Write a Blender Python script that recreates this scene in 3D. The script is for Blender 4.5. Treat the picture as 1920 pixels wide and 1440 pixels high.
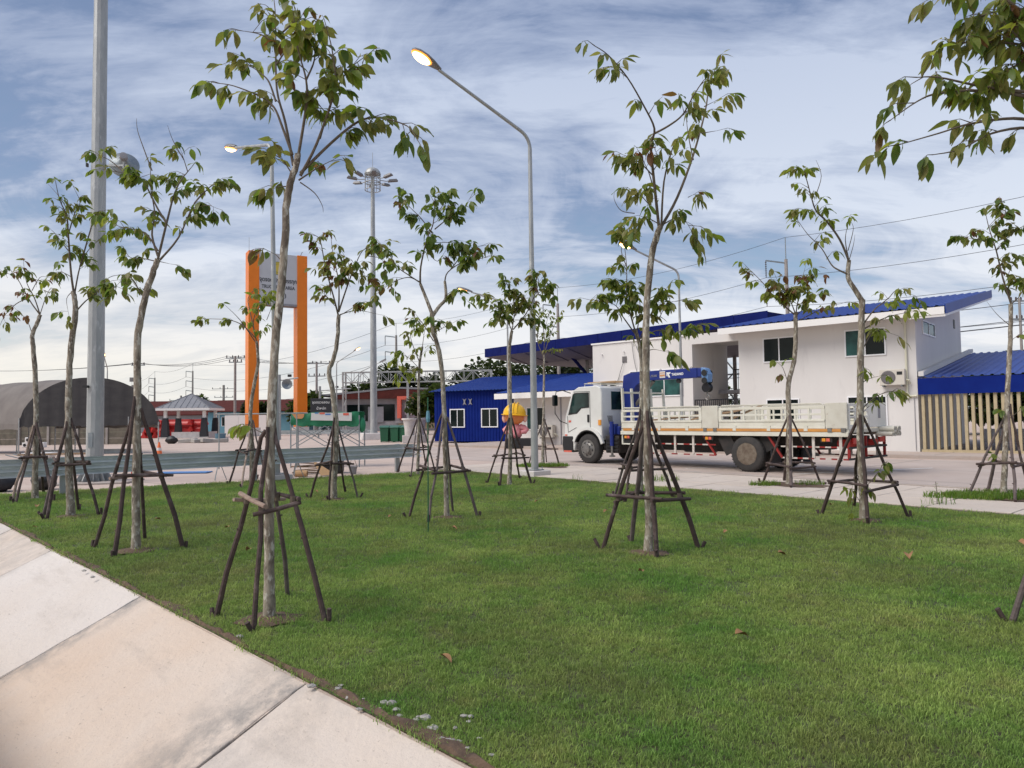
import bpy, bmesh, math, random
from mathutils import Vector, Matrix, Quaternion
R = math.radians
rnd = random.Random(7)
for o in list(bpy.data.objects): bpy.data.objects.remove(o)
sc = bpy.context.scene
C = sc.collection

# ------------------------------------------------------------------ camera
CAM_H, FPX = 1.6, 1331.0
cd = bpy.data.cameras.new('camera'); cam = bpy.data.objects.new('camera', cd); C.objects.link(cam)
CM = Matrix.Rotation(math.pi/2 + R(2.7), 3, 'X') @ Matrix.Rotation(-R(0.8), 3, 'Z')
cam.matrix_world = Matrix.Translation((0, 0, CAM_H)) @ CM.to_4x4()
cd.sensor_fit = 'HORIZONTAL'; cd.sensor_width = 36; cd.lens = 36*FPX/1920
cd.clip_start = .05; cd.clip_end = 6000
sc.camera = cam

# ------------------------------------------------------------------ sky and sun
SUN_EL, SUN_AZ = R(50), R(-112)          # azimuth from +Y, clockwise
w = bpy.data.worlds.new('World'); sc.world = w; w.use_nodes = True
nt = w.node_tree; N = nt.nodes; L = nt.links; N.clear()
def wn(t, **k):
    n = N.new(t)
    for a, v in k.items(): setattr(n, a, v)
    return n
def wmath(op, a, b=None, c=None, clamp=False):
    n = wn('ShaderNodeMath', operation=op, use_clamp=clamp)
    for i, v in enumerate((a, b, c)):
        if v is None: continue
        if isinstance(v, (int, float)): n.inputs[i].default_value = v
        else: L.new(v, n.inputs[i])
    return n.outputs[0]
def wmix(fac, a, b):
    n = wn('ShaderNodeMix', data_type='RGBA')
    for s, v in ((0, fac), (6, a), (7, b)):
        if isinstance(v, (int, float)): n.inputs[s].default_value = v
        elif isinstance(v, tuple): n.inputs[s].default_value = (*v, 1)
        else: L.new(v, n.inputs[s])
    return n.outputs[2]
def wramp(fac, stops):
    n = wn('ShaderNodeValToRGB'); L.new(fac, n.inputs[0]); r = n.color_ramp
    while len(r.elements) < len(stops): r.elements.new(.5)
    for e, (p, c) in zip(r.elements, stops): e.position = p; e.color = (*c, 1) if isinstance(c, tuple) else (c, c, c, 1)
    return n.outputs[0]
tc = wn('ShaderNodeTexCoord')
sp = wn('ShaderNodeSeparateXYZ'); L.new(tc.outputs['Generated'], sp.inputs[0])
zc = wmath('MAXIMUM', sp.outputs[2], 0.0)
den = wmath('ADD', zc, 0.24)
cb = wn('ShaderNodeCombineXYZ')
L.new(wmath('DIVIDE', sp.outputs[0], den), cb.inputs[0]); L.new(wmath('DIVIDE', sp.outputs[1], den), cb.inputs[1])
def wnoise(scale, rot, sx, sy, detail, rough, dist=0.0, off=(0, 0, 0)):
    m = wn('ShaderNodeMapping'); L.new(cb.outputs[0], m.inputs[0])
    m.inputs['Rotation'].default_value = (0, 0, R(rot)); m.inputs['Scale'].default_value = (sx, sy, 1); m.inputs['Location'].default_value = off
    n = wn('ShaderNodeTexNoise'); L.new(m.outputs[0], n.inputs[0])
    n.inputs['Scale'].default_value = scale; n.inputs['Detail'].default_value = detail
    n.inputs['Roughness'].default_value = rough; n.inputs['Distortion'].default_value = dist
    return n.outputs[0]
streak = wnoise(1.15, -66, .62, 1.7, 9, .56, .9, (3.1, 1.7, 0))
puff = wnoise(1.9, -55, .95, 1.3, 10, .62, 1.0, (9.2, 4.4, 0))
soft = wnoise(.75, -60, 1.0, 1.6, 4, .5, .3, (1.2, 7.7, 0))
fine = wnoise(8.0, -78, .6, 2.2, 6, .65, .8, (5.5, 2.2, 0))
cov = wmath('ADD', wmath('ADD', wmath('MULTIPLY', streak, .36), wmath('MULTIPLY', puff, .30)), wmath('ADD', wmath('MULTIPLY', soft, .27), wmath('MULTIPLY', fine, .09)))
sky = wn('ShaderNodeTexSky', sky_type='NISHITA', sun_disc=False)
sky.sun_elevation = SUN_EL; sky.sun_rotation = SUN_AZ; sky.altitude = 20; sky.dust_density = 1.5; sky.ozone_density = 1.5
nish = wn('ShaderNodeVectorMath', operation='SCALE'); L.new(sky.outputs[0], nish.inputs[0]); nish.inputs['Scale'].default_value = .10
gap = wmix(.72, nish.outputs[0], wramp(zc, [(0, (.66, .70, .72)), (.10, (.37, .54, .70)), (.28, (.215, .325, .50)), (.55, (.155, .225, .38)), (1, (.15, .24, .46))]))
cloud_hi = wramp(zc, [(0, (.88, .84, .78)), (.10, (.78, .80, .84)), (.25, (.63, .69, .80)), (.45, (.48, .55, .70)), (1, (.39, .45, .60))])
cloud_lo = wramp(zc, [(0, (.60, .63, .67)), (.12, (.44, .52, .65)), (.30, (.245, .32, .49)), (.5, (.175, .24, .40)), (1, (.18, .245, .42))])
body = wramp(cov, [(.445, 0.0), (.56, 1.0)])
ccol = wmix(body, cloud_lo, cloud_hi)
mask = wramp(cov, [(.39, 0.0), (.48, 1.0)])
skyc = wmix(mask, gap, ccol)
# warm band low in the western sky
west = wmath('MULTIPLY', wmath('SUBTRACT', 1.0, wmath('MULTIPLY', zc, 4.6), clamp=True), wmath('ADD', wmath('MULTIPLY', sp.outputs[0], -.75), .22, clamp=True))
skyc = wmix(wmath('MULTIPLY', west, .95, clamp=True), skyc, (.93, .84, .67))
lift = wmath('MULTIPLY', wmath('SUBTRACT', 1.0, wmath('MULTIPLY', zc, 11.0), clamp=True), .55)
skyc = wmix(lift, skyc, (.74, .77, .78))
bg = wn('ShaderNodeBackground'); L.new(skyc, bg.inputs[0]); bg.inputs[1].default_value = 1.0
wo = wn('ShaderNodeOutputWorld'); L.new(bg.outputs[0], wo.inputs[0])

sl = bpy.data.lights.new('sun', 'SUN'); so = bpy.data.objects.new('sun', sl); C.objects.link(so)
sl.energy = 2.9; sl.angle = R(40); sl.color = (1.0, .935, .865)
sd = Vector((math.sin(SUN_AZ)*math.cos(SUN_EL), math.cos(SUN_AZ)*math.cos(SUN_EL), math.sin(SUN_EL)))
so.rotation_euler = sd.to_track_quat('Z', 'Y').to_euler()
sc.view_settings.view_transform = 'Standard'; sc.view_settings.look = 'None'
sc.view_settings.exposure = 0.16; sc.view_settings.gamma = 1; sc.view_settings.use_curve_mapping = False
sc.render.engine = 'CYCLES'
sc.cycles.use_denoising = True; sc.cycles.max_bounces = 6; sc.cycles.transparent_max_bounces = 4

# ------------------------------------------------------------------ helpers
def ray(px, py): return CM @ Vector(((px-960)/FPX, -(py-720)/FPX, -1))
def gnd(px, py, z=0.0):
    d = ray(px, py); return Vector((0, 0, CAM_H)) + d*((z-CAM_H)/d.z)
def at(px, py, D):
    d = ray(px, py); return Vector((0, 0, CAM_H)) + d*(D/d.y)

def frame_of(d):
    d = d.normalized(); a = Vector((0, 0, 1)) if abs(d.z) < .95 else Vector((1, 0, 0))
    u = d.cross(a).normalized(); return u, u.cross(d).normalized()
class MB:
    def __init__(s): s.v = []; s.f = []
    def add(s, vs, fs):
        b = len(s.v); s.v += [tuple(x) for x in vs]; s.f += [tuple(i+b for i in f) for f in fs]; return s
    def box(s, c, size, rot=None, taper=1.0):
        hx, hy, hz = (x/2 for x in size); vs = []
        for z, t in ((-hz, 1), (hz, taper)):
            for x, y in ((-hx, -hy), (hx, -hy), (hx, hy), (-hx, hy)): vs.append(Vector((x*t, y*t, z)))
        if rot is not None:
            m = rot if isinstance(rot, Matrix) else Matrix.Rotation(rot, 3, 'Z'); vs = [m @ x for x in vs]
        return s.add([x+Vector(c) for x in vs], [(3, 2, 1, 0), (4, 5, 6, 7), (0, 1, 5, 4), (1, 2, 6, 5), (2, 3, 7, 6), (3, 0, 4, 7)])
    def bb(s, a, b): return s.box([(x+y)/2 for x, y in zip(a, b)], [abs(y-x) for x, y in zip(a, b)])
    def bar(s, p, q, wd, ht=None, up=None):
        p, q = Vector(p), Vector(q); d = (q-p); ht = ht or wd; u, v = frame_of(d)
        vs = [e + u*(a*wd/2) + v*(b*ht/2) for e in (p, q) for a, b in ((-1, -1), (1, -1), (1, 1), (-1, 1))]
        return s.add(vs, [(0, 1, 2, 3), (7, 6, 5, 4), (4, 5, 1, 0), (5, 6, 2, 1), (6, 7, 3, 2), (7, 4, 0, 3)])
    def tube(s, pts, rad, n=8, cap=True):
        pts = [Vector(p) for p in pts]; k = len(pts)
        if not isinstance(rad, (list, tuple)): rad = [rad]*k
        vs = []; u = None
        for i, p in enumerate(pts):
            d = (pts[min(i+1, k-1)] - pts[max(i-1, 0)])
            if d.length < 1e-9: d = Vector((0, 0, 1))
            d.normalize()
            if u is None: u, _ = frame_of(d)
            u = (u - d*u.dot(d));
            if u.length < 1e-6: u, _ = frame_of(d)
            u.normalize(); v = d.cross(u)
            for j in range(n):
                a = 2*math.pi*j/n; vs.append(p + u*(math.cos(a)*rad[i]) + v*(math.sin(a)*rad[i]))
        fs = [(i*n+j, i*n+(j+1) % n, (i+1)*n+(j+1) % n, (i+1)*n+j) for i in range(k-1) for j in range(n)]
        if cap: fs += [tuple(range(n-1, -1, -1)), tuple((k-1)*n+j for j in range(n))]
        return s.add(vs, fs)
    def lathe(s, c, prof, n=20, axis=(0, 0, 1), cap=True):
        ax = Vector(axis).normalized(); u, v = frame_of(ax); c = Vector(c); vs = []
        for r_, h in prof:
            for j in range(n):
                a = 2*math.pi*j/n; vs.append(c + ax*h + u*(math.cos(a)*r_) + v*(math.sin(a)*r_))
        k = len(prof); fs = [(i*n+j, i*n+(j+1) % n, (i+1)*n+(j+1) % n, (i+1)*n+j) for i in range(k-1) for j in range(n)]
        if cap: fs += [tuple(range(n-1, -1, -1)), tuple((k-1)*n+j for j in range(n))]
        return s.add(vs, fs)
    def prism(s, poly, d):           # poly: 3-D points of one face, d: extrusion vector
        n = len(poly); d = Vector(d); vs = [Vector(p) for p in poly]; vs += [p+d for p in vs]
        return s.add(vs, [tuple(range(n-1, -1, -1)), tuple(range(n, 2*n))] + [(i, (i+1) % n, n+(i+1) % n, n+i) for i in range(n)])
    def ball(s, c, r, n=12, m=8, sc_=(1, 1, 1)):
        vs = []; fs = []
        for i in range(m+1):
            t = math.pi*i/m
            for j in range(n):
                a = 2*math.pi*j/n
                vs.append(Vector(c)+Vector((r*sc_[0]*math.sin(t)*math.cos(a), r*sc_[1]*math.sin(t)*math.sin(a), -r*sc_[2]*math.cos(t))))
        fs = [(i*n+j, i*n+(j+1) % n, (i+1)*n+(j+1) % n, (i+1)*n+j) for i in range(m) for j in range(n)]
        return s.add(vs, fs)
    def mesh(s, name, m=None, smooth=False, ang=40):
        me = bpy.data.meshes.new(name); me.from_pydata(s.v, [], s.f); 
        bm = bmesh.new(); bm.from_mesh(me); bmesh.ops.remove_doubles(bm, verts=bm.verts, dist=1e-6) if len(s.v) < 4000 else None
        bmesh.ops.recalc_face_normals(bm, faces=bm.faces); bm.to_mesh(me); bm.free()
        if m: me.materials.append(m)
        if smooth:
            me.polygons.foreach_set('use_smooth', [True]*len(me.polygons)); me.set_sharp_from_angle(angle=R(ang))
        return me
    def build(s, name, m, parent=None, smooth=False, bevel=0, ang=40):
        return link(name, s.mesh(name, m, smooth, ang), parent, bevel)
def link(name, me, parent=None, bevel=0):
    o = bpy.data.objects.new(name, me); C.objects.link(o)
    if parent: o.parent = parent
    if bevel:
        b = o.modifiers.new('bevel', 'BEVEL'); b.width = bevel; b.segments = 2; b.limit_method = 'ANGLE'; b.angle_limit = R(35)
    return o
def tag(o, label=None, cat=None, group=None, kind=None):
    for k, v in (('label', label), ('category', cat), ('group', group), ('kind', kind)):
        if v: o[k] = v
    return o
def thing(name, label, cat, loc=(0, 0, 0), rz=0.0, group=None):
    o = bpy.data.objects.new(name, None); C.objects.link(o); o.empty_display_size = .2
    o.location = loc; o.rotation_euler = (0, 0, rz); return tag(o, label, cat, group)
def copy_tree(o, parent=None):
    c = o.copy(); C.objects.link(c); c.parent = parent
    for ch in list(o.children): copy_tree(ch, c)
    return c
def text(s, size, m, parent, loc, rot, name='lettering', depth=.004, align='CENTER', shear=0, sx=1.0, bold=0):
    cu = bpy.data.curves.new(name, 'FONT'); cu.body = s; cu.size = size; cu.extrude = depth; cu.align_x = align; cu.align_y = 'CENTER'
    cu.shear = shear; cu.offset = bold
    cu.materials.append(m); tmp = bpy.data.objects.new('text_source', cu); C.objects.link(tmp)
    me = bpy.data.meshes.new_from_object(tmp.evaluated_get(bpy.context.evaluated_depsgraph_get())); bpy.data.objects.remove(tmp); me.name = name
    o = bpy.data.objects.new(name, me); C.objects.link(o); o.parent = parent
    o.location = loc; o.rotation_euler = rot; o.scale = (sx, 1, 1); return o

# ------------------------------------------------------------------ materials
def mat(name, c, c2=None, scale=4.0, rough=.6, metal=0.0, bump=0.0, bscale=None, detail=6, stops=(.35, .65), coords='Object', stretch=None, spec=.5, c3=None, s3=20.0, st3=(.58, .72), emit=None, estr=0):
    m = bpy.data.materials.new(name); m.use_nodes = True; t = m.node_tree; n = t.nodes; l = t.links
    p = n['Principled BSDF']; p.inputs['Roughness'].default_value = rough; p.inputs['Metallic'].default_value = metal
    p.inputs['Specular IOR Level'].default_value = spec
    p.inputs['Base Color'].default_value = (*c, 1)
    if c2 or bump or c3:
        if coords == 'World':
            g = n.new('ShaderNodeNewGeometry'); src = g.outputs['Position']
        else:
            g = n.new('ShaderNodeTexCoord'); src = g.outputs['Object']
        if stretch:
            mp = n.new('ShaderNodeMapping'); l.new(src, mp.inputs[0]); mp.inputs['Scale'].default_value = stretch; src = mp.outputs[0]
    col = None
    def noise(sc_, d=detail):
        a = n.new('ShaderNodeTexNoise'); l.new(src, a.inputs[0]); a.inputs['Scale'].default_value = sc_; a.inputs['Detail'].default_value = d; a.inputs['Roughness'].default_value = .6
        return a.outputs[0]
    def ramp(f, st):
        a = n.new('ShaderNodeMapRange'); l.new(f, a.inputs[0]); a.inputs[1].default_value = st[0]; a.inputs[2].default_value = st[1]; return a.outputs[0]
    def mix(f, a, b):
        x = n.new('ShaderNodeMix'); x.data_type = 'RGBA'; l.new(f, x.inputs[0])
        for i, v in ((6, a), (7, b)):
            if isinstance(v, tuple): x.inputs[i].default_value = (*v, 1)
            else: l.new(v, x.inputs[i])
        return x.outputs[2]
    if c2: col = mix(ramp(noise(scale), stops), c, c2)
    if c3: col = mix(ramp(noise(s3), st3), col or c, c3)
    if col is not None: l.new(col, p.inputs['Base Color'])
    if bump:
        b = n.new('ShaderNodeBump'); b.inputs['Strength'].default_value = bump; b.inputs['Distance'].default_value = .02
        l.new(noise(bscale or scale*4), b.inputs['Height']); l.new(b.outputs[0], p.inputs['Normal'])
    if emit:
        p.inputs['Emission Color'].default_value = (*emit, 1); p.inputs['Emission Strength'].default_value = estr
    return m
def mat_leaf(name, a, b, c):
    m = bpy.data.materials.new(name); m.use_nodes = True; t = m.node_tree; n = t.nodes; l = t.links; n.clear()
    oi = n.new('ShaderNodeObjectInfo'); g = n.new('ShaderNodeNewGeometry')
    ad = n.new('ShaderNodeMath'); l.new(oi.outputs['Random'], ad.inputs[0]); l.new(g.outputs['Random Per Island'], ad.inputs[1])
    fr = n.new('ShaderNodeMath'); fr.operation = 'FRACT'; l.new(ad.outputs[0], fr.inputs[0])
    r = n.new('ShaderNodeValToRGB'); l.new(fr.outputs[0], r.inputs[0]); e = r.color_ramp.elements
    e[0].color = (*a, 1); e[1].color = (*c, 1); e[1].position = .95; x = e.new(.5); x.color = (*b, 1)
    tcn = n.new('ShaderNodeTexCoord'); nz = n.new('ShaderNodeTexNoise'); nz.inputs['Scale'].default_value = 22; l.new(tcn.outputs['Object'], nz.inputs[0])
    mr = n.new('ShaderNodeMapRange'); l.new(nz.outputs[0], mr.inputs[0]); mr.inputs[1].default_value = .52; mr.inputs[2].default_value = .70; mr.inputs[4].default_value = .55
    mx = n.new('ShaderNodeMix'); mx.data_type = 'RGBA'; l.new(mr.outputs[0], mx.inputs[0]); l.new(r.outputs[0], mx.inputs[6]); mx.inputs[7].default_value = (.17, .105, .045, 1)
    p = n.new('ShaderNodeBsdfPrincipled'); p.inputs['Roughness'].default_value = .45; p.inputs['Specular IOR Level'].default_value = .35; l.new(mx.outputs[2], p.inputs['Base Color'])
    tr = n.new('ShaderNodeBsdfTranslucent'); hs = n.new('ShaderNodeHueSaturation'); hs.inputs['Value'].default_value = 1.6; hs.inputs['Saturation'].default_value = 1.1
    l.new(mx.outputs[2], hs.inputs['Color']); l.new(hs.outputs[0], tr.inputs[0])
    ms = n.new('ShaderNodeMixShader'); ms.inputs[0].default_value = .5; l.new(p.outputs[0], ms.inputs[1]); l.new(tr.outputs[0], ms.inputs[2])
    o = n.new('ShaderNodeOutputMaterial'); l.new(ms.outputs[0], o.inputs[0]); return m
def mat_grass(name, blade):
    m = bpy.data.materials.new(name); m.use_nodes = True; t = m.node_tree; n = t.nodes; l = t.links; p = n['Principled BSDF']
    g = n.new('ShaderNodeNewGeometry')
    def nz(s, d, st):
        a = n.new('ShaderNodeTexNoise'); l.new(g.outputs['Position'], a.inputs[0]); a.inputs['Scale'].default_value = s; a.inputs['Detail'].default_value = d; a.inputs['Roughness'].default_value = .65
        r = n.new('ShaderNodeMapRange'); l.new(a.outputs[0], r.inputs[0]); r.inputs[1].default_value, r.inputs[2].default_value = st; return r.outputs[0]
    def mx(f, a, b):
        x = n.new('ShaderNodeMix'); x.data_type = 'RGBA'; l.new(f, x.inputs[0])
        for i, v in ((6, a), (7, b)):
            if isinstance(v, tuple): x.inputs[i].default_value = (*v, 1)
            else: l.new(v, x.inputs[i])
        return x.outputs[2]
    col = mx(nz(.55, 6, (.40, .60)), (.165, .305, .062), (.345, .430, .118))
    col = mx(nz(.9, 7, (.48, .66)), col, (.25, .31, .085)); col = mx(nz(.33, 5, (.50, .66)), col, (.225, .255, .085)); col = mx(nz(2.3, 6, (.56, .76)), col, (.36, .36, .13))
    col = mx(nz(7, 4, (.62, .80)), col, (.15, .25, .046))
    if blade:
        oi = n.new('ShaderNodeObjectInfo'); hs = n.new('ShaderNodeHueSaturation'); l.new(col, hs.inputs['Color'])
        ad = n.new('ShaderNodeMath'); l.new(oi.outputs['Random'], ad.inputs[0]); l.new(g.outputs['Random Per Island'], ad.inputs[1])
        fr = n.new('ShaderNodeMath'); fr.operation = 'FRACT'; l.new(ad.outputs[0], fr.inputs[0])
        mr = n.new('ShaderNodeMapRange'); l.new(fr.outputs[0], mr.inputs[0]); mr.inputs[3].default_value = .7; mr.inputs[4].default_value = 1.45; l.new(mr.outputs[0], hs.inputs['Value'])
        col = hs.outputs[0]
    else:
        col = mx(nz(30, 4, (.40, .62)), col, (.10, .085, .045)); dk = n.new('ShaderNodeHueSaturation'); dk.inputs['Value'].default_value = .42; l.new(col, dk.inputs['Color']); col = dk.outputs[0]  # ground darkened in colour to stand in for shade between blades
    l.new(col, p.inputs['Base Color']); p.inputs['Roughness'].default_value = .6; p.inputs['Specular IOR Level'].default_value = .25
    if blade:
        tr = n.new('ShaderNodeBsdfTranslucent'); l.new(col, tr.inputs[0]); ms = n.new('ShaderNodeMixShader'); ms.inputs[0].default_value = .4; l.new(p.outputs[0], ms.inputs[1]); l.new(tr.outputs[0], ms.inputs[2]); l.new(ms.outputs[0], n['Material Output'].inputs[0])
    if not blade:
        b = n.new('ShaderNodeBump'); b.inputs['Strength'].default_value = .5; b.inputs['Distance'].default_value = .02; a = n.new('ShaderNodeTexNoise'); a.inputs['Scale'].default_value = 60; l.new(g.outputs['Position'], a.inputs[0]); l.new(a.outputs[0], b.inputs['Height']); l.new(b.outputs[0], p.inputs['Normal'])
    return m
def mat_concrete(name, base, warm, dark, joint=None, ang=0.0, streak=1.0):
    """poured concrete: cloudy tone, stains, streaks, optional saw-cut joints in world space"""
    m = bpy.data.materials.new(name); m.use_nodes = True; t = m.node_tree; n = t.nodes; l = t.links; p = n['Principled BSDF']
    g = n.new('ShaderNodeNewGeometry')
    mp = n.new('ShaderNodeMapping'); l.new(g.outputs['Position'], mp.inputs[0]); mp.inputs['Rotation'].default_value = (0, 0, ang)
    ms = n.new('ShaderNodeMapping'); l.new(mp.outputs[0], ms.inputs[0]); ms.inputs['Scale'].default_value = (1, 5, 1)
    def nz(src, s, d, st, r_=.6):
        a = n.new('ShaderNodeTexNoise'); l.new(src, a.inputs[0]); a.inputs['Scale'].default_value = s; a.inputs['Detail'].default_value = d; a.inputs['Roughness'].default_value = r_
        r = n.new('ShaderNodeMapRange'); l.new(a.outputs[0], r.inputs[0]); r.inputs[1].default_value, r.inputs[2].default_value = st; return r.outputs[0], a.outputs[0]
    def mx(f, a, b, k=1.0):
        x = n.new('ShaderNodeMix'); x.data_type = 'RGBA'
        if k != 1.0:
            q = n.new('ShaderNodeMath'); q.operation = 'MULTIPLY'; q.inputs[1].default_value = k; l.new(f, q.inputs[0]); f = q.outputs[0]
        l.new(f, x.inputs[0])
        for i, v in ((6, a), (7, b)):
            if isinstance(v, tuple): x.inputs[i].default_value = (*v, 1)
            else: l.new(v, x.inputs[i])
        return x.outputs[2]
    pos = mp.outputs[0]
    col = mx(nz(pos, .55, 8, (.30, .70))[0], base, warm)
    col = mx(nz(ms.outputs[0], .7, 8, (.54, .85), .7)[0], col, dark, .55*streak)
    f, raw = nz(pos, 14, 8, (.60, .75), .7); col = mx(f, col, dark, .45)
    f, _ = nz(pos, 38, 4, (.66, .74)); col = mx(f, col, tuple(x*.6 for x in dark), .7); f, _ = nz(ms.outputs[0], 5, 9, (.62, .70), .75); col = mx(f, col, tuple(x*.7 for x in dark), .55*streak)
    if joint:
        se = n.new('ShaderNodeSeparateXYZ'); l.new(pos, se.inputs[0])
        for i, st in enumerate(joint):
            a = n.new('ShaderNodeMath'); a.operation = 'PINGPONG'; l.new(se.outputs[i], a.inputs[0]); a.inputs[1].default_value = st/2
            r = n.new('ShaderNodeMapRange'); l.new(a.outputs[0], r.inputs[0]); r.inputs[1].default_value = .012; r.inputs[2].default_value = .03; r.inputs[3].default_value = .75; r.inputs[4].default_value = 0
            col = mx(r.outputs[0], col, tuple(x*.45 for x in dark))
    l.new(col, p.inputs['Base Color']); p.inputs['Roughness'].default_value = .8; p.inputs['Specular IOR Level'].default_value = .3
    b = n.new('ShaderNodeBump'); b.inputs['Strength'].default_value = .6; b.inputs['Distance'].default_value = .03; l.new(raw, b.inputs['Height']); l.new(b.outputs[0], p.inputs['Normal'])
    return m
M = {}
M['leaf_deep'] = mat_leaf('leaf_deep', (.070, .122, .024), (.110, .172, .034), (.175, .220, .050))
M['leaf_olive'] = mat_leaf('leaf_olive', (.115, .140, .034), (.172, .195, .050), (.240, .225, .072))
M['leaf_light'] = mat_leaf('leaf_light', (.150, .210, .032), (.215, .275, .045), (.275, .300, .062))
M['leaf_red'] = mat_leaf('leaf_red', (.110, .045, .025), (.150, .070, .032), (.140, .095, .030))
M['bark'] = mat('bark', (.33, .285, .22), (.135, .105, .078), 13, .9, bump=.5, bscale=60, stretch=(1, 1, .4), stops=(.40, .60), c3=(.50, .465, .39), s3=24, st3=(.53, .62))
M['twig'] = mat('twig', (.10, .075, .05), (.15, .12, .09), 20, .85)
M['stake'] = mat('stake', (.085, .055, .047), (.045, .029, .025), 8, .85, bump=.4, bscale=50, c3=(.17, .13, .12), s3=6, st3=(.55, .72)); M['stake_grey'] = mat('stake_grey', (.16, .125, .12), (.09, .068, .062), 8, .85, bump=.4, bscale=50)
M['stake_pale'] = mat('stake_pale', (.36, .28, .22), (.20, .13, .10), 8, .85, bump=.3)
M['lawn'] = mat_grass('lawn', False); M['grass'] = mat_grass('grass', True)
M['soil'] = mat('soil', (.15, .095, .062), (.085, .055, .036), 9, .95, bump=.8, bscale=40, coords='World')
M['rubble'] = mat('rubble', (.42, .40, .37), (.28, .26, .24), 30, .9, bump=.5)
M['apron'] = mat_concrete('apron', (.64, .565, .51), (.58, .465, .375), (.28, .245, .215), ang=R(45), streak=1.25)
M['yard'] = mat_concrete('yard', (.57, .465, .395), (.50, .385, .32), (.29, .23, .195), joint=(9.0, 4.5), ang=R(38), streak=1.2)
M['road'] = mat_concrete('road', (.51, .43, .38), (.43, .35, .30), (.22, .19, .165), joint=(9.0, 3.6), ang=R(49), streak=1.2)
M['slab'] = mat_concrete('slab', (.62, .54, .465), (.54, .455, .375), (.36, .30, .255), ang=R(49))
M['kerb'] = mat_concrete('kerb', (.40, .36, .33), (.38, .30, .25), (.22, .19, .17))
M['mortar'] = mat('mortar', (.20, .17, .15))
M['terrain'] = mat('terrain', (.10, .13, .045), (.20, .17, .10), .2, .95, coords='World')
M['galv'] = mat('galv', (.42, .43, .42), (.29, .30, .30), 3, .5, .35, bump=.05, bscale=30, stretch=(1, 1, .3), c3=(.52, .53, .52), s3=9)
M['galv_dark'] = mat('galv_dark', (.22, .25, .27), (.30, .33, .34), 6, .5, .6)
M['rail'] = mat('rail', (.74, .77, .76), (.60, .63, .63), 2, .32, .45, stretch=(1, 1, 3))
M['lampshell'] = mat('lampshell', (.17, .165, .165), rough=.45, metal=.2)
M['lampglow'] = mat('lampglow', (.9, .6, .3), emit=(1.0, .64, .24), estr=8); M['edgeglow'] = mat('edgeglow', (.8, .4, .1), emit=(1.0, .36, .04), estr=1.3)  # second emission imitates the orange glow at the edge of the glass
M['lampglass'] = mat('lampglass', (.55, .57, .58), rough=.2)
M['white'] = mat('white', (.70, .675, .645), (.655, .63, .60), .8, .8, coords='World', c3=(.56, .53, .515), s3=2.5, st3=(.60, .85), stretch=(1, 1, .25), spec=.25)
M['whitetrim'] = mat('whitetrim', (.78, .76, .73), rough=.6)
M['frame_white'] = mat('frame_white', (.80, .80, .80), rough=.4)
M['glass'] = mat('glass', (.006, .011, .011), rough=.08, spec=.22)
M['glass_teal'] = mat('glass_teal', (.028, .105, .095), (.008, .03, .03), 1.5, .08, spec=.25)
M['blue_roof'] = mat('blue_roof', (.016, .048, .25), (.022, .062, .29), 2, .5, spec=.3)
M['blue_wall'] = mat('blue_wall', (.002, .013, .145), (.003, .018, .17), 2, .6, spec=.12)
M['navy'] = mat('navy', (.003, .008, .085), (.005, .012, .11), 2, .6, spec=.1)
M['soffit'] = mat('soffit', (.13, .11, .14), (.09, .075, .11), 1.5, .6)
M['cream'] = mat('cream', (.47, .385, .235), (.42, .34, .205), 5, .6)
M['grey_paint'] = mat('grey_paint', (.26, .26, .28), (.22, .22, .24), 2, .7)
M['greywall'] = mat('greywall', (.30, .295, .31), (.25, .245, .26), 1, .8)
M['black'] = mat('black', (.012, .012, .013), rough=.5)
M['black_metal'] = mat('black_metal', (.014, .014, .018), rough=.4, metal=.3)
M['rubber'] = mat('rubber', (.030, .029, .028), (.048, .043, .040), 6, .85, bump=.1)
M['truck_white'] = mat('truck_white', (.74, .74, .70), (.66, .66, .62), 1.5, .28, spec=.6)
M['bed_cream'] = mat('bed_cream', (.68, .665, .58), (.60, .575, .48), 2.2, .6, c3=(.30, .20, .13), s3=9, st3=(.68, .78), bump=.1, spec=.3)
M['plate_cream'] = mat('plate_cream', (.60, .58, .50), (.52, .49, .41), 3, .65, c3=(.28, .18, .12), s3=12, st3=(.66, .76), bump=.15, spec=.3)
M['chassis'] = mat('chassis', (.020, .019, .019), (.040, .032, .028), 5, .8)
M['orange_strip'] = mat('orange_strip', (.62, .28, .06), (.50, .22, .06), 3, .5)
M['crane_blue'] = mat('crane_blue', (.012, .026, .17), (.018, .036, .21), 2, .4, spec=.3)
M['crane_light'] = mat('crane_light', (.12, .24, .45), rough=.4)
M['steel'] = mat('steel', (.26, .25, .23), (.16, .15, .14), 9, .5, .5)
M['rim_rust'] = mat('rim_rust', (.20, .165, .125), (.12, .085, .06), 9, .7, .2)
M['glass_cab'] = mat('glass_cab', (.022, .050, .046), (.008, .018, .018), 3, .06, spec=.35)
M['red'] = mat('red', (.50, .025, .02), (.42, .02, .018), 3, .45)
M['redwhite_red'] = mat('redwhite_red', (.30, .028, .026), (.22, .03, .026), 9, .65, spec=.2)
M['redwhite_white'] = mat('redwhite_white', (.60, .56, .51), (.48, .43, .38), 9, .65)
M['amber'] = mat('amber', (.75, .30, .03), rough=.3)
M['pylon'] = mat('pylon', (.78, .205, .012), (.72, .18, .010), .8, .35, spec=.3)
M['panel_grey'] = mat('panel_grey', (.50, .51, .53), (.46, .47, .49), .6, .4)
M['gold'] = mat('gold', (.55, .42, .05), rough=.4); M['gold_dark'] = mat('gold_dark', (.22, .20, .03), rough=.4)
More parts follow.
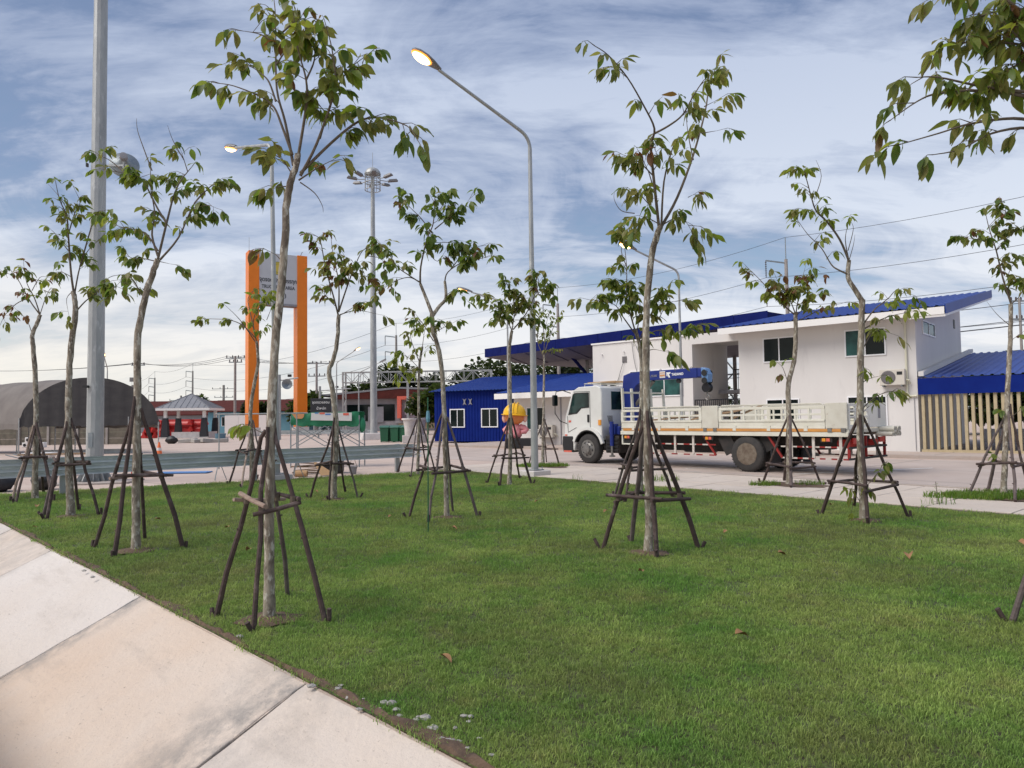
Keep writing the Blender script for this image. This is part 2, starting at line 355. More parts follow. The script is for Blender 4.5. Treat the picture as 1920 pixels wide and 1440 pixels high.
M['ink'] = mat('ink', (.018, .018, .022), rough=.5); M['paint_white'] = mat('paint_white', (.78, .78, .76), rough=.6)
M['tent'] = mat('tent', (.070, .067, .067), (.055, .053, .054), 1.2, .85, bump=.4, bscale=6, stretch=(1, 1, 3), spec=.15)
M['tent_top'] = mat('tent_top', (.21, .19, .175), (.165, .148, .138), 1.0, .9, spec=.15)  # paler than the end panel, light on the roof put into the colour
M['wallplank'] = mat('wallplank', (.17, .145, .11), (.10, .09, .07), 2, .9, coords='World', bump=.2)
M['roof_grey'] = mat('roof_grey', (.23, .235, .25), (.19, .195, .21), 2, .6)
M['roof_red'] = mat('roof_red', (.105, .030, .025), (.08, .024, .02), 2, .8, spec=.1)
M['teal_wall'] = mat('teal_wall', (.13, .30, .38), (.11, .26, .34), 1, .7)
M['coral'] = mat('coral', (.66, .13, .085), rough=.5)
M['beige'] = mat('beige', (.42, .36, .24), rough=.7)
M['concpole'] = mat('concpole', (.33, .30, .28), (.27, .24, .22), 2, .85)
M['wire'] = mat('wire', (.045, .050, .060), rough=.6)
M['insul'] = mat('insul', (.08, .06, .055), rough=.3)
M['tarp_green'] = mat('tarp_green', (.012, .19, .085), (.010, .155, .07), 3, .55, bump=.5, bscale=9)
M['tarp_white'] = mat('tarp_white', (.62, .60, .58), rough=.6); M['tarp_orange'] = mat('tarp_orange', (.55, .25, .10), rough=.6)
M['bin_green'] = mat('bin_green', (.010, .10, .045), rough=.4); M['bin_blue'] = mat('bin_blue', (.10, .19, .25), rough=.5)
M['print_blue'] = mat('print_blue', (.08, .22, .50), rough=.5)
M['stone_white'] = mat('stone_white', (.62, .58, .55), (.52, .48, .45), 3, .8, bump=.2)
M['cone'] = mat('cone', (.75, .16, .04), rough=.5)
M['helmet'] = mat('helmet', (.80, .46, .012), rough=.3); M['skin_statue'] = mat('skin_statue', (.60, .20, .055), rough=.45)
M['ear_pink'] = mat('ear_pink', (.72, .42, .34), rough=.5); M['shirt_pink'] = mat('shirt_pink', (.62, .17, .19), (.70, .33, .34), 7, .6)
M['ac_white'] = mat('ac_white', (.58, .54, .47), rough=.5); M['ac_grill'] = mat('ac_grill', (.13, .12, .12), rough=.6)
M['pipe_cream'] = mat('pipe_cream', (.62, .60, .46), rough=.5)
M['wood'] = mat('wood', (.34, .23, .14), (.24, .155, .09), 6, .85, stretch=(1, 8, 1)); M['card'] = mat('card', (.46, .29, .15), rough=.85)
M['dryleaf'] = mat('dryleaf', (.36, .20, .085), (.24, .125, .055), 12, .8)
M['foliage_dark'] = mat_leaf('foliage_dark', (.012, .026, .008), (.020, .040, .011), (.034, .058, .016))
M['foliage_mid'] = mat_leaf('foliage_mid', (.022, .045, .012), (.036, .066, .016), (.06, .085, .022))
M['weed'] = mat_leaf('weed', (.09, .17, .028), (.13, .23, .036), (.18, .26, .05))
M['seat_dark'] = mat('seat_dark', (.03, .03, .035), rough=.8)

# ------------------------------------------------------------------ ground
def sheet(name, poly, z, m, kind='structure'):
    me = bpy.data.meshes.new(name); me.from_pydata([(p[0], p[1], p[2] if len(p) > 2 else z) for p in poly], [], [tuple(range(len(poly)))]); me.materials.append(m)
    bm = bmesh.new(); bm.from_mesh(me); bmesh.ops.recalc_face_normals(bm, faces=bm.faces)
    for f in bm.faces:
        if f.normal.z < 0: f.normal_flip()
    bm.to_mesh(me); bm.free()
    o = link(name, me); o['kind'] = kind; return o
E0 = Vector((-.22, 3.33, 0)); ED = Vector((-.7, .715, 0)).normalized(); EN = Vector((-ED.y, ED.x, 0)); EN = EN if EN.y < 0 else -EN   # apron edge, down-slope normal
def edge(s, t=0, z=0): p = E0 + ED*s + EN*t; return (p.x, p.y, z)
sheet('terrain', [edge(-60, 0, -.02), edge(900, 0, -.02), (-700, 2500, -.02), (2500, 2500, -.02), (2500, -40, -.02)], 0, M['terrain'])
sheet('concrete_yard', [edge(-30, .01), edge(140, .01), (-75, 112), (95, 112), (95, -20)], -.006, M['yard'])
sheet('lower_road', [edge(-40, 1.6), edge(120, 1.6), edge(120, 60), edge(-40, 60)], -.70, M['yard'])

# sloped concrete apron: bed plus slabs with open joints
apron = tag(MB().prism([edge(-6, -.02, -.10), edge(22, -.02, -.10), edge(22, 1.70, -.82), edge(-6, 1.70, -.82)], (0, 0, -.2)).build('concrete_apron', M['mortar']), kind='structure')
s1 = (gnd(575, 1280) - E0).dot(ED); s2 = (gnd(270, 1117) - E0).dot(ED); s3 = (gnd(110, 1030) - E0).dot(ED)
cuts = [s1-6.2, s1-3.1, s1, s2, s3, s3+2.6, s3+5.4, s3+8.4, s3+11.4]
KS = .44
def band_mat(name, base, warm, dark, bands):
    m = mat_concrete(name, base, warm, dark, ang=R(45), streak=1.2); n = m.node_tree.nodes; l = m.node_tree.links; p = n['Principled BSDF']; col = p.inputs['Base Color'].links[0].from_socket
    g = n.new('ShaderNodeNewGeometry'); dt = n.new('ShaderNodeVectorMath'); dt.operation = 'DOT_PRODUCT'; l.new(g.outputs['Position'], dt.inputs[0]); dt.inputs[1].default_value = ED
    nz = n.new('ShaderNodeTexNoise'); nz.inputs['Scale'].default_value = 5; nz.inputs['Detail'].default_value = 8; nz.inputs['Roughness'].default_value = .7; l.new(g.outputs['Position'], nz.inputs[0])
    for s, w_, k in bands:
        a = n.new('ShaderNodeMapRange'); l.new(dt.outputs['Value'], a.inputs[0]); b0 = E0.dot(ED)+s; a.inputs[1].default_value = b0; a.inputs[2].default_value = b0+w_; a.inputs[3].default_value = 1; a.inputs[4].default_value = 0
        b = n.new('ShaderNodeMapRange'); l.new(nz.outputs[0], b.inputs[0]); b.inputs[1].default_value = .38; b.inputs[2].default_value = .60
        c = n.new('ShaderNodeMath'); c.operation = 'MULTIPLY'; l.new(a.outputs[0], c.inputs[0]); l.new(b.outputs[0], c.inputs[1]); d = n.new('ShaderNodeMath'); d.operation = 'MULTIPLY'; d.inputs[1].default_value = k; l.new(c.outputs[0], d.inputs[0])
        x = n.new('ShaderNodeMix'); x.data_type = 'RGBA'; l.new(d.outputs[0], x.inputs[0]); l.new(col, x.inputs[6]); x.inputs[7].default_value = (.24, .225, .21, 1); col = x.outputs[2]
    l.new(col, p.inputs['Base Color']); return m
AP = [band_mat('apron_pink', (.61, .545, .485), (.59, .49, .40), (.34, .29, .245), ((s1-.25, -.5, .3),)), band_mat('apron_tan', (.61, .53, .455), (.585, .455, .35), (.28, .24, .205), ((s1, .75, .95), (s2, -.30, 1.0))), band_mat('apron_white', (.645, .595, .545), (.60, .53, .465), (.37, .325, .28), ((s3, -.3, .3),))]
for i, (a, b) in enumerate(zip(cuts, cuts[1:])):
    g_ = .012; dz = rnd.uniform(-.006, .006)
    mb = MB(); vs = []
    n_ = 14; TT = (0, .06, .25, .45, .65, .85, 1.05, 1.3, 1.64); q_n = len(TT)+2
    for k in range(n_+1):
        s = a+g_ + (b-a-2*g_)*k/n_; jag = rnd.uniform(-.014, .014)
        for t in TT: vs.append(edge(s + (rnd.uniform(-.012, .010)*(1 if k == 0 else -1) if k in (0, n_) else 0), t+(jag if t == 0 else 0), -t*KS+dz+.004+(rnd.uniform(-.004, 0) if k in (0, n_) else 0)))
        vs.append(edge(s, 1.64, -.16-1.64*KS)); vs.append(edge(s, jag, -.16))
    fs = [(k*q_n+j_, (k+1)*q_n+j_, (k+1)*q_n+(j_+1) % q_n, k*q_n+(j_+1) % q_n) for k in range(n_) for j_ in range(q_n)]
    fs += [tuple(range(q_n)), tuple(range(n_*q_n+q_n-1, n_*q_n-1, -1))]
    o = mb.add(vs, fs).build('slab', AP[(0, 0, 1, 2, 0, 2, 0, 2)[i]], apron, bevel=.008)

# lawn
LC = Vector((-1.9, 21.72, 0)); PD = Vector((.657, -.754, 0)).normalized(); PN = Vector((-PD.y, PD.x, 0))
def pave(a, p, z=0): q = LC + PD*a + PN*p; return (q.x, q.y, z)
lawn_poly = [edge(-9, 0)[:2], edge(0, 0)[:2], edge(12, 0)[:2], edge(17.35, 0)[:2], (-11.7, 16.27), LC.xy[:], pave(30, 0)[:2]]
def inside(x, y, poly):
    c = False; j = len(poly)-1
    for i in range(len(poly)):
        xi, yi = poly[i][0], poly[i][1]; xj, yj = poly[j][0], poly[j][1]
        if (yi > y) != (yj > y) and x < (xj-xi)*(y-yi)/(yj-yi)+xi: c = not c
        j = i
    return c
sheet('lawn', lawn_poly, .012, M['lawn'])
# soil verge between apron and lawn: lumpy strip
mb = MB(); r2 = random.Random(3); vs = []; n_ = 260
for k in range(n_+1):
    s = -2 + 20*k/n_; w_ = .05 + .035*math.sin(s*2.1)+.03*math.sin(s*5.3)+r2.uniform(0, .04); w_ = max(.03, w_)
    h_ = r2.uniform(.0, .03)
    vs += [edge(s, .0, -.02), edge(s, -.02, .010+h_), edge(s, -.5*w_, .020+h_*.9), edge(s, -w_, .014)]
fs = [(k*4+j, k*4+j+1, k*4+5+j, k*4+4+j) for k in range(n_) for j in range(3)]
tag(mb.add(vs, fs).build('soil', M['soil'], smooth=True), kind='stuff')
# grass blades: one object, clumps scattered by density over the lawn
def clump(name, n, rad, h, wd, seed, m=None):
    r_ = random.Random(seed); mb = MB()
    for _ in range(n):
        a, q = r_.uniform(0, 6.28), rad*math.sqrt(r_.random()); b = Vector((q*math.cos(a), q*math.sin(a), -.004))
        hh = h*r_.uniform(.5, 1.15); t = r_.uniform(0, 6.28); side = Vector((math.cos(t), math.sin(t), 0))*wd*.5
        la = r_.uniform(0, 6.28); lean = Vector((math.cos(la), math.sin(la), 0))*hh*r_.uniform(.15, .9)
        mid = b + Vector((0, 0, hh*.6)) + lean*.35; tip = b + Vector((0, 0, hh*.85)) + lean
        mb.add([b-side, b+side, mid-side*.8, mid+side*.8, tip], [(0, 1, 3, 2), (2, 3, 4)])
    me = bpy.data.meshes.new(name); me.from_pydata(mb.v, [], mb.f); me.materials.append(m or M['grass']); return me
def scatter(name, cells, dens, clumps, sc_rng, seed, m):
    """cells: triangles/quads on which clumps are scattered (geometry nodes, density per point attribute)"""
    me = bpy.data.meshes.new(name); vs = []; fs = []; ds = []
    for (q, d) in cells:
        b = len(vs); vs += q; fs.append(tuple(range(b, b+len(q)))); ds += [d]*len(q)
    me.from_pydata(vs, [], fs); at_ = me.attributes.new('dens', 'FLOAT', 'POINT'); at_.data.foreach_set('value', ds); me.materials.append(m)
    o = link(name, me)
    col = bpy.data.collections.new(name+'_clumps')
    for c in clumps:
        k = bpy.data.objects.new('tuft', c); col.objects.link(k)
    ng = bpy.data.node_groups.new(name, 'GeometryNodeTree'); ng.interface.new_socket('Geometry', in_out='INPUT', socket_type='NodeSocketGeometry'); ng.interface.new_socket('Geometry', in_out='OUTPUT', socket_type='NodeSocketGeometry')
    n = ng.nodes; l = ng.links; gi = n.new('NodeGroupInput'); go = n.new('NodeGroupOutput')
    di = n.new('GeometryNodeDistributePointsOnFaces'); di.inputs['Seed'].default_value = seed
    na = n.new('GeometryNodeInputNamedAttribute'); na.data_type = 'FLOAT'; na.inputs['Name'].default_value = 'dens'
    mu = n.new('ShaderNodeMath'); mu.operation = 'MULTIPLY'; mu.inputs[1].default_value = dens; l.new(na.outputs[0], mu.inputs[0])
    l.new(gi.outputs[0], di.inputs['Mesh']); l.new(mu.outputs[0], di.inputs['Density'])
    ci = n.new('GeometryNodeCollectionInfo'); ci.inputs['Collection'].default_value = col; ci.inputs['Separate Children'].default_value = True; ci.inputs['Reset Children'].default_value = True
    ip = n.new('GeometryNodeInstanceOnPoints'); ip.inputs['Pick Instance'].default_value = True
    l.new(di.outputs['Points'], ip.inputs['Points']); l.new(ci.outputs[0], ip.inputs['Instance'])
    rv = n.new('FunctionNodeRandomValue'); rv.data_type = 'FLOAT_VECTOR'; rv.inputs[1].default_value = (0, 0, 6.283); rv.inputs[0].default_value = (0, 0, 0); l.new(rv.outputs[0], ip.inputs['Rotation'])
    rs = n.new('FunctionNodeRandomValue'); rs.data_type = 'FLOAT'; rs.inputs[2].default_value, rs.inputs[3].default_value = sc_rng; rs.inputs['Seed'].default_value = 5
    # far clumps are wider: scale grows as density falls
    dv = n.new('ShaderNodeMath'); dv.operation = 'POWER'; dv.inputs[1].default_value = -.28; l.new(na.outputs[0], dv.inputs[0])
    m2 = n.new('ShaderNodeMath'); m2.operation = 'MULTIPLY'; l.new(dv.outputs[0], m2.inputs[0]); l.new(rs.outputs[1], m2.inputs[1]); l.new(m2.outputs[0], ip.inputs['Scale'])
    l.new(ip.outputs[0], go.inputs[0])
    md = o.modifiers.new('scatter', 'NODES'); md.node_group = ng
    o['kind'] = 'stuff'; return o
from mathutils import noise as bare
TRUNKS = [gnd(*p) for p in ((505, 1165), (255, 1035), (133, 970), (66, 935), (1216, 1040), (1620, 978), (838, 972), (625, 938), (955, 910), (783, 890))]
cells = []
def lawn_cells(x, y, st):
    cx, cy = x+st/2, y+st/2; dn = -(Vector((cx, cy, 0))-E0).dot(EN)
    if abs(cx) > .85*cy+1.6 or dn < -.2: return
    if st > .1 and dn < .45:
        for a in (0, 1, 2, 3):
            for b_ in (0, 1, 2, 3): lawn_cells(x+a*st/4, y+b_*st/4, st/4)
        return
    if st <= .1:
        if dn < .015 + .05*max(0, bare.noise(Vector((cx*2.6, cy*2.6, 3)))+.25): return
    if not inside(cx, cy, lawn_poly): return
    d = math.hypot(cx, cy); k = min(1.0, (5.0/d)**1.5)
    if any((cx-q_.x)**2+(cy-q_.y)**2 < .06 for q_ in TRUNKS): k *= .10
    elif bare.noise(Vector((cx*1.3, cy*1.3, 0))) > .42: k *= .5
    cells.append(([(x, y, .013), (x+st, y, .013), (x+st, y+st, .013), (x, y+st, .013)], k))
for ix in range(135):
    for iy in range(104): lawn_cells(-13+.2*ix, 1.5+.2*iy, .2)
scatter('grass', cells, 800, [clump('grass_clump', 20, .055,   .022+.005*s, .0040, s) for s in range(5)], (.6, 1.25), 1, M['lawn'])

# pavement strip beside the lawn: bed, slabs, kerb, road
sheet('road', [pave(-16, 3.72, .002), pave(40, 3.72, .002), (34, 16, .002), (18.5, 21, .002), (12.9, 24.3, .002), (2.4, 34.2, .002), (-6, 41, .002)], .002, M['road'])
pavement = tag(MB().prism([pave(-1.2, .02, 0), pave(28, .02, 0), pave(28, 3.50, 0), pave(-1.2, 3.50, 0)], (0, 0, .022)).build('pavement', M['mortar']), kind='structure')
r4 = random.Random(12); acuts = [-1.2]
while acuts[-1] < 27: acuts.append(acuts[-1]+1.2)
ppc = [.02, 1.18, 2.34, 3.50]
slabs = []
for i in range(len(acuts)-1):
    for j in range(3):
        a0, a1, p0, p1 = acuts[i]+.012, acuts[i+1]-.012, ppc[j]+.012, ppc[j+1]-.012; dz = r4.uniform(-.004, .004)
        MB().prism([pave(a0, p0, .022), pave(a1, p0, .022), pave(a1, p1, .022), pave(a0, p1, .022)], (0, 0, .020+dz)).build('slab', M['slab'], pavement, bevel=.006)
kb = tag(MB().prism([pave(-1.2, 3.51, -.02), pave(28, 3.51, -.02), pave(28, 3.70, -.02), pave(-1.2, 3.70, -.02)], (0, 0, .085)).build('kerb', M['kerb'], bevel=.015), kind='structure')
# planting pits
def blob(c, r, n, seed, z, yscale=1.0, ang=0):
    q = random.Random(seed); pts = []
    for k in range(n):
        a = 2*math.pi*k/n; rr = r*q.uniform(.8, 1.12); x_, y_ = rr*math.cos(a), rr*math.sin(a)*yscale
        pts.append((c[0]+x_*math.cos(ang)-y_*math.sin(ang), c[1]+x_*math.sin(ang)+y_*math.cos(ang), z))
    return pts
# building-side pavement
B0 = Vector((15.2, 26.6, 0)); BU = Vector((-.745, .667, 0)).normalized(); BO = Vector((-BU.y, BU.x, 0)); BR = math.atan2(BU.y, BU.x)   # BO = out of the front wall
def bl(x, y, z=0): q = B0 + BU*x + BO*y; return (q.x, q.y, z)
tag(MB().prism([bl(-14, 2.35, -.02), bl(24.2, 2.35, -.02), bl(24.2, -14, -.02), bl(-14, -14, -.02)], (0, 0, .13)).build('building_pavement', M['road']), kind='structure')
tag(MB().prism([bl(-14, 2.36, -.02), bl(24.2, 2.36, -.02), bl(24.2, 2.54, -.02), bl(-14, 2.54, -.02)], (0, 0, .15)).build('kerb', M['kerb'], bevel=.02), kind='structure')
for (p, q) in (((1640, 866.6), (1778, 870)), ((1640, 884), (1782, 872)), ((1430, 868), (1640, 866.6)), ((1180, 851), (1330, 858))):
    a, b = gnd(*p), gnd(*q); d = (b-a).normalized(); s = Vector((-d.y, d.x, 0))*.05
    sheet('parking_line', [a-s, b-s, b+s, a+s], .007, M['paint_white'])
for i in range(3):
    a = Vector(pave(1.5+i*3.4, 5.1)); b = Vector(pave(3.4+i*3.4, 9.4)); d = (b-a).normalized(); s = Vector((-d.y, d.x, 0))*.05
    sheet('parking_line', [a.xy[:]-s.xy if False else (a-s).xy, (b-s).xy, (b+s).xy, (a+s).xy], .007, M['paint_white'])

# ------------------------------------------------------------------ main white building
def corrug(mb, p0, ux, uy, nrm, wd, length, pitch=.25, h=.03):
    """trapezoid-ribbed sheet: ux across the ribs, uy along them"""
    p0, ux, uy, nrm = (Vector(v) for v in (p0, ux, uy, nrm)); prof = []; x = 0
    while x < wd - 1e-6:
        for f, z in ((0, 0), (.55, 0), (.66, h), (.89, h)):
            if x+f*pitch < wd: prof.append((x+f*pitch, z))
        x += pitch
    prof.append((wd, 0))
    vs = [p0+ux*a+nrm*z+uy*t for t in (0, length) for a, z in prof]; k = len(prof)
    return mb.add(vs, [(i, i+1, k+i+1, k+i) for i in range(k-1)])
def window(parent, x0, x1, z0, z1, y=0.0, panes=2, glass='glass', fr=.05, out=1, axis='x', teal=None):
    """a frame standing 3 cm proud of the wall with recessed panes; axis x: on the front wall, axis y: on the side wall at x=0"""
    def P(a, d, z): return (a, y+d*out, z) if axis == 'x' else (y+d*out, a, z)
    f = MB()
    for a0, a1, b0, b1 in ((x0-fr, x1+fr, z1, z1+fr), (x0-fr, x1+fr, z0-fr, z0), (x0-fr, x0, z0, z1), (x1, x1+fr, z0, z1)): f.bb(P(a0, -.01, b0), P(a1, .045, b1))
    for k in range(1, panes):
        xm = x0+(x1-x0)*k/panes; f.bb(P(xm-.022, -.005, z0), P(xm+.022, .035, z1))
    fo = f.build('window', M['frame_white'], parent, bevel=.006)
    for k in range(panes):
        a0 = x0+(x1-x0)*k/panes+(.022 if k else 0); a1 = x0+(x1-x0)*(k+1)/panes-(.022 if k < panes-1 else 0)
        MB().bb(P(a0, -.005, z0), P(a1, .012, z1)).build('pane', M[teal if teal and k == panes-1 else glass], fo)
bld = thing('two_storey_building', 'white two storey building with sloping blue metal roof behind the crane truck', 'building', B0, BR)
W = 6.95; DP = 8.8
def hz(y): return 5.34 + 1.52*(-y)/DP
mb = MB()
mb.prism([(0, 0, .1), (0, 0, 5.34), (0, -DP, hz(-DP)), (0, -DP, .1)], (W, 0, 0))
mb.build('wall', M['white'], bld)
lb = MB(); lb.prism([(9.2, -.01, .1), (9.2, -.01, 5.26), (9.2, -3.7, 5.26), (9.2, -3.7, .1)], (5.6, 0, 0)); lb.build('wall', M['white'], bld)
MB().bb((W+.002, -.25, 4.86), (9.198, -.005, 5.32)).build('beam', M['white'], bld)
MB().bb((W+.002, -3.7, 5.04), (9.198, -.26, 5.30)).build('ceiling', M['white'], bld)
MB().bb((W+.002, -4.3, 2.62), (9.198, -2.6, 2.78)).build('landing', M['greywall'], bld)
def railing(parent, a, b, z0, z1, n):
    a, b = Vector(a), Vector(b); o = MB().bar((a.x, a.y, z1), (b.x, b.y, z1), .06, .05).build('railing', M['black_metal'], parent); MB().bar((a.x, a.y, z0+.08), (b.x, b.y, z0+.08), .04, .03).build('bottom_rail', M['black_metal'], o)
    for k in range(n+1):
        p = a.lerp(b, k/n); MB().bb((p.x-.012, p.y-.012, z0+.095), (p.x+.012, p.y+.012, z1-.026)).build('baluster', M['black_metal'], o)
railing(bld, (W+.05, -4.2, 0), (9.15, -4.2, 0), 2.78, 3.85, 16)
railing(bld, (W+.05, -.12, 0), (9.15, -.12, 0), 1.15, 2.28, 22)
st_ = MB()
for k in range(9): st_.bb((W+.3, -4.9+.28*k, 2.62-.19*(k+1)), (W+1.3, -4.9+.28*(k+1), 2.62-.19*k))
st_.build('stair', M['grey_paint'], bld)
MB().bar((W+.25, -4.9, 3.2), (W+.25, -2.4, 1.45), .05, .05).build('handrail', M['black_metal'], bld)
# roof of the right block
rf = MB(); nr = Vector((0, -1.52, DP)).normalized() if False else Vector((0, math.sin(math.atan2(1.52, DP)), math.cos(math.atan2(1.52, DP))))
yv = Vector((0, -math.cos(math.atan2(1.52, DP)), math.sin(math.atan2(1.52, DP))))
OV = .95
ry0 = Vector((-1.15, OV, hz(OV)+.20)); rl = (DP+OV+.75)/math.cos(math.atan2(1.52, DP)); rw = 1.15+W+.5
corrug(rf, ry0, (1, 0, 0), yv, nr, rw, rl, .3, .035)
rf.add([ry0-nr*.004, ry0+Vector((rw, 0, 0))-nr*.004, ry0+Vector((rw, 0, 0))+yv*rl-nr*.004, ry0+yv*rl-nr*.004], [(0, 1, 2, 3)])
roof = rf.build('roof', M['blue_roof'], bld)
f1 = MB(); f1.prism([ry0+Vector((0, -.0, -.035)), ry0+Vector((0, .02, -.035)), ry0+Vector((0, .02, -.30)), ry0+Vector((0, 0, -.30))], (rw, 0, 0)); f1.build('fascia', M['whitetrim'], roof)
s_ = MB(); a_ = Vector((-1.13, OV-.03, hz(OV)-.085)); s_.add([a_, a_+Vector((rw-.04, 0, 0)), a_+Vector((rw-.04, -OV+.02, 0))+Vector((0, 0, .16)), a_+Vector((0, -OV+.02, .16))], [(0, 1, 2, 3)]); s_.build('soffit', M['whitetrim'], roof)
e_ = ry0+Vector((-.012, 0, 0)); f2 = MB(); f2.prism([e_+nr*.045, e_+yv*rl+nr*.045, e_+yv*rl-nr*.30, e_-nr*.30], (-.03, 0, 0)); f2.build('bargeboard', M['navy'] if False else M['blue_roof'], roof)
e2 = ry0+Vector((-.02, 0, -.30)); f3 = MB(); f3.prism([e2, e2+yv*rl, e2+yv*rl-nr*.09, e2-nr*.09], (1.16, 0, 0)); f3.build('soffit', M['whitetrim'], roof)
for x0, x1, z0, z1, tl in ((1.07, 2.47, 3.86, 4.84, 'glass_teal'), (4.51, 5.80, 3.84, 4.80, None), (1.1, 2.45, 1.05, 2.2, None), (4.42, 5.72, 1.05, 2.18, None)):
    window(bld, x0, x1, z0, z1, 0.0, 2, teal=tl)
window(bld, 9.75, 12.55, 2.55, 3.75, -.01, 3, 'glass_teal')
window(bld, 13.9, 14.3, 3.02, 3.30, -.01, 1); window(bld, 13.35, 13.75, 3.02, 3.30, -.01, 1)
vn = MB(); vn.bb((12.75, -.02, 4.25), (13.0, .02, 4.55)); vn.build('vent', M['ac_grill'], bld)
window(bld, -3.2, -1.15, 4.66, 5.12, 0.0, 2, 'glass_teal', out=-1, axis='y')
MB().bb((-.02, -7.45, 5.35), (.02, -7.15, 5.75)).build('vent', M['black'], bld)
MB().tube([(.33, .06, 5.2), (.33, .06, 2.75), (.33, .06, 2.3), (.25, .06, 2.2), (.02, .06, 2.2)], .04, 8).build('drain_pipe', M['pipe_cream'], bld, smooth=True)
MB().bb((.28, .003, 2.12), (.42, .09, 2.26)).build('pipe_joint', M['pipe_cream'], bld)
MB().tube([(.12, .02, 2.1), (.12, .02, .15)], .012, 6).build('conduit', M['greywall'], bld)
for px_, z_ in ((14.2, 4.75), (12.9, 4.8), (11.6, 4.86)):
    MB().tube([(px_, -.02, z_), (px_, .12, z_-.03)], .03, 6).build('pipe_stub', M['whitetrim'], bld)
cb_ = MB()
for x0, dx, z0, z1 in ((12.9, .5, 4.3, 3.2), (12.4, -.4, 5.2, 3.35), (12.2, -1.2, 5.1, 3.5)):
    cb_.tube([(x0+dx*t, .05+.03*math.sin(6*t), z0+(z1-z0)*t - .55*math.sin(math.pi*t)*(.6 if dx < 0 else .2)) for t in [k/10 for k in range(11)]], .012, 5)
cb_.build('hanging_cable', M['wire'], bld)
cap = MB().bb((9.5, -.002, 5.262), (14.86, .05, 5.34)).build('coping', M['whitetrim'], bld)
for zz in (4.9, 3.4): MB().bb((9.35, -.9, zz), (9.199, -.75, zz+.16)).build('wall_lamp', M['whitetrim'], bld)

def ac_unit(label, loc, rz, k=1.0):
    t = thing('air_conditioner', label, 'air conditioner', loc, rz, 'outdoor air conditioner units on the white walls')
    MB().bb((-.40*k, .04, 0), (.40*k, .33, .56*k)).build('casing', M['ac_white'], t, bevel=.02)
    g_ = MB().lathe((.12*k, .331, .28*k), [(.235*k, 0), (.235*k, .012), (.20*k, .02), (.07*k, .012)], 24, (0, 1, 0)); g_.build('fan_grill', M['ac_grill'], t)
    hb = MB().lathe((.12*k, .345, .28*k), [(.065*k, 0), (.06*k, .015), (.0, .02)], 16, (0, 1, 0)); hb.build('fan_hub', M['ac_white'], t)
    MB().bb((-.33*k, .331, .36*k), (-.16*k, .338, .47*k)).build('louvre', M['black'], t)
    for s in (-.3, .3): MB().bar((s*k, 0, -.03), (s*k, .36, -.03), .04, .05).build('bracket', M['galv_dark'], t)
    MB().tube([(-.42*k, .2, .2), (-.5*k, .18, .18), (-.52*k, .08, .05)], .03, 8).build('pipe', M['pipe_cream'], t)
    return t
p = bl(.78, 0, 2.62); ac_unit('cream outdoor air conditioner unit high on the white wall near the building corner', p, BR, 1.08)
# louvred shed on the right
shed = thing('louvred_shed', 'open shed with ribbed blue roof and cream vertical slats beside the white building', 'shed', B0, BR)
sr = MB(); sa = math.atan2(1.5, 10.4); sy = Vector((0, -math.cos(sa), math.sin(sa))); sn = Vector((0, math.sin(sa), math.cos(sa)))
corrug(sr, (-9.5, .12, 2.86), (1, 0, 0), sy, sn, 9.45, 10.6, .30, .045)
sr.build('roof', M['blue_roof'], shed)
MB().bb((-9.5, .06, 2.24), (-.03, .10, 2.84)).build('fascia', M['blue_wall'], shed)
MB().prism([(-.04, 0, 2.93), (-.04, -10.4, 4.43), (-.04, -10.4, 4.60), (-.04, 0, 3.10)], (-.18, 0, 0)).build('flashing', M['white'], shed)
MB().bb((-9.4, -.16, .11), (-.06, .02, .20)).build('sill', M['cream'], shed)
k = 0
xx = -.16
while xx > -9.3:
    MB().bb((xx-.05, -.17, .203), (xx+.048, .02, 2.42)).build('slat', M['cream'], shed); xx -= .225
for px_ in (-2.6, -6, -9.2): MB().bb((px_-.08, -10.3, .1), (px_+.08, -10.1, 4.2)).build('post', M['greywall'], shed)
MB().bb((-9.4, -10.35, .11), (-.4, -10.15, .75)).build('back_wall', M['whitetrim'], shed)

# big blue canopy behind
cn = thing('canopy', 'large dark blue flat canopy on steel truss columns behind the white building', 'canopy')
A = Vector((-2.07, 55, 6.3)); ca = Vector((.64, -.766, 0)).normalized(); cnb = Vector((.766, .64, 0))
Lc = 23.9; Dc = 13
def cp(a, b, z): q = A + ca*a + cnb*b; return (q.x, q.y, z)
th = .62
MB().add([cp(0, 0, 6.3), cp(Lc, 0, 6.3), cp(Lc, Dc, 6.3), cp(0, Dc, 6.3), cp(0, 0, 6.3+th), cp(Lc, 0, 6.3+th), cp(Lc, Dc, 6.3+th), cp(0, Dc, 6.3+th)],
         [(4, 5, 6, 7), (1, 2, 6, 5), (2, 3, 7, 6)]).build('roof', M['navy'], cn)
for i in range(12):        # fascia panels, one by one
    MB().prism([cp(2*i+.012, -.03, 6.3), cp(2*i+1.988, -.03, 6.3), cp(2*i+1.988, -.03, 6.3+th+.03), cp(2*i+.012, -.03, 6.3+th+.03)], cnb*.025).build('fascia_panel', M['navy'], cn)
for i in range(6):
    MB().prism([cp(-.03, 2.1*i+.012, 6.3), cp(-.03, 2.1*i+2.088, 6.3), cp(-.03, 2.1*i+2.088, 6.3+th+.03), cp(-.03, 2.1*i+.012, 6.3+th+.03)], ca*.025).build('fascia_panel', M['navy'], cn)
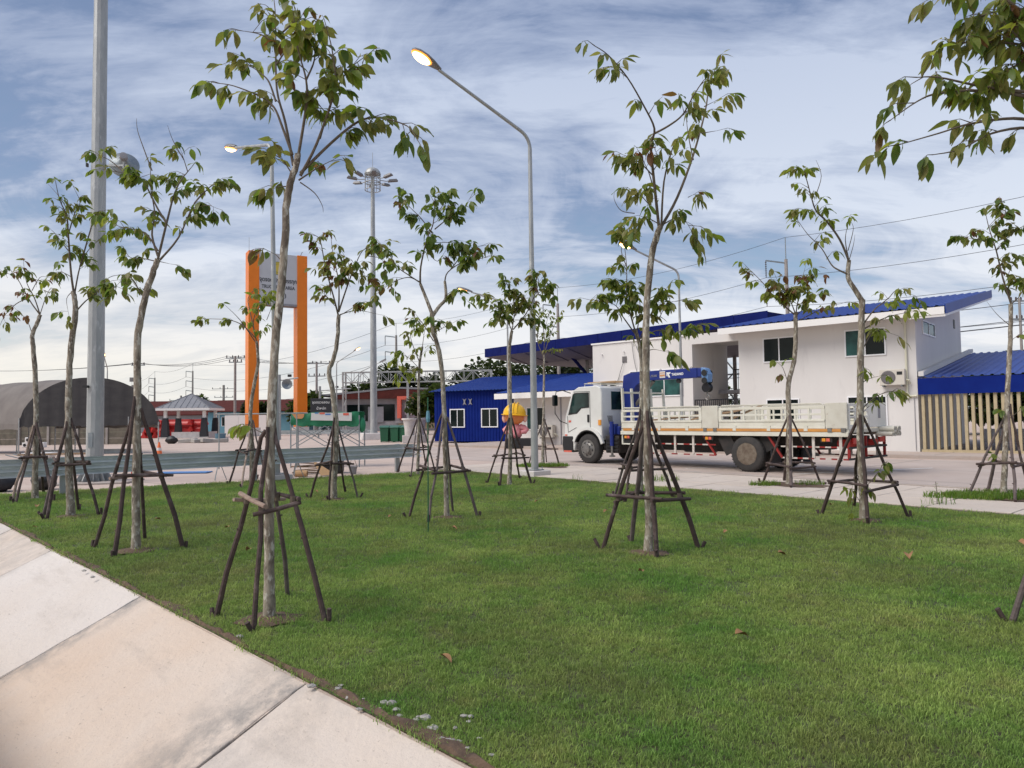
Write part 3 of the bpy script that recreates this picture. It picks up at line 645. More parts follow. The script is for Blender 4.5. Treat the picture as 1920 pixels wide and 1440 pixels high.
so1 = MB().add([cp(0, 0, 6.295), cp(Lc, 0, 6.295), cp(Lc, Dc, 6.295), cp(0, Dc, 6.295), cp(2.2, 2.4, 5.66), cp(Lc, 2.4, 5.66), cp(Lc, Dc-2, 5.66), cp(2.2, Dc-2, 5.66)],
         [(0, 1, 5, 4), (3, 0, 4, 7), (2, 3, 7, 6), (4, 5, 6, 7)]).build('underside', M['soffit'], cn)
for i in range(10):
    MB().bar(cp(2.4+2.2*i, .15, 6.24), cp(2.4+2.2*i, 2.4, 5.64), .05, .05).build('rib', M['soffit'], cn)
for a_ in (7.5, 15.5, 22.5):
    for b_ in (3.6, 5.1, 8.6, 10.1):
        MB().tube([cp(a_, b_, 0), cp(a_, b_, 5.66)], .13, 10).build('column', M['concpole'], cn)
    for b_ in (3.6, 8.6):
        tr_ = MB()
        for z in range(0, 5): tr_.bar(cp(a_, b_+(0 if z % 2 else 1.5), .6+z), cp(a_, b_+(1.5 if z % 2 else 0), 1.6+z), .07)
        tr_.build('brace', M['galv'], cn)
        MB().bar(cp(a_, b_, 4.6), cp(a_, b_-1.6, 5.9), .12, .2).build('arm', M['navy'], cn)

# low white building with blue roof
lw = thing('low_building', 'low white building with blue roof and eave between the blue shed and the truck', 'building', B0, BR)
MB().prism([(14.83, -.02, .1), (20.3, -.02, .1), (20.3, -6.5, .1), (14.83, -6.5, .1)], (0, 0, 2.75)).build('wall', M['white'], lw)
lr = MB(); la_ = math.atan2(1.35, 7.6); ly = Vector((0, -math.cos(la_), math.sin(la_))); ln = Vector((0, math.sin(la_), math.cos(la_)))
corrug(lr, (14.0, 1.2, 2.93), (1, 0, 0), ly, ln, 6.65, 7.8, .3, .035); lroof = lr.build('roof', M['blue_roof'], lw)
MB().bb((14.0, 1.18, 2.62), (20.65, 1.23, 2.92)).build('fascia', M['whitetrim'], lroof)
MB().add([(14.0, 1.17, 2.64), (20.6, 1.17, 2.64), (20.6, -.01, 2.72), (14.0, -.01, 2.72)], [(0, 1, 2, 3)]).build('soffit', M['whitetrim'], lroof)
window(lw, 18.1, 19.3, .95, 2.1, -.02, 2, 'glass', teal='glass_teal'); window(lw, 14.95, 15.35, .95, 2.25, -.02, 1)
MB().bb((16.9, -.02, .1), (16.96, .03, 2.7)).build('conduit', M['greywall'], lw)
ac_unit('cream outdoor air conditioner unit low on the wall behind the yellow helmet statue', bl(17.75, 0, .5), BR, 1.2)
ac_unit('cream outdoor air conditioner unit low on the wall just ahead of the truck cab', bl(15.75, 0, .5), BR, 1.2)

# blue ribbed shed
bs0 = Vector((-5.15, 47.0, 0)); bsd = Vector((.894, -.447, 0)); bs = thing('blue_shed', 'blue ribbed metal shed with two white framed windows', 'shed', bs0, math.atan2(-.447, .894))
LW = 5.6
wl = MB(); corrug(wl, (0, 0, .1), (1, 0, 0), (0, 0, 1), (0, -1, 0), LW, 3.25, .22, .03)
corrug(wl, (0, 6.5, .1), (0, -1, 0), (0, 0, 1), (-1, 0, 0), 6.5, 3.25, .22, .03)
wl.add([(0, .001, 3.3), (0, 6.5, 3.35), (0, 6.5, 4.5)], [(0, 1, 2)]); wl.bb((.02, .04, .1), (LW, 6.45, 3.3)); wl.build('wall', M['blue_wall'], bs)
ra = math.atan2(1.15, 6.6); rr_ = MB(); corrug(rr_, (-.25, -.35, 3.36), (1, 0, 0), (0, math.cos(ra), math.sin(ra)), (0, -math.sin(ra), math.cos(ra)), LW+2.6, 7.4, .25, .035)
rr_.add([(-.25, -.35, 3.33), (LW+2.35, -.35, 3.33), (LW+2.35, 7, 4.6), (-.25, 7, 4.6)], [(0, 1, 2, 3)]); rr_.build('roof', M['blue_roof'], bs)
for x0, x1 in ((1.28, 2.28), (3.62, 4.70)): window(bs, x0, x1, 1.06, 2.14, -.035, 2, fr=.065, out=-1)
for x0 in (2.35, 2.78):
    t_ = MB().bar((x0-.12, -.08, 2.45), (x0+.12, -.08, 2.85), .03); t_.bar((x0+.12, -.08, 2.45), (x0-.12, -.08, 2.85), .03); t_.bb((x0-.05, -.06, 2.5), (x0+.05, -.1, 2.8)); t_.build('wall_bracket', M['greywall'], bs)

# ------------------------------------------------------------------ young trees and their stakes
def leaf_mesh(name, m, ln, wd, seed):
    """one leaf: stalk, midrib fold, drooping pointed blade; base at the origin, tip along +Y, upper side +Z"""
    q = random.Random(seed); vs = []; fs = []
    curl = q.uniform(.10, .40); fold = q.uniform(.06, .20); tw = q.uniform(-.25, .25); wav = q.uniform(.0, .035)
    prof = [(0, .03), (.12, .05), (.24, .62), (.42, 1.0), (.62, .96), (.80, .62), (.93, .24), (1.0, .0)]
    for i, (t, wf) in enumerate(prof):
        y = t*ln; z = -curl*ln*t*t; hw = wf*wd/2; a = tw*t
        for s in (-1, 0, 1):
            x = s*hw; zz = z + abs(s)*hw*fold*2 + wav*ln*math.sin(9*t+2*s)*abs(s)
            vs.append((x*math.cos(a), y, zz + x*math.sin(a)))
    for i in range(len(prof)-1):
        b = i*3; fs += [(b, b+1, b+4, b+3), (b+1, b+2, b+5, b+4)]
    me = bpy.data.meshes.new(name); me.from_pydata(vs, [], fs); me.materials.append(M[m])
    me.polygons.foreach_set('use_smooth', [True]*len(me.polygons)); return me
LEAF = {m: [leaf_mesh('leaf', m, 1.0, .38+.06*(k % 3), 10*i+k) for k in range(5)] for i, m in enumerate(('leaf_deep', 'leaf_olive', 'leaf_light', 'leaf_red'))}
LEAF_N = {m: [leaf_mesh('leaf', m, 1.0, .31+.04*(k % 3), 60+10*i+k) for k in range(5)] for i, m in enumerate(('leaf_deep', 'leaf_olive', 'leaf_light', 'leaf_red'))}
def smooth(pts, sub=4):
    out = []
    P = [pts[0]] + list(pts) + [pts[-1]]
    for i in range(1, len(P)-2):
        a, b, c, d = P[i-1], P[i], P[i+1], P[i+2]
        for k in range(sub):
            t = k/sub; out.append(.5*((2*b)+(c-a)*t+(2*a-5*b+4*c-d)*t*t+(3*b-a-3*c+d)*t*t*t))
    out.append(Vector(pts[-1])); return out
def along(pts, f):
    ls = [0]
    for a, b in zip(pts, pts[1:]): ls.append(ls[-1]+(b-a).length)
    t = f*ls[-1]
    for i in range(len(pts)-1):
        if t <= ls[i+1] or i == len(pts)-2:
            s = (t-ls[i])/max(1e-6, ls[i+1]-ls[i]); return pts[i].lerp(pts[i+1], s), (pts[i+1]-pts[i]).normalized()
def leaf_matrix(p, d, up, ln):
    y = d.normalized(); z = (up - y*up.dot(y))
    if z.length < 1e-4: z = Vector((1, 0, 0)) - y*y.x
    z.normalize(); x = y.cross(z)
    m = Matrix((x, y, z)).transposed().to_4x4(); m = Matrix.Translation(p) @ m @ Matrix.Scale(ln, 4); return m
TREES = 'young trees held by wooden stakes'
def tree(name, label, trunk, r0, r1, branches, leaf, mix, seed, narrow=False, joined=False, clump_=1.0, spread=.5):
    q = random.Random(seed); base = gnd(*trunk[0]); D = base.y
    t = thing(name, label, 'tree', base, 0, TREES)
    pts = []
    for i, (px, py) in enumerate(trunk): pts.append(at(px, py, D) - base)
    pts = smooth(pts, 4); n = len(pts); pts[0].z -= .03
    rad = []
    for i in range(n):
        f = i/(n-1); rad.append(r0 + (r1-r0)*f + r0*.22*max(0, 1-f*11) + r0*q.uniform(-.045, .045))
    pts = [p + Vector((q.uniform(-1, 1), q.uniform(-1, 1), 0))*r0*.10 for p in pts]
    tb = MB(); tb.tube(pts, rad, 12)
    for _ in range(10):        # knots and old branch stubs
        p, d = along(pts, q.uniform(.35, .98)); a = q.uniform(0, 6.28); o_ = Vector((math.cos(a), math.sin(a), .4)).normalized(); rr = r1*.9
        tb.tube([p+o_*rr*.5, p+o_*rr*1.35], [rr*.42, rr*.22], 6)
    tb.build('trunk', M['bark'], t, smooth=True, ang=60)
    fol = MB(); nleaf = 0
    mats = list(mix.keys()); wts = list(mix.values())
    LF = LEAF_N if narrow else LEAF
    def put(p, d, up, ln, mm):
        nonlocal nleaf
        me = q.choice(LF[mm]); mt = leaf_matrix(p, d, up, ln)
        if joined or nleaf >= 300:
            vs = [mt @ v.co for v in me.vertices]
            (FO.setdefault(mm, MB())).add(vs, [tuple(f.vertices) for f in me.polygons])
        else:
            o = bpy.data.objects.new('leaf', me); C.objects.link(o); o.parent = t; o.matrix_local = mt
        nleaf += 1
    FO = {}
    for bi, (bp, nl) in enumerate(branches):
        L0 = len(bp)
        P3 = [at(px, py, D) - base for px, py in bp]
        ln_ = (P3[-1]-P3[0]).length; dz = q.uniform(-1, 1)*ln_*spread
        P3 = [p + (at(bp[i][0], bp[i][1], D+dz*(i/(L0-1))**1.2) - at(bp[i][0], bp[i][1], D)) for i, p in enumerate(P3)]
        P3 = smooth(P3, 4); k = len(P3)
        rb = min(r1*.55, .005 + .0085*ln_) if nl else min(r1*.3, .004+.006*ln_)
        rads = [rb*(1-.78*i/(k-1)) for i in range(k)]
        bb = MB(); bb.tube(P3, rads, 6)
        if nl == -1:
            bb.v = []; bb.f = []; bb.tube(P3, [r1*.92*(1-.25*i/(k-1)) for i in range(k)], 10); bb.build('limb', M['bark'], t, smooth=True); continue
        # side twigs with hanging leaves
        nl = round(nl*(2.3 if joined else 2.0)); left = nl
        tw_n = max(1, round(nl/5.5)) if nl else 0
        for w_ in range(tw_n):
            f = 1.0 if w_ == 0 else q.uniform(.30, .98)
            p, d = along(P3, f)
            if w_ == 0: dr = d
            else:
                a = q.uniform(0, 6.28); s = Vector((math.cos(a), math.sin(a)*.8, q.uniform(-.1, .55))); dr = (d*.55+s).normalized()
            tl = leaf*q.uniform(.7, 1.9)*clump_
            e = p + dr*tl; mid = p + dr*tl*.55 + Vector((0, 0, .05*tl)); e = e - Vector((0, 0, .14*tl))
            bb.tube([p, mid, e], [max(.0022, rb*.3), .0026, .0014], 5)
            c = min(left, q.randint(4, 7)) if w_ < tw_n-1 else left
            left -= c
            az0 = q.uniform(0, 6.28)
            mm0 = q.choices(mats, wts)[0]
            for j in range(c):
                u_ = 1-.75*(j/max(1, c))*q.uniform(.6, 1.2); u_ = max(.1, u_)
                lp = (p.lerp(mid, u_*2) if u_ < .5 else mid.lerp(e, u_*2-1))
                az = az0 + j*2.4 + q.uniform(-.4, .4); out = Vector((math.cos(az), math.sin(az), 0))
                dd = (out*q.uniform(.25, 1.15) + dr*.45 + Vector((0, 0, -q.uniform(.25, 1.4)))).normalized()
                mm = mm0 if q.random() < .7 else q.choices(mats, wts)[0]
                put(lp, dd, out+Vector((0, 0, .6)), leaf*q.uniform(.78, 1.36)*(.55 if mm == 'leaf_red' and q.random() < .5 else 1), mm)
            if left <= 0: break
        bb.build('branch', M['twig'] if rb < .02 else M['bark'], t, smooth=True)
    for mm, b_ in FO.items():
        me = bpy.data.meshes.new('foliage'); me.from_pydata(b_.v, [], b_.f); me.materials.append(M[mm]); me.polygons.foreach_set('use_smooth', [True]*len(me.polygons))
        o = link('foliage', me, t); o['kind'] = 'stuff'
    return t
def stakes(label, feet, tip, bar_f, tree_px, r=.028, pale=(), seed=0, pegs=True, htop=None):
    """four props leaning on a trunk, four lashed cross bars, a short peg at each foot"""
    q = random.Random(seed); base = gnd(*tree_px); D = base.y; r *= .80
    t = thing('tree_stakes', label, 'stakes', base, 0, 'wooden stake frames round the young trees')
    top = at(tip[0], tip[1], D) - base
    F_ = [gnd(*f) - base for f in feet]; c = len(F_)
    F_.sort(key=lambda v: math.atan2(v.y, v.x))
    mids = []
    for i, f in enumerate(F_):
        o_ = Vector((f.x, f.y, 0)).normalized()
        tp = top + o_*(.050+r*.5) + Vector((0, 0, q.uniform(-.04, .05)))
        k = [f+(tp-f)*s + Vector((q.uniform(-1, 1), q.uniform(-1, 1), 0))*.016 for s in (0, .25, .5, .75, 1, q.uniform(1.02, 1.12))]; rp = r*q.uniform(.78, 1.18)
        k[0] = f+Vector((0, 0, -.05))
        mb = MB().tube(k, [rp*q.uniform(.92, 1.06)*(1.12-.06*j_) for j_ in range(6)], 8)
        for _ in range(4):
            p = f+(tp-f)*q.uniform(.15, .9); a = q.uniform(0, 6.28); d_ = Vector((math.cos(a), math.sin(a), .5)).normalized(); mb.tube([p, p+d_*r*1.5], [r*.5, r*.3], 5)
        mb.build('prop', M['stake_pale' if i in pale else q.choice(('stake', 'stake', 'stake_grey'))], t, smooth=True)
        mids.append((f+(tp-f)*bar_f, o_))
        if pegs:
            a = q.uniform(0, 6.28); d_ = (o_*.28+Vector((math.cos(a)*.3, math.sin(a)*.3, 1))).normalized(); b_ = f + o_*r*1.0
            MB().tube([b_-d_*.08, b_+d_*q.uniform(.07, .15)], [r*.8, r*.9], 7).build('peg', M['stake'], t, smooth=True)
    for i in range(c):
        a, b = mids[i], mids[(i+1) % c]; d = (b[0]-a[0]).normalized(); off = (a[1]+b[1]).normalized()*r*1.3 if (a[1]+b[1]).length > .01 else Vector()
        z = Vector((0, 0, (.022 if i % 2 else -.022)+q.uniform(-.01, .01)))
        p0, p1 = a[0]-d*q.uniform(.03, .16)+off+z+Vector((0, 0, q.uniform(-.03, .03))), b[0]+d*q.uniform(.03, .16)+off+z+Vector((0, 0, q.uniform(-.03, .03)))
        MB().tube([p0, p0.lerp(p1, .5)+Vector((0, 0, q.uniform(-.01, .01))), p1], [r*q.uniform(.75, 1.0), r*.9, r*q.uniform(.7, .95)], 8).build('cross_bar', M['stake_pale' if (i+10) in pale else 'stake'], t, smooth=True)
        MB().tube([a[0]+Vector((0, 0, -.035)), a[0]+Vector((0, 0, .035))], r*1.28, 8).build('lashing', M['twig'], t)
    return t
OL = {'leaf_olive': 6, 'leaf_deep': 2.4, 'leaf_red': .45, 'leaf_light': 1.2}
GR = {'leaf_deep': 5, 'leaf_olive': 3, 'leaf_light': 1.2}
YG = {'leaf_light': 6, 'leaf_olive': 3, 'leaf_deep': .6}
RD = {'leaf_olive': 4, 'leaf_deep': 3, 'leaf_red': 3}
DP_ = {'leaf_deep': 6, 'leaf_olive': 2, 'leaf_red': .6}
Y2 = {'leaf_light': 3, 'leaf_deep': 2, 'leaf_olive': 3}
tree('young_tree', 'tall leaning young tree with large olive leaves closest to the sloped concrete apron',
 [(505, 1165), (505, 1090), (505, 1000), (506, 900), (508, 800), (513, 690), (521, 600), (528, 530), (534, 450), (538, 375), (547, 335), (557, 305), (559, 288)], .043, .024, [
 ([(550, 310), (535, 230), (519, 167), (517, 83), (516, 22), (512, -10)], 26), ([(548, 290), (530, 240), (513, 200), (486, 180), (438, 161), (408, 156)], 20),
 ([(517, 190), (505, 155), (491, 139), (470, 125), (445, 120)], 14), ([(563, 330), (594, 269), (624, 183), (630, 150), (622, 90), (613, 55)], 36),
 ([(563, 325), (622, 267), (672, 228), (713, 221), (763, 236), (780, 258)], 40), ([(558, 300), (574, 200), (574, 150), (560, 97), (552, 42)], 34),
 ([(624, 183), (640, 150), (660, 125), (690, 102)], 14), ([(560, 338), (595, 315), (624, 300)], 10), ([(517, 83), (490, 65), (455, 58)], 16),
 ([(530, 60), (560, 40), (590, 60), (605, 80)], 24), ([(574, 150), (590, 110), (585, 70), (570, 50)], 18), ([(519, 120), (540, 90), (560, 75)], 14), ([(550, 330), (530, 300), (515, 290)], 14), ([(548, 350), (525, 350), (508, 355)], 8), ([(600, 260), (610, 215), (590, 190)], 18),
 ([(535, 500), (520, 480), (512, 475)], 4), ([(508, 850), (495, 815), (468, 802)], 7), ([(563, 342), (590, 362), (604, 385), (606, 398)], 0)], .124, OL, 11)
stakes('four dark wooden stakes around the leaning tree by the concrete apron', [(403, 1158), (475, 1185), (614, 1170), (540, 1118)], (505, 828), .66, (505, 1165), .026, pale=(12, 13), seed=1)
tree('young_tree', 'young tree with spreading green crown beside the big galvanised mast',
 [(255, 1035), (255, 990), (255, 940), (256, 850), (258, 750), (258, 640), (265, 590), (276, 545), (289, 505), (296, 486)], .052, .034, [
 ([(296, 486), (312, 420), (325, 370), (338, 340), (352, 322), (362, 310)], 30), ([(300, 487), (335, 445), (365, 380), (395, 350)], 34),
 ([(312, 418), (295, 390), (280, 360), (265, 335), (235, 325), (205, 320)], 34), ([(296, 480), (285, 440), (290, 400), (283, 355), (282, 315)], 20),
 ([(270, 560), (258, 540), (245, 525)], 8), ([(292, 490), (270, 485), (245, 483), (235, 470)], 18), ([(296, 470), (275, 440), (250, 430), (225, 425), (205, 415)], 26),
 ([(352, 322), (345, 300), (340, 285)], 10), ([(235, 325), (205, 300), (180, 290)], 12), ([(365, 380), (400, 345), (420, 340)], 16), ([(365, 390), (390, 385), (405, 390)], 12),
 ([(298, 490), (320, 495)], 4), ([(262, 548), (250, 525), (235, 520), (215, 540)], 22), ([(285, 320), (270, 280), (258, 245), (256, 222)], 0), ([(345, 300), (325, 265), (314, 235)], 0)], .130, GR, 12)
stakes('four dark stakes with one pale bar around the tree beside the galvanised mast', [(175, 1028), (213, 1045), (345, 1028), (272, 1012)], (257, 780), .55, (255, 1035), .030, pale=(12,), seed=2)
tree('young_tree', 'slim young tree standing just in front of the galvanised mast',
 [(133, 970), (131, 920), (129, 860), (128, 800), (129, 720), (133, 650), (141, 590), (140, 560), (137, 545)], .064, .036, [
 ([(140, 560), (133, 510), (128, 440), (125, 405), (112, 375), (105, 345)], 34), ([(142, 585), (160, 565), (185, 545), (205, 520), (235, 515)], 30),
 ([(140, 550), (150, 500), (165, 470), (185, 450)], 22), ([(128, 440), (140, 400), (150, 380), (140, 355)], 22), ([(150, 500), (170, 430), (180, 400), (195, 395)], 16),
 ([(135, 520), (115, 510), (100, 515)], 14), ([(128, 470), (105, 440), (95, 430)], 10), ([(137, 545), (125, 560), (128, 585)], 6), ([(130, 400), (112, 370), (90, 345)], 0)], .150, GR, 13)
stakes('four dark stakes around the slim tree in front of the galvanised mast', [(80, 970), (87, 975), (187, 968), (148, 960)], (130, 800), .60, (133, 970), .032, seed=3)
tree('young_tree', 'leftmost young tree with half browned leaves beside the guardrail',
 [(66, 935), (66, 890), (67, 840), (68, 780), (66, 700), (62, 650), (61, 628), (70, 605), (76, 590)], .060, .036, [
 ([(75, 590), (60, 570), (45, 545), (30, 520), (5, 510)], 26), ([(75, 590), (65, 560), (50, 530), (45, 500)], 22), ([(75, 590), (85, 560), (95, 540), (100, 545)], 14),
 ([(50, 560), (30, 570), (10, 590), (0, 610)], 20), ([(60, 545), (75, 520), (90, 520)], 14), ([(60, 625), (50, 600), (30, 580)], 8)], .155, RD, 14)
stakes('four stakes around the leftmost tree beside the guardrail', [(22, 940), (28, 945), (100, 940), (82, 925)], (68, 800), .58, (66, 935), .036, pale=(0,), seed=4)
tree('young_tree', 'thin young tree with pale green leaves in front of the orange pylon',
 [(472, 905), (472, 860), (471, 810), (470, 765), (477, 720), (484, 680), (481, 640)], .062, .036, [
 ([(481, 640), (475, 600), (490, 570), (500, 555)], 26), ([(480, 635), (455, 610), (430, 600), (400, 598), (383, 598)], 22), ([(483, 650), (470, 590), (465, 560), (475, 545)], 18),
 ([(500, 600), (510, 575), (515, 560)], 10), ([(485, 640), (495, 620)], 6), ([(478, 640), (450, 600), (425, 575)], 3)], .175, Y2, 15, joined=True)
stakes('stakes, one of them pale, around the thin tree before the orange pylon', [(428, 908), (452, 915), (500, 905), (482, 898)], (471, 795), .55, (472, 905), .032, pale=(1,), seed=5)
tree('young_tree', 'crooked young tree with browned leaves in front of the green canopy',
 [(625, 938), (627, 890), (630, 840), (630, 790), (623, 730), (617, 695), (626, 672), (633, 635), (635, 590)], .064, .038, [
 ([(634, 590), (625, 555), (610, 500), (600, 450), (585, 440)], 34), ([(635, 585), (650, 540), (665, 500), (680, 470), (700, 460)], 40), ([(635, 585), (635, 530), (625, 480), (620, 440)], 32),
 ([(660, 510), (690, 520), (700, 540)], 18), ([(630, 575), (615, 560), (605, 545)], 14), ([(640, 590), (665, 575), (675, 570)], 12), ([(690, 480), (715, 485), (720, 500)], 14), ([(650, 540), (655, 500), (640, 470)], 16), ([(637, 590), (670, 582), (712, 590)], 5)], .175, RD, 16)
stakes('four thin stakes around the crooked tree before the green canopy', [(580, 935), (617, 940), (672, 935), (648, 925)], (628, 800), .50, (625, 938), .028, seed=6)
tree('young_tree', 'small young tree with yellow green leaves near the white stone planter',
 [(783, 890), (784, 850), (785, 810), (785, 770), (785, 720), (787, 680), (792, 650)], .046, .032, [
 ([(787, 680), (775, 650), (770, 630), (775, 610)], 26), ([(785, 690), (765, 670), (750, 665), (745, 690)], 26), ([(792, 650), (796, 620), (800, 600)], 20), ([(787, 670), (800, 655)], 6), ([(786, 690), (770, 690), (760, 700)], 14)], .185, YG, 17, joined=True)
stakes('four thin stakes around the small tree near the white stone planter', [(745, 885), (770, 895), (818, 890), (800, 880)], (785, 785), .47, (783, 890), .030, seed=7)
tree('young_tree', 'forked young tree with dense dark green crown in the middle of the lawn',
 [(838, 972), (837, 930), (836, 890), (834, 830), (832, 760), (828, 690), (821, 650), (812, 620), (810, 588)], .042, .034, [
 ([(810, 588), (800, 562), (788, 532)], -1), ([(811, 592), (824, 574), (836, 559), (834, 528)], -1),
 ([(788, 532), (789, 500), (800, 450), (812, 420), (815, 380), (815, 360)], 44), ([(834, 528), (840, 510), (870, 490), (900, 485), (922, 480)], 34),
 ([(815, 430), (840, 410), (865, 395), (882, 370)], 34), ([(812, 440), (790, 410), (770, 390), (757, 375)], 34), ([(788, 530), (765, 515), (745, 500), (725, 470), (712, 455)], 34),
 ([(786, 528), (765, 520), (735, 530), (715, 545)], 16), ([(845, 505), (870, 475), (890, 465), (905, 460)], 26), ([(835, 555), (850, 545), (860, 550)], 12), ([(800, 460), (815, 455), (850, 455)], 16),
 ([(813, 410), (830, 385), (840, 365)], 22), ([(800, 470), (820, 490), (835, 470)], 14),
 ([(812, 625), (830, 615), (850, 605)], 12), ([(813, 640), (795, 610), (780, 590)], 14)], .150, DP_, 18)
stakes('four dark stakes around the forked tree in the middle of the lawn', [(765, 972), (803, 982), (897, 970), (850, 962)], (833, 790), .50, (838, 972), .030, seed=8)
tree('young_tree', 'young tree with dense wide crown just left of the middle lamp post',
 [(955, 910), (956, 870), (957, 820), (957, 770), (956, 700), (955, 655), (960, 620)], .052, .036, [
 ([(960, 620), (945, 590), (925, 570), (905, 555)], 44), ([(960, 620), (965, 580), (960, 555), (950, 530)], 44), ([(962, 618), (985, 590), (1000, 560), (1010, 530), (1005, 515)], 44),
 ([(1000, 560), (1020, 540), (1035, 530), (1037, 545)], 26), ([(965, 600), (985, 600), (1000, 600)], 24), ([(955, 600), (940, 600), (935, 590)], 24), ([(962, 600), (975, 570), (985, 555)], 30)], .18, {'leaf_deep': 5, 'leaf_olive': 4, 'leaf_light': 1, 'leaf_red': .4}, 19, joined=True)
stakes('four dark stakes around the tree left of the middle lamp post', [(912, 907), (937, 913), (998, 908), (975, 898)], (956, 790), .45, (955, 910), .030, seed=9)
tree('young_tree', 'thin young tree with sparse small leaves in the grass pit behind the middle lamp post',
 [(1018, 875), (1018, 840), (1019, 790), (1020, 720), (1020, 665)], .055, .03, [
 ([(1020, 670), (1008, 640), (1010, 600), (1012, 580)], 40), ([(1020, 665), (1035, 620), (1050, 590)], 40), ([(1020, 680), (1030, 660), (1045, 655)], 14), ([(1020, 670), (1022, 620), (1030, 585)], 30)], .12, Y2, 20, joined=True)
stakes('three thin stakes around the sparse tree in the grass pit behind the lamp post', [(990, 872), (1050, 875), (1025, 866)], (1019, 792), .40, (1018, 875), .030, seed=10, pegs=False)
tree('young_tree', 'tall young tree with long hanging leaves in front of the truck bed',
 [(1216, 1040), (1217, 980), (1216, 920), (1214, 850), (1212, 740), (1211, 640), (1214, 550), (1222, 480), (1232, 442), (1239, 424)], .050, .034, [
 ([(1236, 430), (1223, 308), (1221, 270), (1227, 241), (1208, 200), (1176, 145), (1141, 104), (1115, 86)], 24), ([(1228, 250), (1255, 235), (1280, 215), (1300, 180), (1320, 150), (1335, 140)], 34),
 ([(1240, 425), (1270, 370), (1300, 290), (1322, 210), (1330, 160), (1345, 120)], 20), ([(1240, 425), (1245, 340), (1262, 275), (1270, 260)], 12), ([(1225, 330), (1200, 305), (1180, 295), (1168, 290)], 24),
 ([(1223, 345), (1215, 320), (1200, 290)], 16), ([(1230, 400), (1205, 370), (1190, 360)], 18), ([(1245, 420), (1265, 410), (1285, 415), (1300, 440)], 24), ([(1235, 420), (1215, 410), (1200, 420)], 16),
 ([(1290, 370), (1300, 365)], 6), ([(1320, 200), (1340, 190)], 5), ([(1315, 250), (1345, 245)], 4), ([(1225, 320), (1235, 300), (1225, 275)], 10), ([(1212, 660), (1225, 655), (1250, 660)], 6), ([(1190, 400), (1165, 395), (1152, 375), (1152, 360)], 0), ([(1300, 300), (1290, 250), (1285, 200)], 0)], .155, OL, 21, narrow=True)
stakes('four dark stakes around the tall tree in front of the truck bed', [(1128, 1030), (1183, 1018), (1312, 1030), (1232, 1048)], (1213, 790), .42, (1216, 1040), .030, seed=11)
tree('young_tree', 'young tree with broad hanging leaves directly behind the tall tree at the truck',
 [(1200, 940), (1201, 900), (1202, 840), (1203, 760), (1203, 690), (1199, 645), (1191, 618)], .046, .034, [
 ([(1198, 645), (1185, 600), (1175, 560), (1175, 500), (1168, 440)], 44), ([(1190, 625), (1165, 590), (1150, 570), (1105, 562)], 40), ([(1198, 640), (1215, 600), (1235, 560), (1250, 540)], 40),
 ([(1200, 640), (1230, 620), (1265, 625), (1295, 615)], 30), ([(1235, 600), (1250, 570), (1270, 565)], 20), ([(1175, 500), (1165, 470), (1170, 430)], 26), ([(1185, 580), (1175, 540), (1160, 530)], 26), ([(1201, 660), (1205, 640)], 8), ([(1195, 620), (1200, 570), (1190, 540)], 24)], .19, {'leaf_deep': 3, 'leaf_olive': 4, 'leaf_light': 1.6}, 22)
stakes('four stakes around the tree directly behind the tall tree at the truck', [(1150, 932), (1172, 944), (1263, 933), (1218, 925)], (1203, 780), .40, (1200, 940), .032, seed=12)
tree('young_tree', 'young tree with reddish leaves in a bare pit beside the truck rear wheel',
 [(1480, 912), (1480, 875), (1480, 830), (1480, 790), (1478, 720), (1488, 680), (1492, 630), (1492, 585)], .066, .042, [
 ([(1492, 590), (1480, 560), (1465, 540), (1455, 520)], 36), ([(1490, 590), (1455, 560), (1430, 530), (1400, 500)], 22), ([(1492, 590), (1500, 550), (1520, 520), (1540, 515)], 32),
 ([(1495, 590), (1515, 570), (1530, 555)], 24), ([(1500, 600), (1540, 580), (1575, 570)], 14), ([(1500, 540), (1510, 500)], 10), ([(1490, 585), (1480, 555), (1490, 545)], 26), ([(1478, 720), (1468, 690), (1458, 680)], 7)], .175, {'leaf_olive': 4, 'leaf_light': 2, 'leaf_red': 2.4, 'leaf_deep': 1.2}, 23, joined=True)
stakes('four stakes around the reddish tree beside the truck rear wheel', [(1428, 908), (1470, 904), (1542, 912), (1484, 918)], (1480, 785), .32, (1480, 912), .034, seed=13)
tree('young_tree', 'bare topped young tree with bright green side shoots before the truck tail',
 [(1620, 978), (1618, 930), (1615, 880), (1613, 800), (1613, 700), (1615, 620), (1617, 562)], .056, .042, [
 ([(1617, 565), (1603, 543), (1590, 520), (1592, 488)], -1), ([(1592, 515), (1570, 505), (1558, 495), (1540, 465), (1515, 440), (1497, 415)], 16),
 ([(1592, 490), (1575, 450), (1550, 415), (1530, 395), (1520, 365), (1510, 330), (1500, 320)], 44), ([(1550, 415), (1535, 400), (1515, 395)], 16), ([(1592, 490), (1585, 450), (1590, 420)], 4),
 ([(1617, 610), (1640, 580), (1665, 560), (1680, 545), (1700, 550)], 18), ([(1615, 620), (1650, 600), (1680, 590), (1710, 585)], 16), ([(1615, 660), (1635, 625), (1655, 620), (1670, 625)], 16),
 ([(1613, 720), (1630, 710), (1650, 705)], 8), ([(1613, 770), (1640, 745), (1665, 735), (1680, 735)], 18), ([(1613, 780), (1630, 760)], 8), ([(1616, 900), (1605, 890), (1600, 905)], 6),
 ([(1617, 920), (1635, 900), (1650, 880)], 6), ([(1617, 950), (1605, 930), (1600, 945)], 6), ([(1530, 365), (1540, 330), (1530, 300)], 0), ([(1590, 470), (1600, 430), (1595, 415)], 0), ([(1592, 488), (1600, 460), (1603, 440)], 0)], .140, YG, 24, narrow=True)
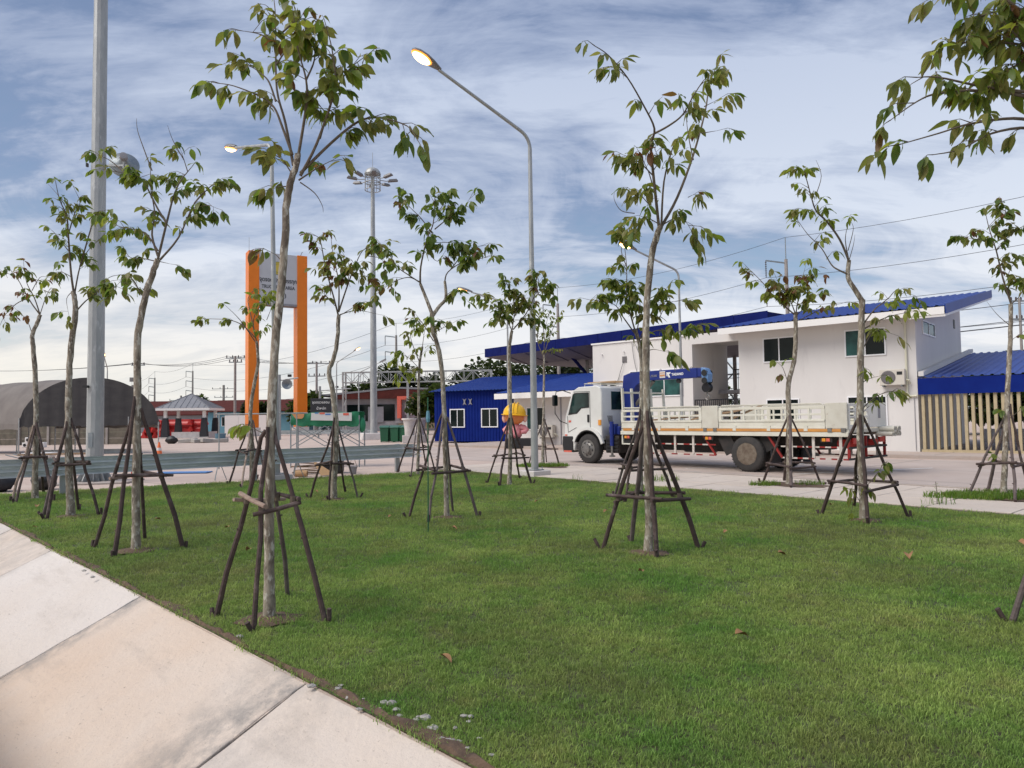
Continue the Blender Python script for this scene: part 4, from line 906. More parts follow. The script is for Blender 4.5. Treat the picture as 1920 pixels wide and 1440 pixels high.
stakes('four dark stakes around the bare topped tree before the truck tail', [(1538, 965), (1600, 950), (1706, 972), (1628, 985)], (1613, 790), .36, (1620, 978), .030, seed=14)
tree('young_tree', 'young tree with dark clustered leaves in the grassy pit before the louvred shed',
 [(1882, 935), (1883, 890), (1885, 840), (1887, 790), (1891, 700), (1895, 620), (1895, 570)], .052, .034, [
 ([(1896, 570), (1880, 520), (1868, 470), (1855, 430), (1848, 400)], 34), ([(1865, 460), (1840, 450), (1800, 445)], 24), ([(1860, 430), (1885, 400), (1880, 380)], 28), ([(1868, 470), (1895, 440), (1918, 425)], 26),
 ([(1895, 570), (1890, 520), (1900, 495)], 22), ([(1896, 570), (1915, 550), (1930, 500)], 22), ([(1893, 640), (1915, 625)], 6), ([(1886, 790), (1905, 775), (1918, 765)], 10), ([(1893, 610), (1870, 590), (1850, 565)], 0), ([(1884, 870), (1872, 858)], 3)], .165, {'leaf_deep': 4, 'leaf_olive': 4, 'leaf_red': 1}, 25)
stakes('four stakes around the tree in the grassy pit before the louvred shed', [(1812, 932), (1850, 925), (1935, 940), (1903, 945)], (1890, 780), .42, (1882, 935), .032, seed=15)
tree('young_tree', 'close young tree whose drooping branches reach in over the lawn from the right',
 [(2060, 1195), (2058, 1100), (2055, 950), (2045, 700), (2030, 450), (2010, 260), (2000, 130), (1995, 60)], .052, .028, [
 ([(2008, 250), (1960, 232), (1900, 222), (1820, 232), (1760, 250), (1690, 270)], 16), ([(2008, 260), (1930, 240), (1860, 250), (1800, 280), (1750, 290)], 12), ([(2005, 210), (1920, 180), (1840, 170), (1760, 175), (1720, 190), (1670, 225)], 24),
 ([(2004, 180), (1900, 170), (1830, 160), (1760, 145), (1720, 145)], 28), ([(2000, 130), (1930, 90), (1880, 80), (1800, 80), (1775, 85)], 30), ([(1998, 110), (1940, 40), (1890, 20), (1840, 30), (1830, 40)], 40),
 ([(1996, 70), (1900, 10), (1870, -20), (1800, -10), (1770, -5)], 24), ([(2000, 160), (1930, 120), (1890, 130), (1870, 150)], 44), ([(1998, 100), (1960, 40), (1930, 20)], 26), ([(1998, 120), (1940, 100), (1900, 60), (1885, 45)], 34)], .138, OL, 26, narrow=True, spread=.3)
stakes('dark stakes at the lawn edge under the close overhanging branches', [(1893, 1168), (1990, 1120), (2080, 1260), (2200, 1200)], (2050, 840), .60, (2060, 1195), .028, seed=16)

# ------------------------------------------------------------------ crane truck
TF = Vector((-.659, .752, 0)).normalized(); TL = Vector((-TF.y, TF.x, 0))
TO = Vector((2.56, 24.27, 0)) - TL*1.15
tk = thing('crane_truck', 'white cab flatbed truck with blue crane parked on the concrete road', 'truck', TO, math.atan2(TF.y, TF.x))
arch = [(.62*math.cos(a), .50+.62*math.sin(a)) for a in [R(x) for x in range(0, 181, 15)]]
arch = [(x, max(z, .5)) for x, z in arch]
prof = [(1.10, .42), (1.15, .80), (1.14, 1.15), (1.08, 1.62), (.86, 2.20), (.70, 2.50), (.45, 2.62), (-.40, 2.64), (-.56, 2.58), (-.62, 2.40), (-.62, 1.0), (-.62, .62)]
prof = prof + [(x, z) for x, z in reversed(arch)][0:0]
body = [(1.10, .42), (1.15, .80), (1.14, 1.15), (1.08, 1.62), (.86, 2.20), (.70, 2.50), (.45, 2.62), (-.40, 2.64), (-.56, 2.58), (-.62, 2.40), (-.62, .80)] + [(-.58, .80)] + [(x, z) for x, z in reversed(arch) if z > .79] + [(.64, .55), (.66, .42)]
cabm = MB().prism([(x, 1.12, z) for x, z in body], (0, -2.24, 0)); cab = cabm.build('cab', M['truck_white'], tk, bevel=.05, smooth=True)
MB().bb((-.60, -.9, .5), (1.0, .9, 1.3)).build('engine_block', M['chassis'], tk)
def side(poly, y=1.122, d=.012): return MB().prism([(x, y, z) for x, z in poly], (0, d, 0))
for s in (1, -1):
    y0 = 1.121*s; d = .012*s
    side([(.93, 1.66), (.70, 2.36), (.62, 2.42), (-.06, 2.42), (-.06, 1.90), (.30, 1.88), (.52, 1.70)], y0, d).build('window_surround', M['black'], cab)
    side([(.87, 1.71), (.665, 2.34), (.60, 2.385), (-.025, 2.385), (-.025, 1.935), (.30, 1.915), (.54, 1.735)], y0+d, d*.6).build('window', M['glass_cab'], cab)
    dr = MB()
    for a, b in (((.95, 1.05), (.97, 1.62)), ((-.10, 1.1), (-.10, 2.44)), ((.95, 1.05), (.55, 1.22)), ((-.10, 2.45), (.66, 2.46))): dr.bar((a[0], y0, a[1]), (b[0], y0, b[1]), .014, .014)
    dr.build('door_gap', M['black'], cab)
    MB().bb((-.06, y0-.01*s, 1.40), (.02, y0+.03*s, 1.66)).build('door_handle', M['black'], cab, bevel=.01)
    fl = MB()
    o_ = [(.74*math.cos(R(a)), .50+.74*math.sin(R(a))) for a in range(20, 166, 12)]; i_ = [(.64*math.cos(R(a)), .50+.64*math.sin(R(a))) for a in range(165, 19, -12)]
    fl.prism([(x, 1.10*s, z) for x, z in o_+i_], (0, .09*s, 0)); fl.build('fender', M['truck_white'], cab)
    i2 = [(.60*math.cos(R(a)), .50+.60*math.sin(R(a))) for a in range(165, 19, -12)]; o2 = [(.638*math.cos(R(a)), .50+.638*math.sin(R(a))) for a in range(20, 166, 12)]
    MB().prism([(x, .75*s, z) for x, z in o2+i2], (0, .42*s, 0)).build('wheel_arch', M['black'], cab)
    mi = MB(); mi.tube([(.80, 1.12*s, 2.42), (.98, 1.34*s, 2.52), (1.12, 1.52*s, 2.48), (1.15, 1.56*s, 2.2), (1.15, 1.56*s, 1.72), (1.06, 1.40*s, 1.45), (1.0, 1.14*s, 1.36)], .016, 7); mi.build('mirror_arm', M['black'], tk, smooth=True)
    MB().bb((1.10, 1.46*s, 1.98), (1.20, 1.66*s, 2.36)).build('mirror', M['black'], tk, bevel=.03)
    MB().bb((1.09, 1.48*s, 2.0), (1.099, 1.64*s, 2.34)).build('mirror_glass', M['glass'], tk)
    MB().bb((.88, .72*s, .93), (1.165, 1.10*s, 1.10)).build('headlight', M['lampglass'], tk, bevel=.03)
    MB().bb((-.48, 1.115*s, 1.30), (-.60, 1.15*s, 1.48)).build('side_marker', M['amber'], tk)
    MB().bb((1.0, 1.10*s, .93), (1.10, 1.135*s, .98)).build('side_reflector', M['coral'], tk)
MB().prism([(.70, 1.14, .36), (1.20, 1.14, .36), (1.24, 1.14, .60), (1.22, 1.14, .92), (.72, 1.14, .92)], (0, -2.28, 0)).build('bumper', M['black'], tk, bevel=.03)
MB().bb((.78, 1.141, .36), (1.15, 1.15, .42)).build('bumper_strip', M['coral'], tk)
MB().prism([(1.092, .98, 1.70), (1.092, -.98, 1.70), (.885, -.94, 2.24), (.885, .94, 2.24)], Vector((.03, 0, .012))).build('windscreen', M['glass'], cab)
MB().bb((-.635, -.55, 1.82), (-.615, .62, 2.44)).build('rear_window', M['glass_cab'], cab)
MB().bb((1.135, -.6, 1.15), (1.155, .6, 1.32)).build('grille', M['black'], cab)
MB().bb((.80, 1.121, 1.40), (.92, 1.13, 1.47)).build('badge', M['coral'], cab)
rk = MB()
for y in (-.8, 0, .8): rk.tube([(.45, y, 2.60), (.40, y, 2.74), (-.3, y, 2.74), (-.34, y, 2.62)], .015, 6)
for x in (.40, .1, -.25): rk.tube([(x, -.85, 2.74), (x, .85, 2.74)], .015, 6)
rk.build('roof_rack', M['bed_cream'], tk)
bo = MB()
for k in range(5): bo.bar((.35-.03*k, .7-.1*k, 2.77), (-.75, .5-.28*k, 2.79), .07, .03)
tag(bo.build('plank_load', M['card'], tk))
# wheels
def wheel(x, y, w_, rim, side_, name='wheel', inset=False):
    wo_ = bpy.data.objects.new(name, None); C.objects.link(wo_); wo_.parent = tk; wo_.location = (x, y, .50)
    ty = MB().lathe((0, -w_/2, 0), [(.30, 0), (.44, .0), (.485, .03), (.50, .07), (.50, w_-.07), (.485, w_-.03), (.44, w_), (.30, w_)], 36, (0, 1, 0), cap=False)
    for k in range(36):
        a = 2*math.pi*k/36; ty.box((.497*math.cos(a), 0, .497*math.sin(a)), (.012, w_*.8, .03), Matrix.Rotation(-a, 3, 'Y'))
    ty.build('tyre', M['rubber'], wo_, smooth=True)
    s = side_; e = s*w_/2
    if inset: pr = [(.315, .0), (.30, -.02), (.285, -.09), (.12, -.10), (.11, -.02), (0, -.02)]
    else: pr = [(.315, .0), (.30, .0), (.27, -.05), (.20, .02), (.15, .05), (.145, .09), (.06, .10), (0, .10)]
    MB().lathe((0, e, 0), [(a, b) for a, b in pr], 32, (0, s, 0)).build('rim', rim, wo_, smooth=True, ang=30)
    for k in range(8):
        a = 2*math.pi*k/8+.2; z0 = -.095 if inset else .0
        MB().lathe((.215*math.cos(a), e+s*(z0+.0), .215*math.sin(a)), [(.036, 0), (.036, .012), (0, .012)], 10, (0, s, 0)).build('hand_hole', M['black'], wo_)
    for k in range(10):
        a = 2*math.pi*k/10; MB().lathe((.165*math.cos(a) if not inset else .15*math.cos(a), e+s*(.04 if not inset else -.10), .165*math.sin(a) if not inset else .15*math.sin(a)), [(.016, 0), (.016, .035), (0, .035)], 6, (0, s, 0)).build('wheel_nut', M['steel'], wo_)
for s in (1, -1):
    wheel(0, s*1.02, .28, M['steel'], s)
    wheel(-5.98, s*1.05, .27, M['rim_rust'], s, inset=True); wheel(-5.98, s*.74, .27, M['rim_rust'], s, inset=True)
MB().tube([(0, -.9, .5), (0, .9, .5)], .07, 10).build('axle', M['chassis'], tk); MB().tube([(-5.98, -.9, .5), (-5.98, .9, .5)], .10, 10).build('axle', M['chassis'], tk)
MB().ball((-5.98, 0, .5), .24).build('differential', M['chassis'], tk, smooth=True)
for s in (.42, -.42): MB().bb((-8.6, s-.05, .72), (.9, s+.05, 1.0)).build('chassis_rail', M['chassis'], tk)
MB().bb((-1.30, .35, .38), (-.72, 1.06, .95)).build('battery_box', M['chassis'], tk, bevel=.02)
for k in range(4): MB().bb((-1.28, 1.06, .44+.12*k), (-.76, 1.10, .50+.12*k)).build('step', M['black'], tk)
MB().lathe((-2.6, -.80, .68), [(.28, 0), (.30, .02), (.30, 1.1), (.28, 1.12)], 20, (-1, 0, 0)).build('fuel_tank', M['steel'], tk)
MB().bb((-5.0, -.5, .50), (-2.2, .4, .75)).build('underbody', M['chassis'], tk)
MB().lathe((-7.4, -.1, .62), [(.0, 0), (.46, .0), (.50, .05), (.50, .2), (.46, .25), (0, .25)], 24, (0, 0, 1)).build('spare_wheel', M['rubber'], tk)
# crane
cr = MB(); cr.bb((-1.28, -1.0, .98), (-.82, 1.0, 1.26)); cr.build('crane_base', M['crane_blue'], tk, bevel=.03)
MB().lathe((-1.05, 0, 1.26), [(.30, 0), (.30, .18), (.24, .22), (.22, .6)], 20).build('slew_ring', M['crane_blue'], tk, smooth=True)
MB().prism([(-1.22, .18, 1.8), (-.82, .18, 1.8), (-.74, .18, 2.5), (-.80, .18, 2.98), (-1.10, .18, 3.06), (-1.75, .18, 3.08), (-1.75, .18, 2.80), (-1.35, .18, 2.62), (-1.18, .18, 2.4)], (0, -.36, 0)).build('crane_column', M['crane_blue'], tk, bevel=.02)
MB().bb((-3.72, -.135, 2.765), (-1.5, .135, 3.075)).build('boom', M['crane_blue'], tk, bevel=.015)
MB().bb((-3.86, -.115, 2.79), (-3.722, .115, 3.05)).build('boom', M['crane_blue'], tk, bevel=.012)
MB().prism([(-3.86, .13, 3.08), (-4.02, .13, 3.04), (-4.12, .13, 2.86), (-4.10, .13, 2.62), (-3.98, .13, 2.58), (-3.88, .13, 2.78)], (0, -.26, 0)).build('boom_head', M['crane_light'], tk, bevel=.015)
for z in (2.90, 2.66): MB().lathe((-4.0, -.16, z), [(.0, 0), (.10, 0), (.075, .03), (.10, .06), (0, .06)], 16, (0, 1, 0)).build('sheave', M['black'], tk); MB().lathe((-4.0, .10, z), [(.0, 0), (.10, 0), (.075, .03), (.10, .06), (0, .06)], 16, (0, 1, 0)).build('sheave', M['black'], tk)
MB().lathe((-4.0, -.10, 2.44), [(.0, 0), (.14, 0), (.14, .03), (.11, .06), (.11, .14), (.14, .17), (.14, .20), (0, .20)], 20, (0, 1, 0)).build('hook_block', M['black_metal'], tk)
for y in (-.05, .05): MB().tube([(-4.0, y, 2.64), (-4.0, y, 2.50)], .012, 5).build('hoist_rope', M['black'], tk)
hk = [(0, 0, .0), (0, 0, -.08), (-.06, 0, -.12), (-.08, 0, -.18), (-.03, 0, -.24), (.04, 0, -.23), (.065, 0, -.17)]
MB().tube([Vector((-4.0, 0, 2.31))+Vector(p) for p in smooth([Vector(p) for p in hk])], [.025]*21+[.022, .018, .012, .007], 8).build('hook', M['steel'], tk, smooth=True)
MB().lathe((-2.95, 0, 2.70), [(0, -.05), (.07, -.05), (.07, .06), (0, .06)], 12, (0, 1, 0)).build('boom_roller', M['black'], tk)
for x in (-2.2, -3.1, -3.4): MB().tube([(x, 0, 3.07), (x-.02, 0, 3.12), (x-.06, 0, 3.12), (x-.08, 0, 3.07)], .008, 5).build('cable_guide', M['black'], tk)
MB().tube([(-1.16, 0, 1.95), (-1.95, 0, 2.76)], .06, 10).build('lift_cylinder', M['steel'], tk)
for s in (1, -1):
    MB().bb((-1.16, 1.0*s-.09, 1.00), (-.94, 1.0*s+.09, 1.34)).build('outrigger_beam', M['crane_blue'], tk, bevel=.015)
    MB().tube([(-1.05, 1.12*s, .62), (-1.05, 1.12*s, 1.42)], .068, 12).build('outrigger_leg', M['crane_blue'], tk, smooth=True)
    MB().tube([(-1.05, 1.12*s, .30), (-1.05, 1.12*s, .62)], .042, 10).build('outrigger_rod', M['steel'], tk, smooth=True)
    MB().lathe((-1.05, 1.12*s, .26), [(.10, 0), (.10, .04), (.04, .06)], 12).build('outrigger_foot', M['steel'], tk)
lv = MB()
for k in range(6): lv.bar((-.86-.03*k, 1.02, 1.34), (-.84-.04*k, 1.08, 1.62), .012)
lv.build('control_lever', M['black'], tk)
RB = (math.pi/2, 0, math.pi)        # text on the left side, read from the left
text('ZE300', .10, M['greywall'], tk, (-2.05, .139, 2.90), RB, shear=.25)
MB().bb((-2.52, .136, 2.82), (-2.30, .140, 3.04)).build('sticker', M['tarp_white'], tk)
MB().bb((-2.51, .141, 2.87), (-2.31, .143, 2.93)).build('sticker_band', M['tarp_orange'], tk); MB().bb((-2.51, .141, 2.97), (-2.31, .143, 2.995)).build('sticker_band', M['tarp_orange'], tk)
lg = MB(); lg.prism([(-2.56, .138, 2.99), (-2.74, .138, 2.99), (-2.72, .138, 2.94), (-2.67, .138, 2.94), (-2.72, .138, 2.82), (-2.66, .138, 2.82), (-2.60, .138, 2.94), (-2.58, .138, 2.94)], (0, .004, 0)); lg.prism([(-2.56, .138, 2.93), (-2.59, .138, 2.93), (-2.62, .138, 2.86), (-2.59, .138, 2.86)], (0, .004, 0)); lg.build('logo', M['paint_white'], tk)
text('TADANO', .105, M['paint_white'], tk, (-3.0, .139, 2.91), RB, bold=.004)
# headboard
hb = MB()
for y in (1.10, .62, -.40, -1.10):
    hb.bar((-1.56, y, 1.15), (-1.50 if y > -1 else -1.50, y*(.985), 2.50), .09, .06)
hb.bar((-1.52, -1.10, 2.36), (-1.52, 1.10, 2.36), .07, .06); hb.bar((-1.55, -1.10, 1.85), (-1.55, 1.10, 1.85), .08, .06)
hb.build('headboard', M['bed_cream'], tk, bevel=.008)
# bed
MB().bb((-8.78, -1.16, 1.10), (-1.50, 1.16, 1.19)).build('deck', M['plate_cream'], tk)
for s in (1, -1):
    MB().bb((-8.78, 1.165*s-.02, 1.00), (-1.48, 1.165*s+.03, 1.115)).build('side_beam', M['bed_cream'], tk, bevel=.008)
    MB().bb((-8.60, 1.19*s-.02, 1.125), (-1.60, 1.19*s+.012, 1.20)).build('reflective_strip', M['orange_strip'], tk)
    for x0, x1 in ((-4.55, -1.52), (-8.20, -5.13)):
        g0 = MB(); y = 1.16*s; n_ = 8
        g0.bb((x0, y-.018, 1.21), (x1, y+.018, 1.40)); g0.bb((x0, y-.03, 1.385), (x1, y+.035, 1.44)); g0.bb((x0, y-.028, 1.205), (x1, y+.03, 1.245))
        gate = g0.build('side_gate', M['bed_cream'], tk, bevel=.006)
        for z, h in ((1.575, .055), (1.76, .075)): MB().bb((x0, y-.022, z-h/2), (x1, y+.022, z+h/2)).build('gate_bar', M['bed_cream'], gate, bevel=.006)
        for k in range(n_+1):
            xm = x0+.04+(x1-x0-.08)*k/n_; wd = .05 if k % 4 else .10
            MB().bb((xm-wd/2, y-.016, 1.441), (xm+wd/2, y+.026, 1.72)).build('gate_upright', M['bed_cream'], gate)
        MB().tube([(x0+.05, y, 1.80), (x0+.10, y, 1.85), (x1-.10, y, 1.85), (x1-.05, y, 1.80)], .02, 8).build('top_tube', M['plate_cream'], gate)
        for xm in (x0+.5, x1-.5, (x0+x1)/2): MB().bb((xm-.05, y+.036*s-.012, 1.14), (xm+.05, y+.036*s+.012, 1.28)).build('hinge', M['bed_cream'], gate)
    for x0, x1, z1 in ((-5.11, -4.57, 1.86), (-8.77, -8.22, 1.86)):
        MB().bb((x0, 1.16*s-.02, 1.205), (x1, 1.16*s+.035, z1)).build('post_plate', M['plate_cream'], tk, bevel=.012)
        MB().bb((x0+.05, 1.16*s-.0, 1.12), (x0+.16, 1.16*s+.055, 1.22)).build('latch', M['steel'], tk); MB().bb((x1-.16, 1.16*s-.0, 1.12), (x1-.05, 1.16*s+.055, 1.22)).build('latch', M['steel'], tk)
    # cream frame under the front of the bed
    q_ = MB(); y = 1.12*s
    for a, b in (((-1.52, .70), (-1.52, 1.0)), ((-1.50, .70), (-2.06, .70)), ((-2.04, .70), (-2.18, 1.0)), ): q_.bar((a[0], y, a[1]), (b[0], y, b[1]), .075, .04)
    q_.build('side_frame', M['bed_cream'], tk); MB().bb((-2.04, y-.03, .74), (-1.56, y-.01, 1.0)).build('tool_box', M['black'], tk)
    # red and white side guards
    for xa, xb, xs in ((-2.3, -4.95, (-2.75, -3.55, -4.2)), (-6.95, -8.75, (-7.25, -7.85, -8.55))):
        n_ = 12
        for z in (.73, .43):
            for k in range(n_):
                a = xa+(xb-xa)*k/n_; b = xa+(xb-xa)*(k+1)/n_
                MB().bb((a, 1.09*s-.012, z-.019), (b, 1.09*s+.012, z+.019)).build('guard_rail', M['redwhite_red' if k % 2 else 'redwhite_white'], tk)
        for x in xs: MB().bb((x-.035, 1.10*s-.006, .45), (x+.035, 1.10*s+.02, 1.0)).build('guard_post', M['redwhite_white'], tk)
    MB().bar((-4.95, 1.09*s, .43), (-4.55, 1.09*s, .99), .05).build('guard_strut', M['redwhite_red'], tk); MB().bar((-6.6, 1.09*s, .99), (-6.98, 1.09*s, .43), .05).build('guard_strut', M['redwhite_red'], tk)
    MB().bar((-5.45, 1.05*s, .52), (-5.20, 1.05*s, 1.0), .05, .4).build('mudguard', M['chassis'], tk); MB().bar((-6.42, 1.0*s, 1.0), (-6.62, 1.0*s, .62), .04, .5).build('mudguard', M['chassis'], tk)
    MB().bb((-6.70, .62*s, .18), (-6.68, 1.15*s, .66)).build('mud_flap', M['seat_dark'], tk)
    for x in (-1.72, -4.75, -8.2): MB().bb((x-.15, 1.12*s-.01, .86), (x+.15, 1.12*s+.03, .98)).build('lamp_bracket', M['chassis'], tk); MB().bb((x-.10, 1.12*s+.03, .88), (x-.01, 1.12*s+.045, .96)).build('marker_lamp', M['coral'], tk); MB().bb((x+.01, 1.12*s+.03, .88), (x+.10, 1.12*s+.045, .96)).build('marker_lamp', M['amber'], tk)
# rear
rg = MB(); x = -8.76
for z, h in ((1.25, .09), (1.50, .05), (1.66, .05), (1.80, .07)): rg.bb((x-.02, -.05, z-h/2), (x+.02, 1.10, z+h/2))
for y in (-.03, .35, .72, 1.08): rg.bb((x-.018, y-.04, 1.206), (x+.018, y+.04, 1.83))
rg.build('tail_gate', M['truck_white'], tk)
MB().bb((x-.03, -1.16, 1.22), (x+.03, -.08, 1.85)).build('tail_panel', M['truck_white'], tk, bevel=.01)
MB().bb((x-.05, -.72, 1.45), (x-.031, -.62, 1.80)).build('latch', M['greywall'], tk)
pl = MB(); q = random.Random(4)
for k in range(9):
    y = -1.12+.13*(k % 5); z = 1.04+.12*(k//5)
    rr = .055+.02*q.random(); MB().lathe((-8.72, y, z), [(rr*.6, .02), (rr, .02), (rr, .42), (rr*.6, .42), (rr*.55, .1)], 12, (-1, q.uniform(-.08, .08), q.uniform(-.03, .03)), cap=False).build('rolled_sheet', M['plate_cream'], tk)
ur = MB()
for y in (1.08, .1, -1.08): ur.bar((-8.74, y, .42), (-8.74, y, 1.0), .06)
ur.build('underrun_post', M['redwhite_red'], tk)
for z in (.44, .72): MB().bar((-8.77, -1.12, z), (-8.77, 1.12, z), .05).build('underrun_bar', M['chassis'], tk)
for y in (.8, -.8): MB().bb((-8.80, y-.16, .82), (-8.76, y+.16, .96)).build('tail_light', M['red'], tk)
for y in (.55, -.5): MB().lathe((-8.76, y, .80), [(0, 0), (.11, 0), (.12, .5), (0, .5)], 14, (1, 0, 0)).build('air_tank', M['red'], tk)
# load on the deck
ld = MB()
for k in range(5): ld.bar((-2.2-.6*k, .5-.2*k, 1.45+.08*(k % 2)), (-4.4-.4*k, -.3+.15*k, 1.62+.06*k), .05)
tag(ld.build('loose_poles', M['wood']), 'loose timber poles lying on the truck bed behind the slatted side', 'timber'); bpy.data.objects['loose_poles'].matrix_world = tk.matrix_basis if False else (Matrix.Translation(TO) @ Matrix.Rotation(math.atan2(TF.y, TF.x), 4, 'Z'))

# ------------------------------------------------------------------ lamps and masts
def lamp_post(label, base, h, arm, arm_rise, r=.095, lit=True, footing=.0, arm_r=.045, head=1.0, group='street lamps on galvanised posts'):
    b = Vector(base); t = thing('street_lamp', label, 'street lamp', b, 0, group)
    n = 9; pts = [(0, 0, footing), (0, 0, h*.33), (0, 0, h*.34), (0, 0, h*.97)]
    MB().tube(pts[:2], [r, r*.84], 12).build('post', M['galv'], t, smooth=True)
    a = Vector((arm[0], arm[1], 0)); L_ = a.length; an = a.normalized(); e = Vector((a.x, a.y, h+arm_rise))
    curve = [Vector((0, 0, h*.33)), Vector((0, 0, h*.66)), Vector((0, 0, h*.95))]
    for k in range(1, 7):
        f = k/6; th_ = f*math.atan2(L_, arm_rise+1e-6); curve.append(Vector((0, 0, h*.95)) + an*(.05*h*(1-math.cos(th_))) + Vector((0, 0, .05*h*math.sin(th_))))
    curve += [curve[-1].lerp(e, .33), curve[-1].lerp(e, .66), e]
    rr = [r*.82, r*.66, r*.55]+[arm_r*1.05]*6+[arm_r, arm_r*.95, arm_r*.9]
    MB().tube(curve, rr, 12).build('arm', M['galv'], t, smooth=True)
    d = (e-curve[-3]).normalized(); s = Vector((-an.y, an.x, 0)); up = s.cross(d); up = up if up.z > 0 else -up
    hs = MB(); hp = []
    L2 = .86*head; prof = [(0, .05), (.12, .09), (.3, .15), (.55, .19), (.8, .17), (.95, .09), (1.0, .02)]
    vs = []; k = 14
    for f, wd in prof:
        c = e + d*(f*L2-.05)
        for j in range(k):
            th_ = 2*math.pi*j/k; z = math.sin(th_); vs.append(c + s*(math.cos(th_)*wd*head) + up*((z*.11 if z > 0 else z*.03)*head*(wd/.19)**.5 + .02))
    hs.add(vs, [(i*k+j, i*k+(j+1) % k, (i+1)*k+(j+1) % k, (i+1)*k+j) for i in range(len(prof)-1) for j in range(k)] + [tuple(range(k)), tuple((len(prof)-1)*k+j for j in range(k))])
    hd = hs.build('lamp_head', M['lampshell'], t, smooth=True, ang=60)
    gl = MB(); c = e + d*(.60*L2) - up*.015*head; vs = []
    for i in range(5):
        f = i/4*math.pi/2
        for j in range(16):
            th_ = 2*math.pi*j/16; vs.append(c + s*(math.cos(th_)*.155*head*math.cos(f)) + d*(math.sin(th_)*.26*head*math.cos(f)) - up*(math.sin(f)*.10*head))
    gl.add(vs, [(i*16+j, i*16+(j+1) % 16, (i+1)*16+(j+1) % 16, (i+1)*16+j) for i in range(4) for j in range(16)]).build('lamp_glass', M['lampglow' if lit else 'lampglass'], hd, smooth=True)
    if footing:
        MB().box((0, 0, footing/2-.01), (.62, .62, footing), R(40)).build('footing', M['stone_white'], t, bevel=.02)
        MB().box((0, 0, footing+.012), (.36, .36, .024), R(40)).build('base_plate', M['galv'], t)
        for k in range(4):
            a_ = R(40+45+90*k); MB().tube([(.20*math.cos(a_), .20*math.sin(a_), footing), (.20*math.cos(a_), .20*math.sin(a_), footing+.10)], .014, 6).build('bolt', M['galv_dark'], t)
    if lit:
        rm = MB(); vs = []; c2 = c + up*.004
        for k_ in range(16):
            th_ = 2*math.pi*k_/16
            for f in (.155, .182): vs.append(c2 + s*(math.cos(th_)*f*head) + d*(math.sin(th_)*f*1.62*head) - up*(.022*head if f < .17 else .0))
        rm.add(vs, [(2*k_, 2*k_+1, (2*k_+3) % 32, (2*k_+2) % 32) for k_ in range(16)]).build('glow_ring', M['edgeglow'], hd)  # added emissive ring for the orange edge glow, not a reflector
    return t
lamp_post('tall lit street lamp on concrete footing at the lawn edge left of the truck', gnd(1003, 893), 9.5, (-2.35, -1.6), 1.0, .10, True, .17)
lamp_post('lit street lamp in front of the orange pylon', gnd(519, 900), 9.35, (-2.04, 2.7), .9, .095, True, .16).rotation_euler = (0, R(-1.0), 0)
lamp_post('lit street lamp standing between the truck and the white building', Vector((7.45, 31.2, 0)), 8.1, (-2.0, -.6), .7, .085)
lamp_post('lit street lamp by the low white building and blue shed', at(953, 838, 38)*Vector((1, 1, 0)) if False else Vector((-.2, 38, 0)), 7.9, (-1.95, .4), .55, .075)
lamp_post('lit street lamp far behind the crooked tree', Vector((-18.8, 76, 0)), 7.9, (2.0, -.5), 1.0, .10)
lamp_post('lit street lamp far behind the grey tent', Vector((-43.4, 76, 0)), 7.6, (.7, -1.8), .9, .10)
lamp_post('unlit street lamp far behind the steel gantry', Vector((-17.3, 80, 0)), 7.0, (2.5, -.4), 1.0, .11, lit=False)

# big galvanised mast on the left, with horn loudspeaker
b = gnd(177, 905); ms = thing('mast', 'thick tall galvanised steel mast with gusseted base plate at the lawn corner', 'mast', b)
MB().lathe((0, 0, .02), [(.215, 0), (.20, 4), (.185, 8), (.17, 13), (.15, 19), (.13, 24)], 12).build('pole', M['galv'], ms, smooth=True, ang=20)
MB().lathe((0, 0, -.0), [(.48, 0), (.48, .035)], 24).build('base_plate', M['galv_dark'], ms)
for k in range(10):
    a = 2*math.pi*k/10+.15; c, s = math.cos(a), math.sin(a); tv = Vector((-s, c, 0))*.007
    MB().prism([Vector((.205*c, .205*s, .036))-tv, Vector((.44*c, .44*s, .036))-tv, Vector((.44*c, .44*s, .09))-tv, Vector((.205*c, .205*s, .52))-tv], tv*2).build('gusset', M['galv'], ms)
    a += .31; MB().tube([(.40*math.cos(a), .40*math.sin(a), .03), (.40*math.cos(a), .40*math.sin(a), .13)], .02, 6).build('bolt', M['galv_dark'], ms)
MB().bb((-.20, -.27, 2.55), (-.06, -.20, 2.62)).build('cable_clip', M['black'], ms); MB().bb((-.24, -.2, 8.6), (-.19, -.14, 8.7)).build('cable_clip', M['black'], ms)
MB().bb((-.06, -.215, .95), (.06, -.19, 1.35)).build('hand_hole_cover', M['galv_dark'], ms)
tag(MB().prism([Vector((b.x-.65, b.y-.95, -.02)), Vector((b.x+1.15, b.y-.5, -.02)), Vector((b.x+1.0, b.y+.7, -.02)), Vector((b.x-.9, b.y+.4, -.02))], (0, 0, .07)).build('mast_footing', M['kerb'], bevel=.02), 'low tan concrete footing under the galvanised mast', 'footing')
def horn(label, pos, aim, k=1.0):
    t = thing('horn_loudspeaker', label, 'loudspeaker', pos); ax = Vector(aim).normalized()
    MB().lathe((0, 0, 0), [(.07, .0), (.09, .10), (.14, .20), (.24, .28), (.35, .33), (.36, .34), (.34, .335), (.22, .27), (.05, .12), (.0, .10)], 28, ax, cap=False).build('bell', M['galv_dark'], t, smooth=True)
    MB().lathe((0, 0, 0), [(.0, -.16), (.09, -.15), (.10, -.04), (.08, .0)], 18, ax).build('driver', M['greywall'], t, smooth=True)
    for o in t.children: o.scale = (k, k, k)
    MB().bar((0, 0, -.06), (0, 0, -.28), .04).build('bracket', M['galv'], t)
    return t
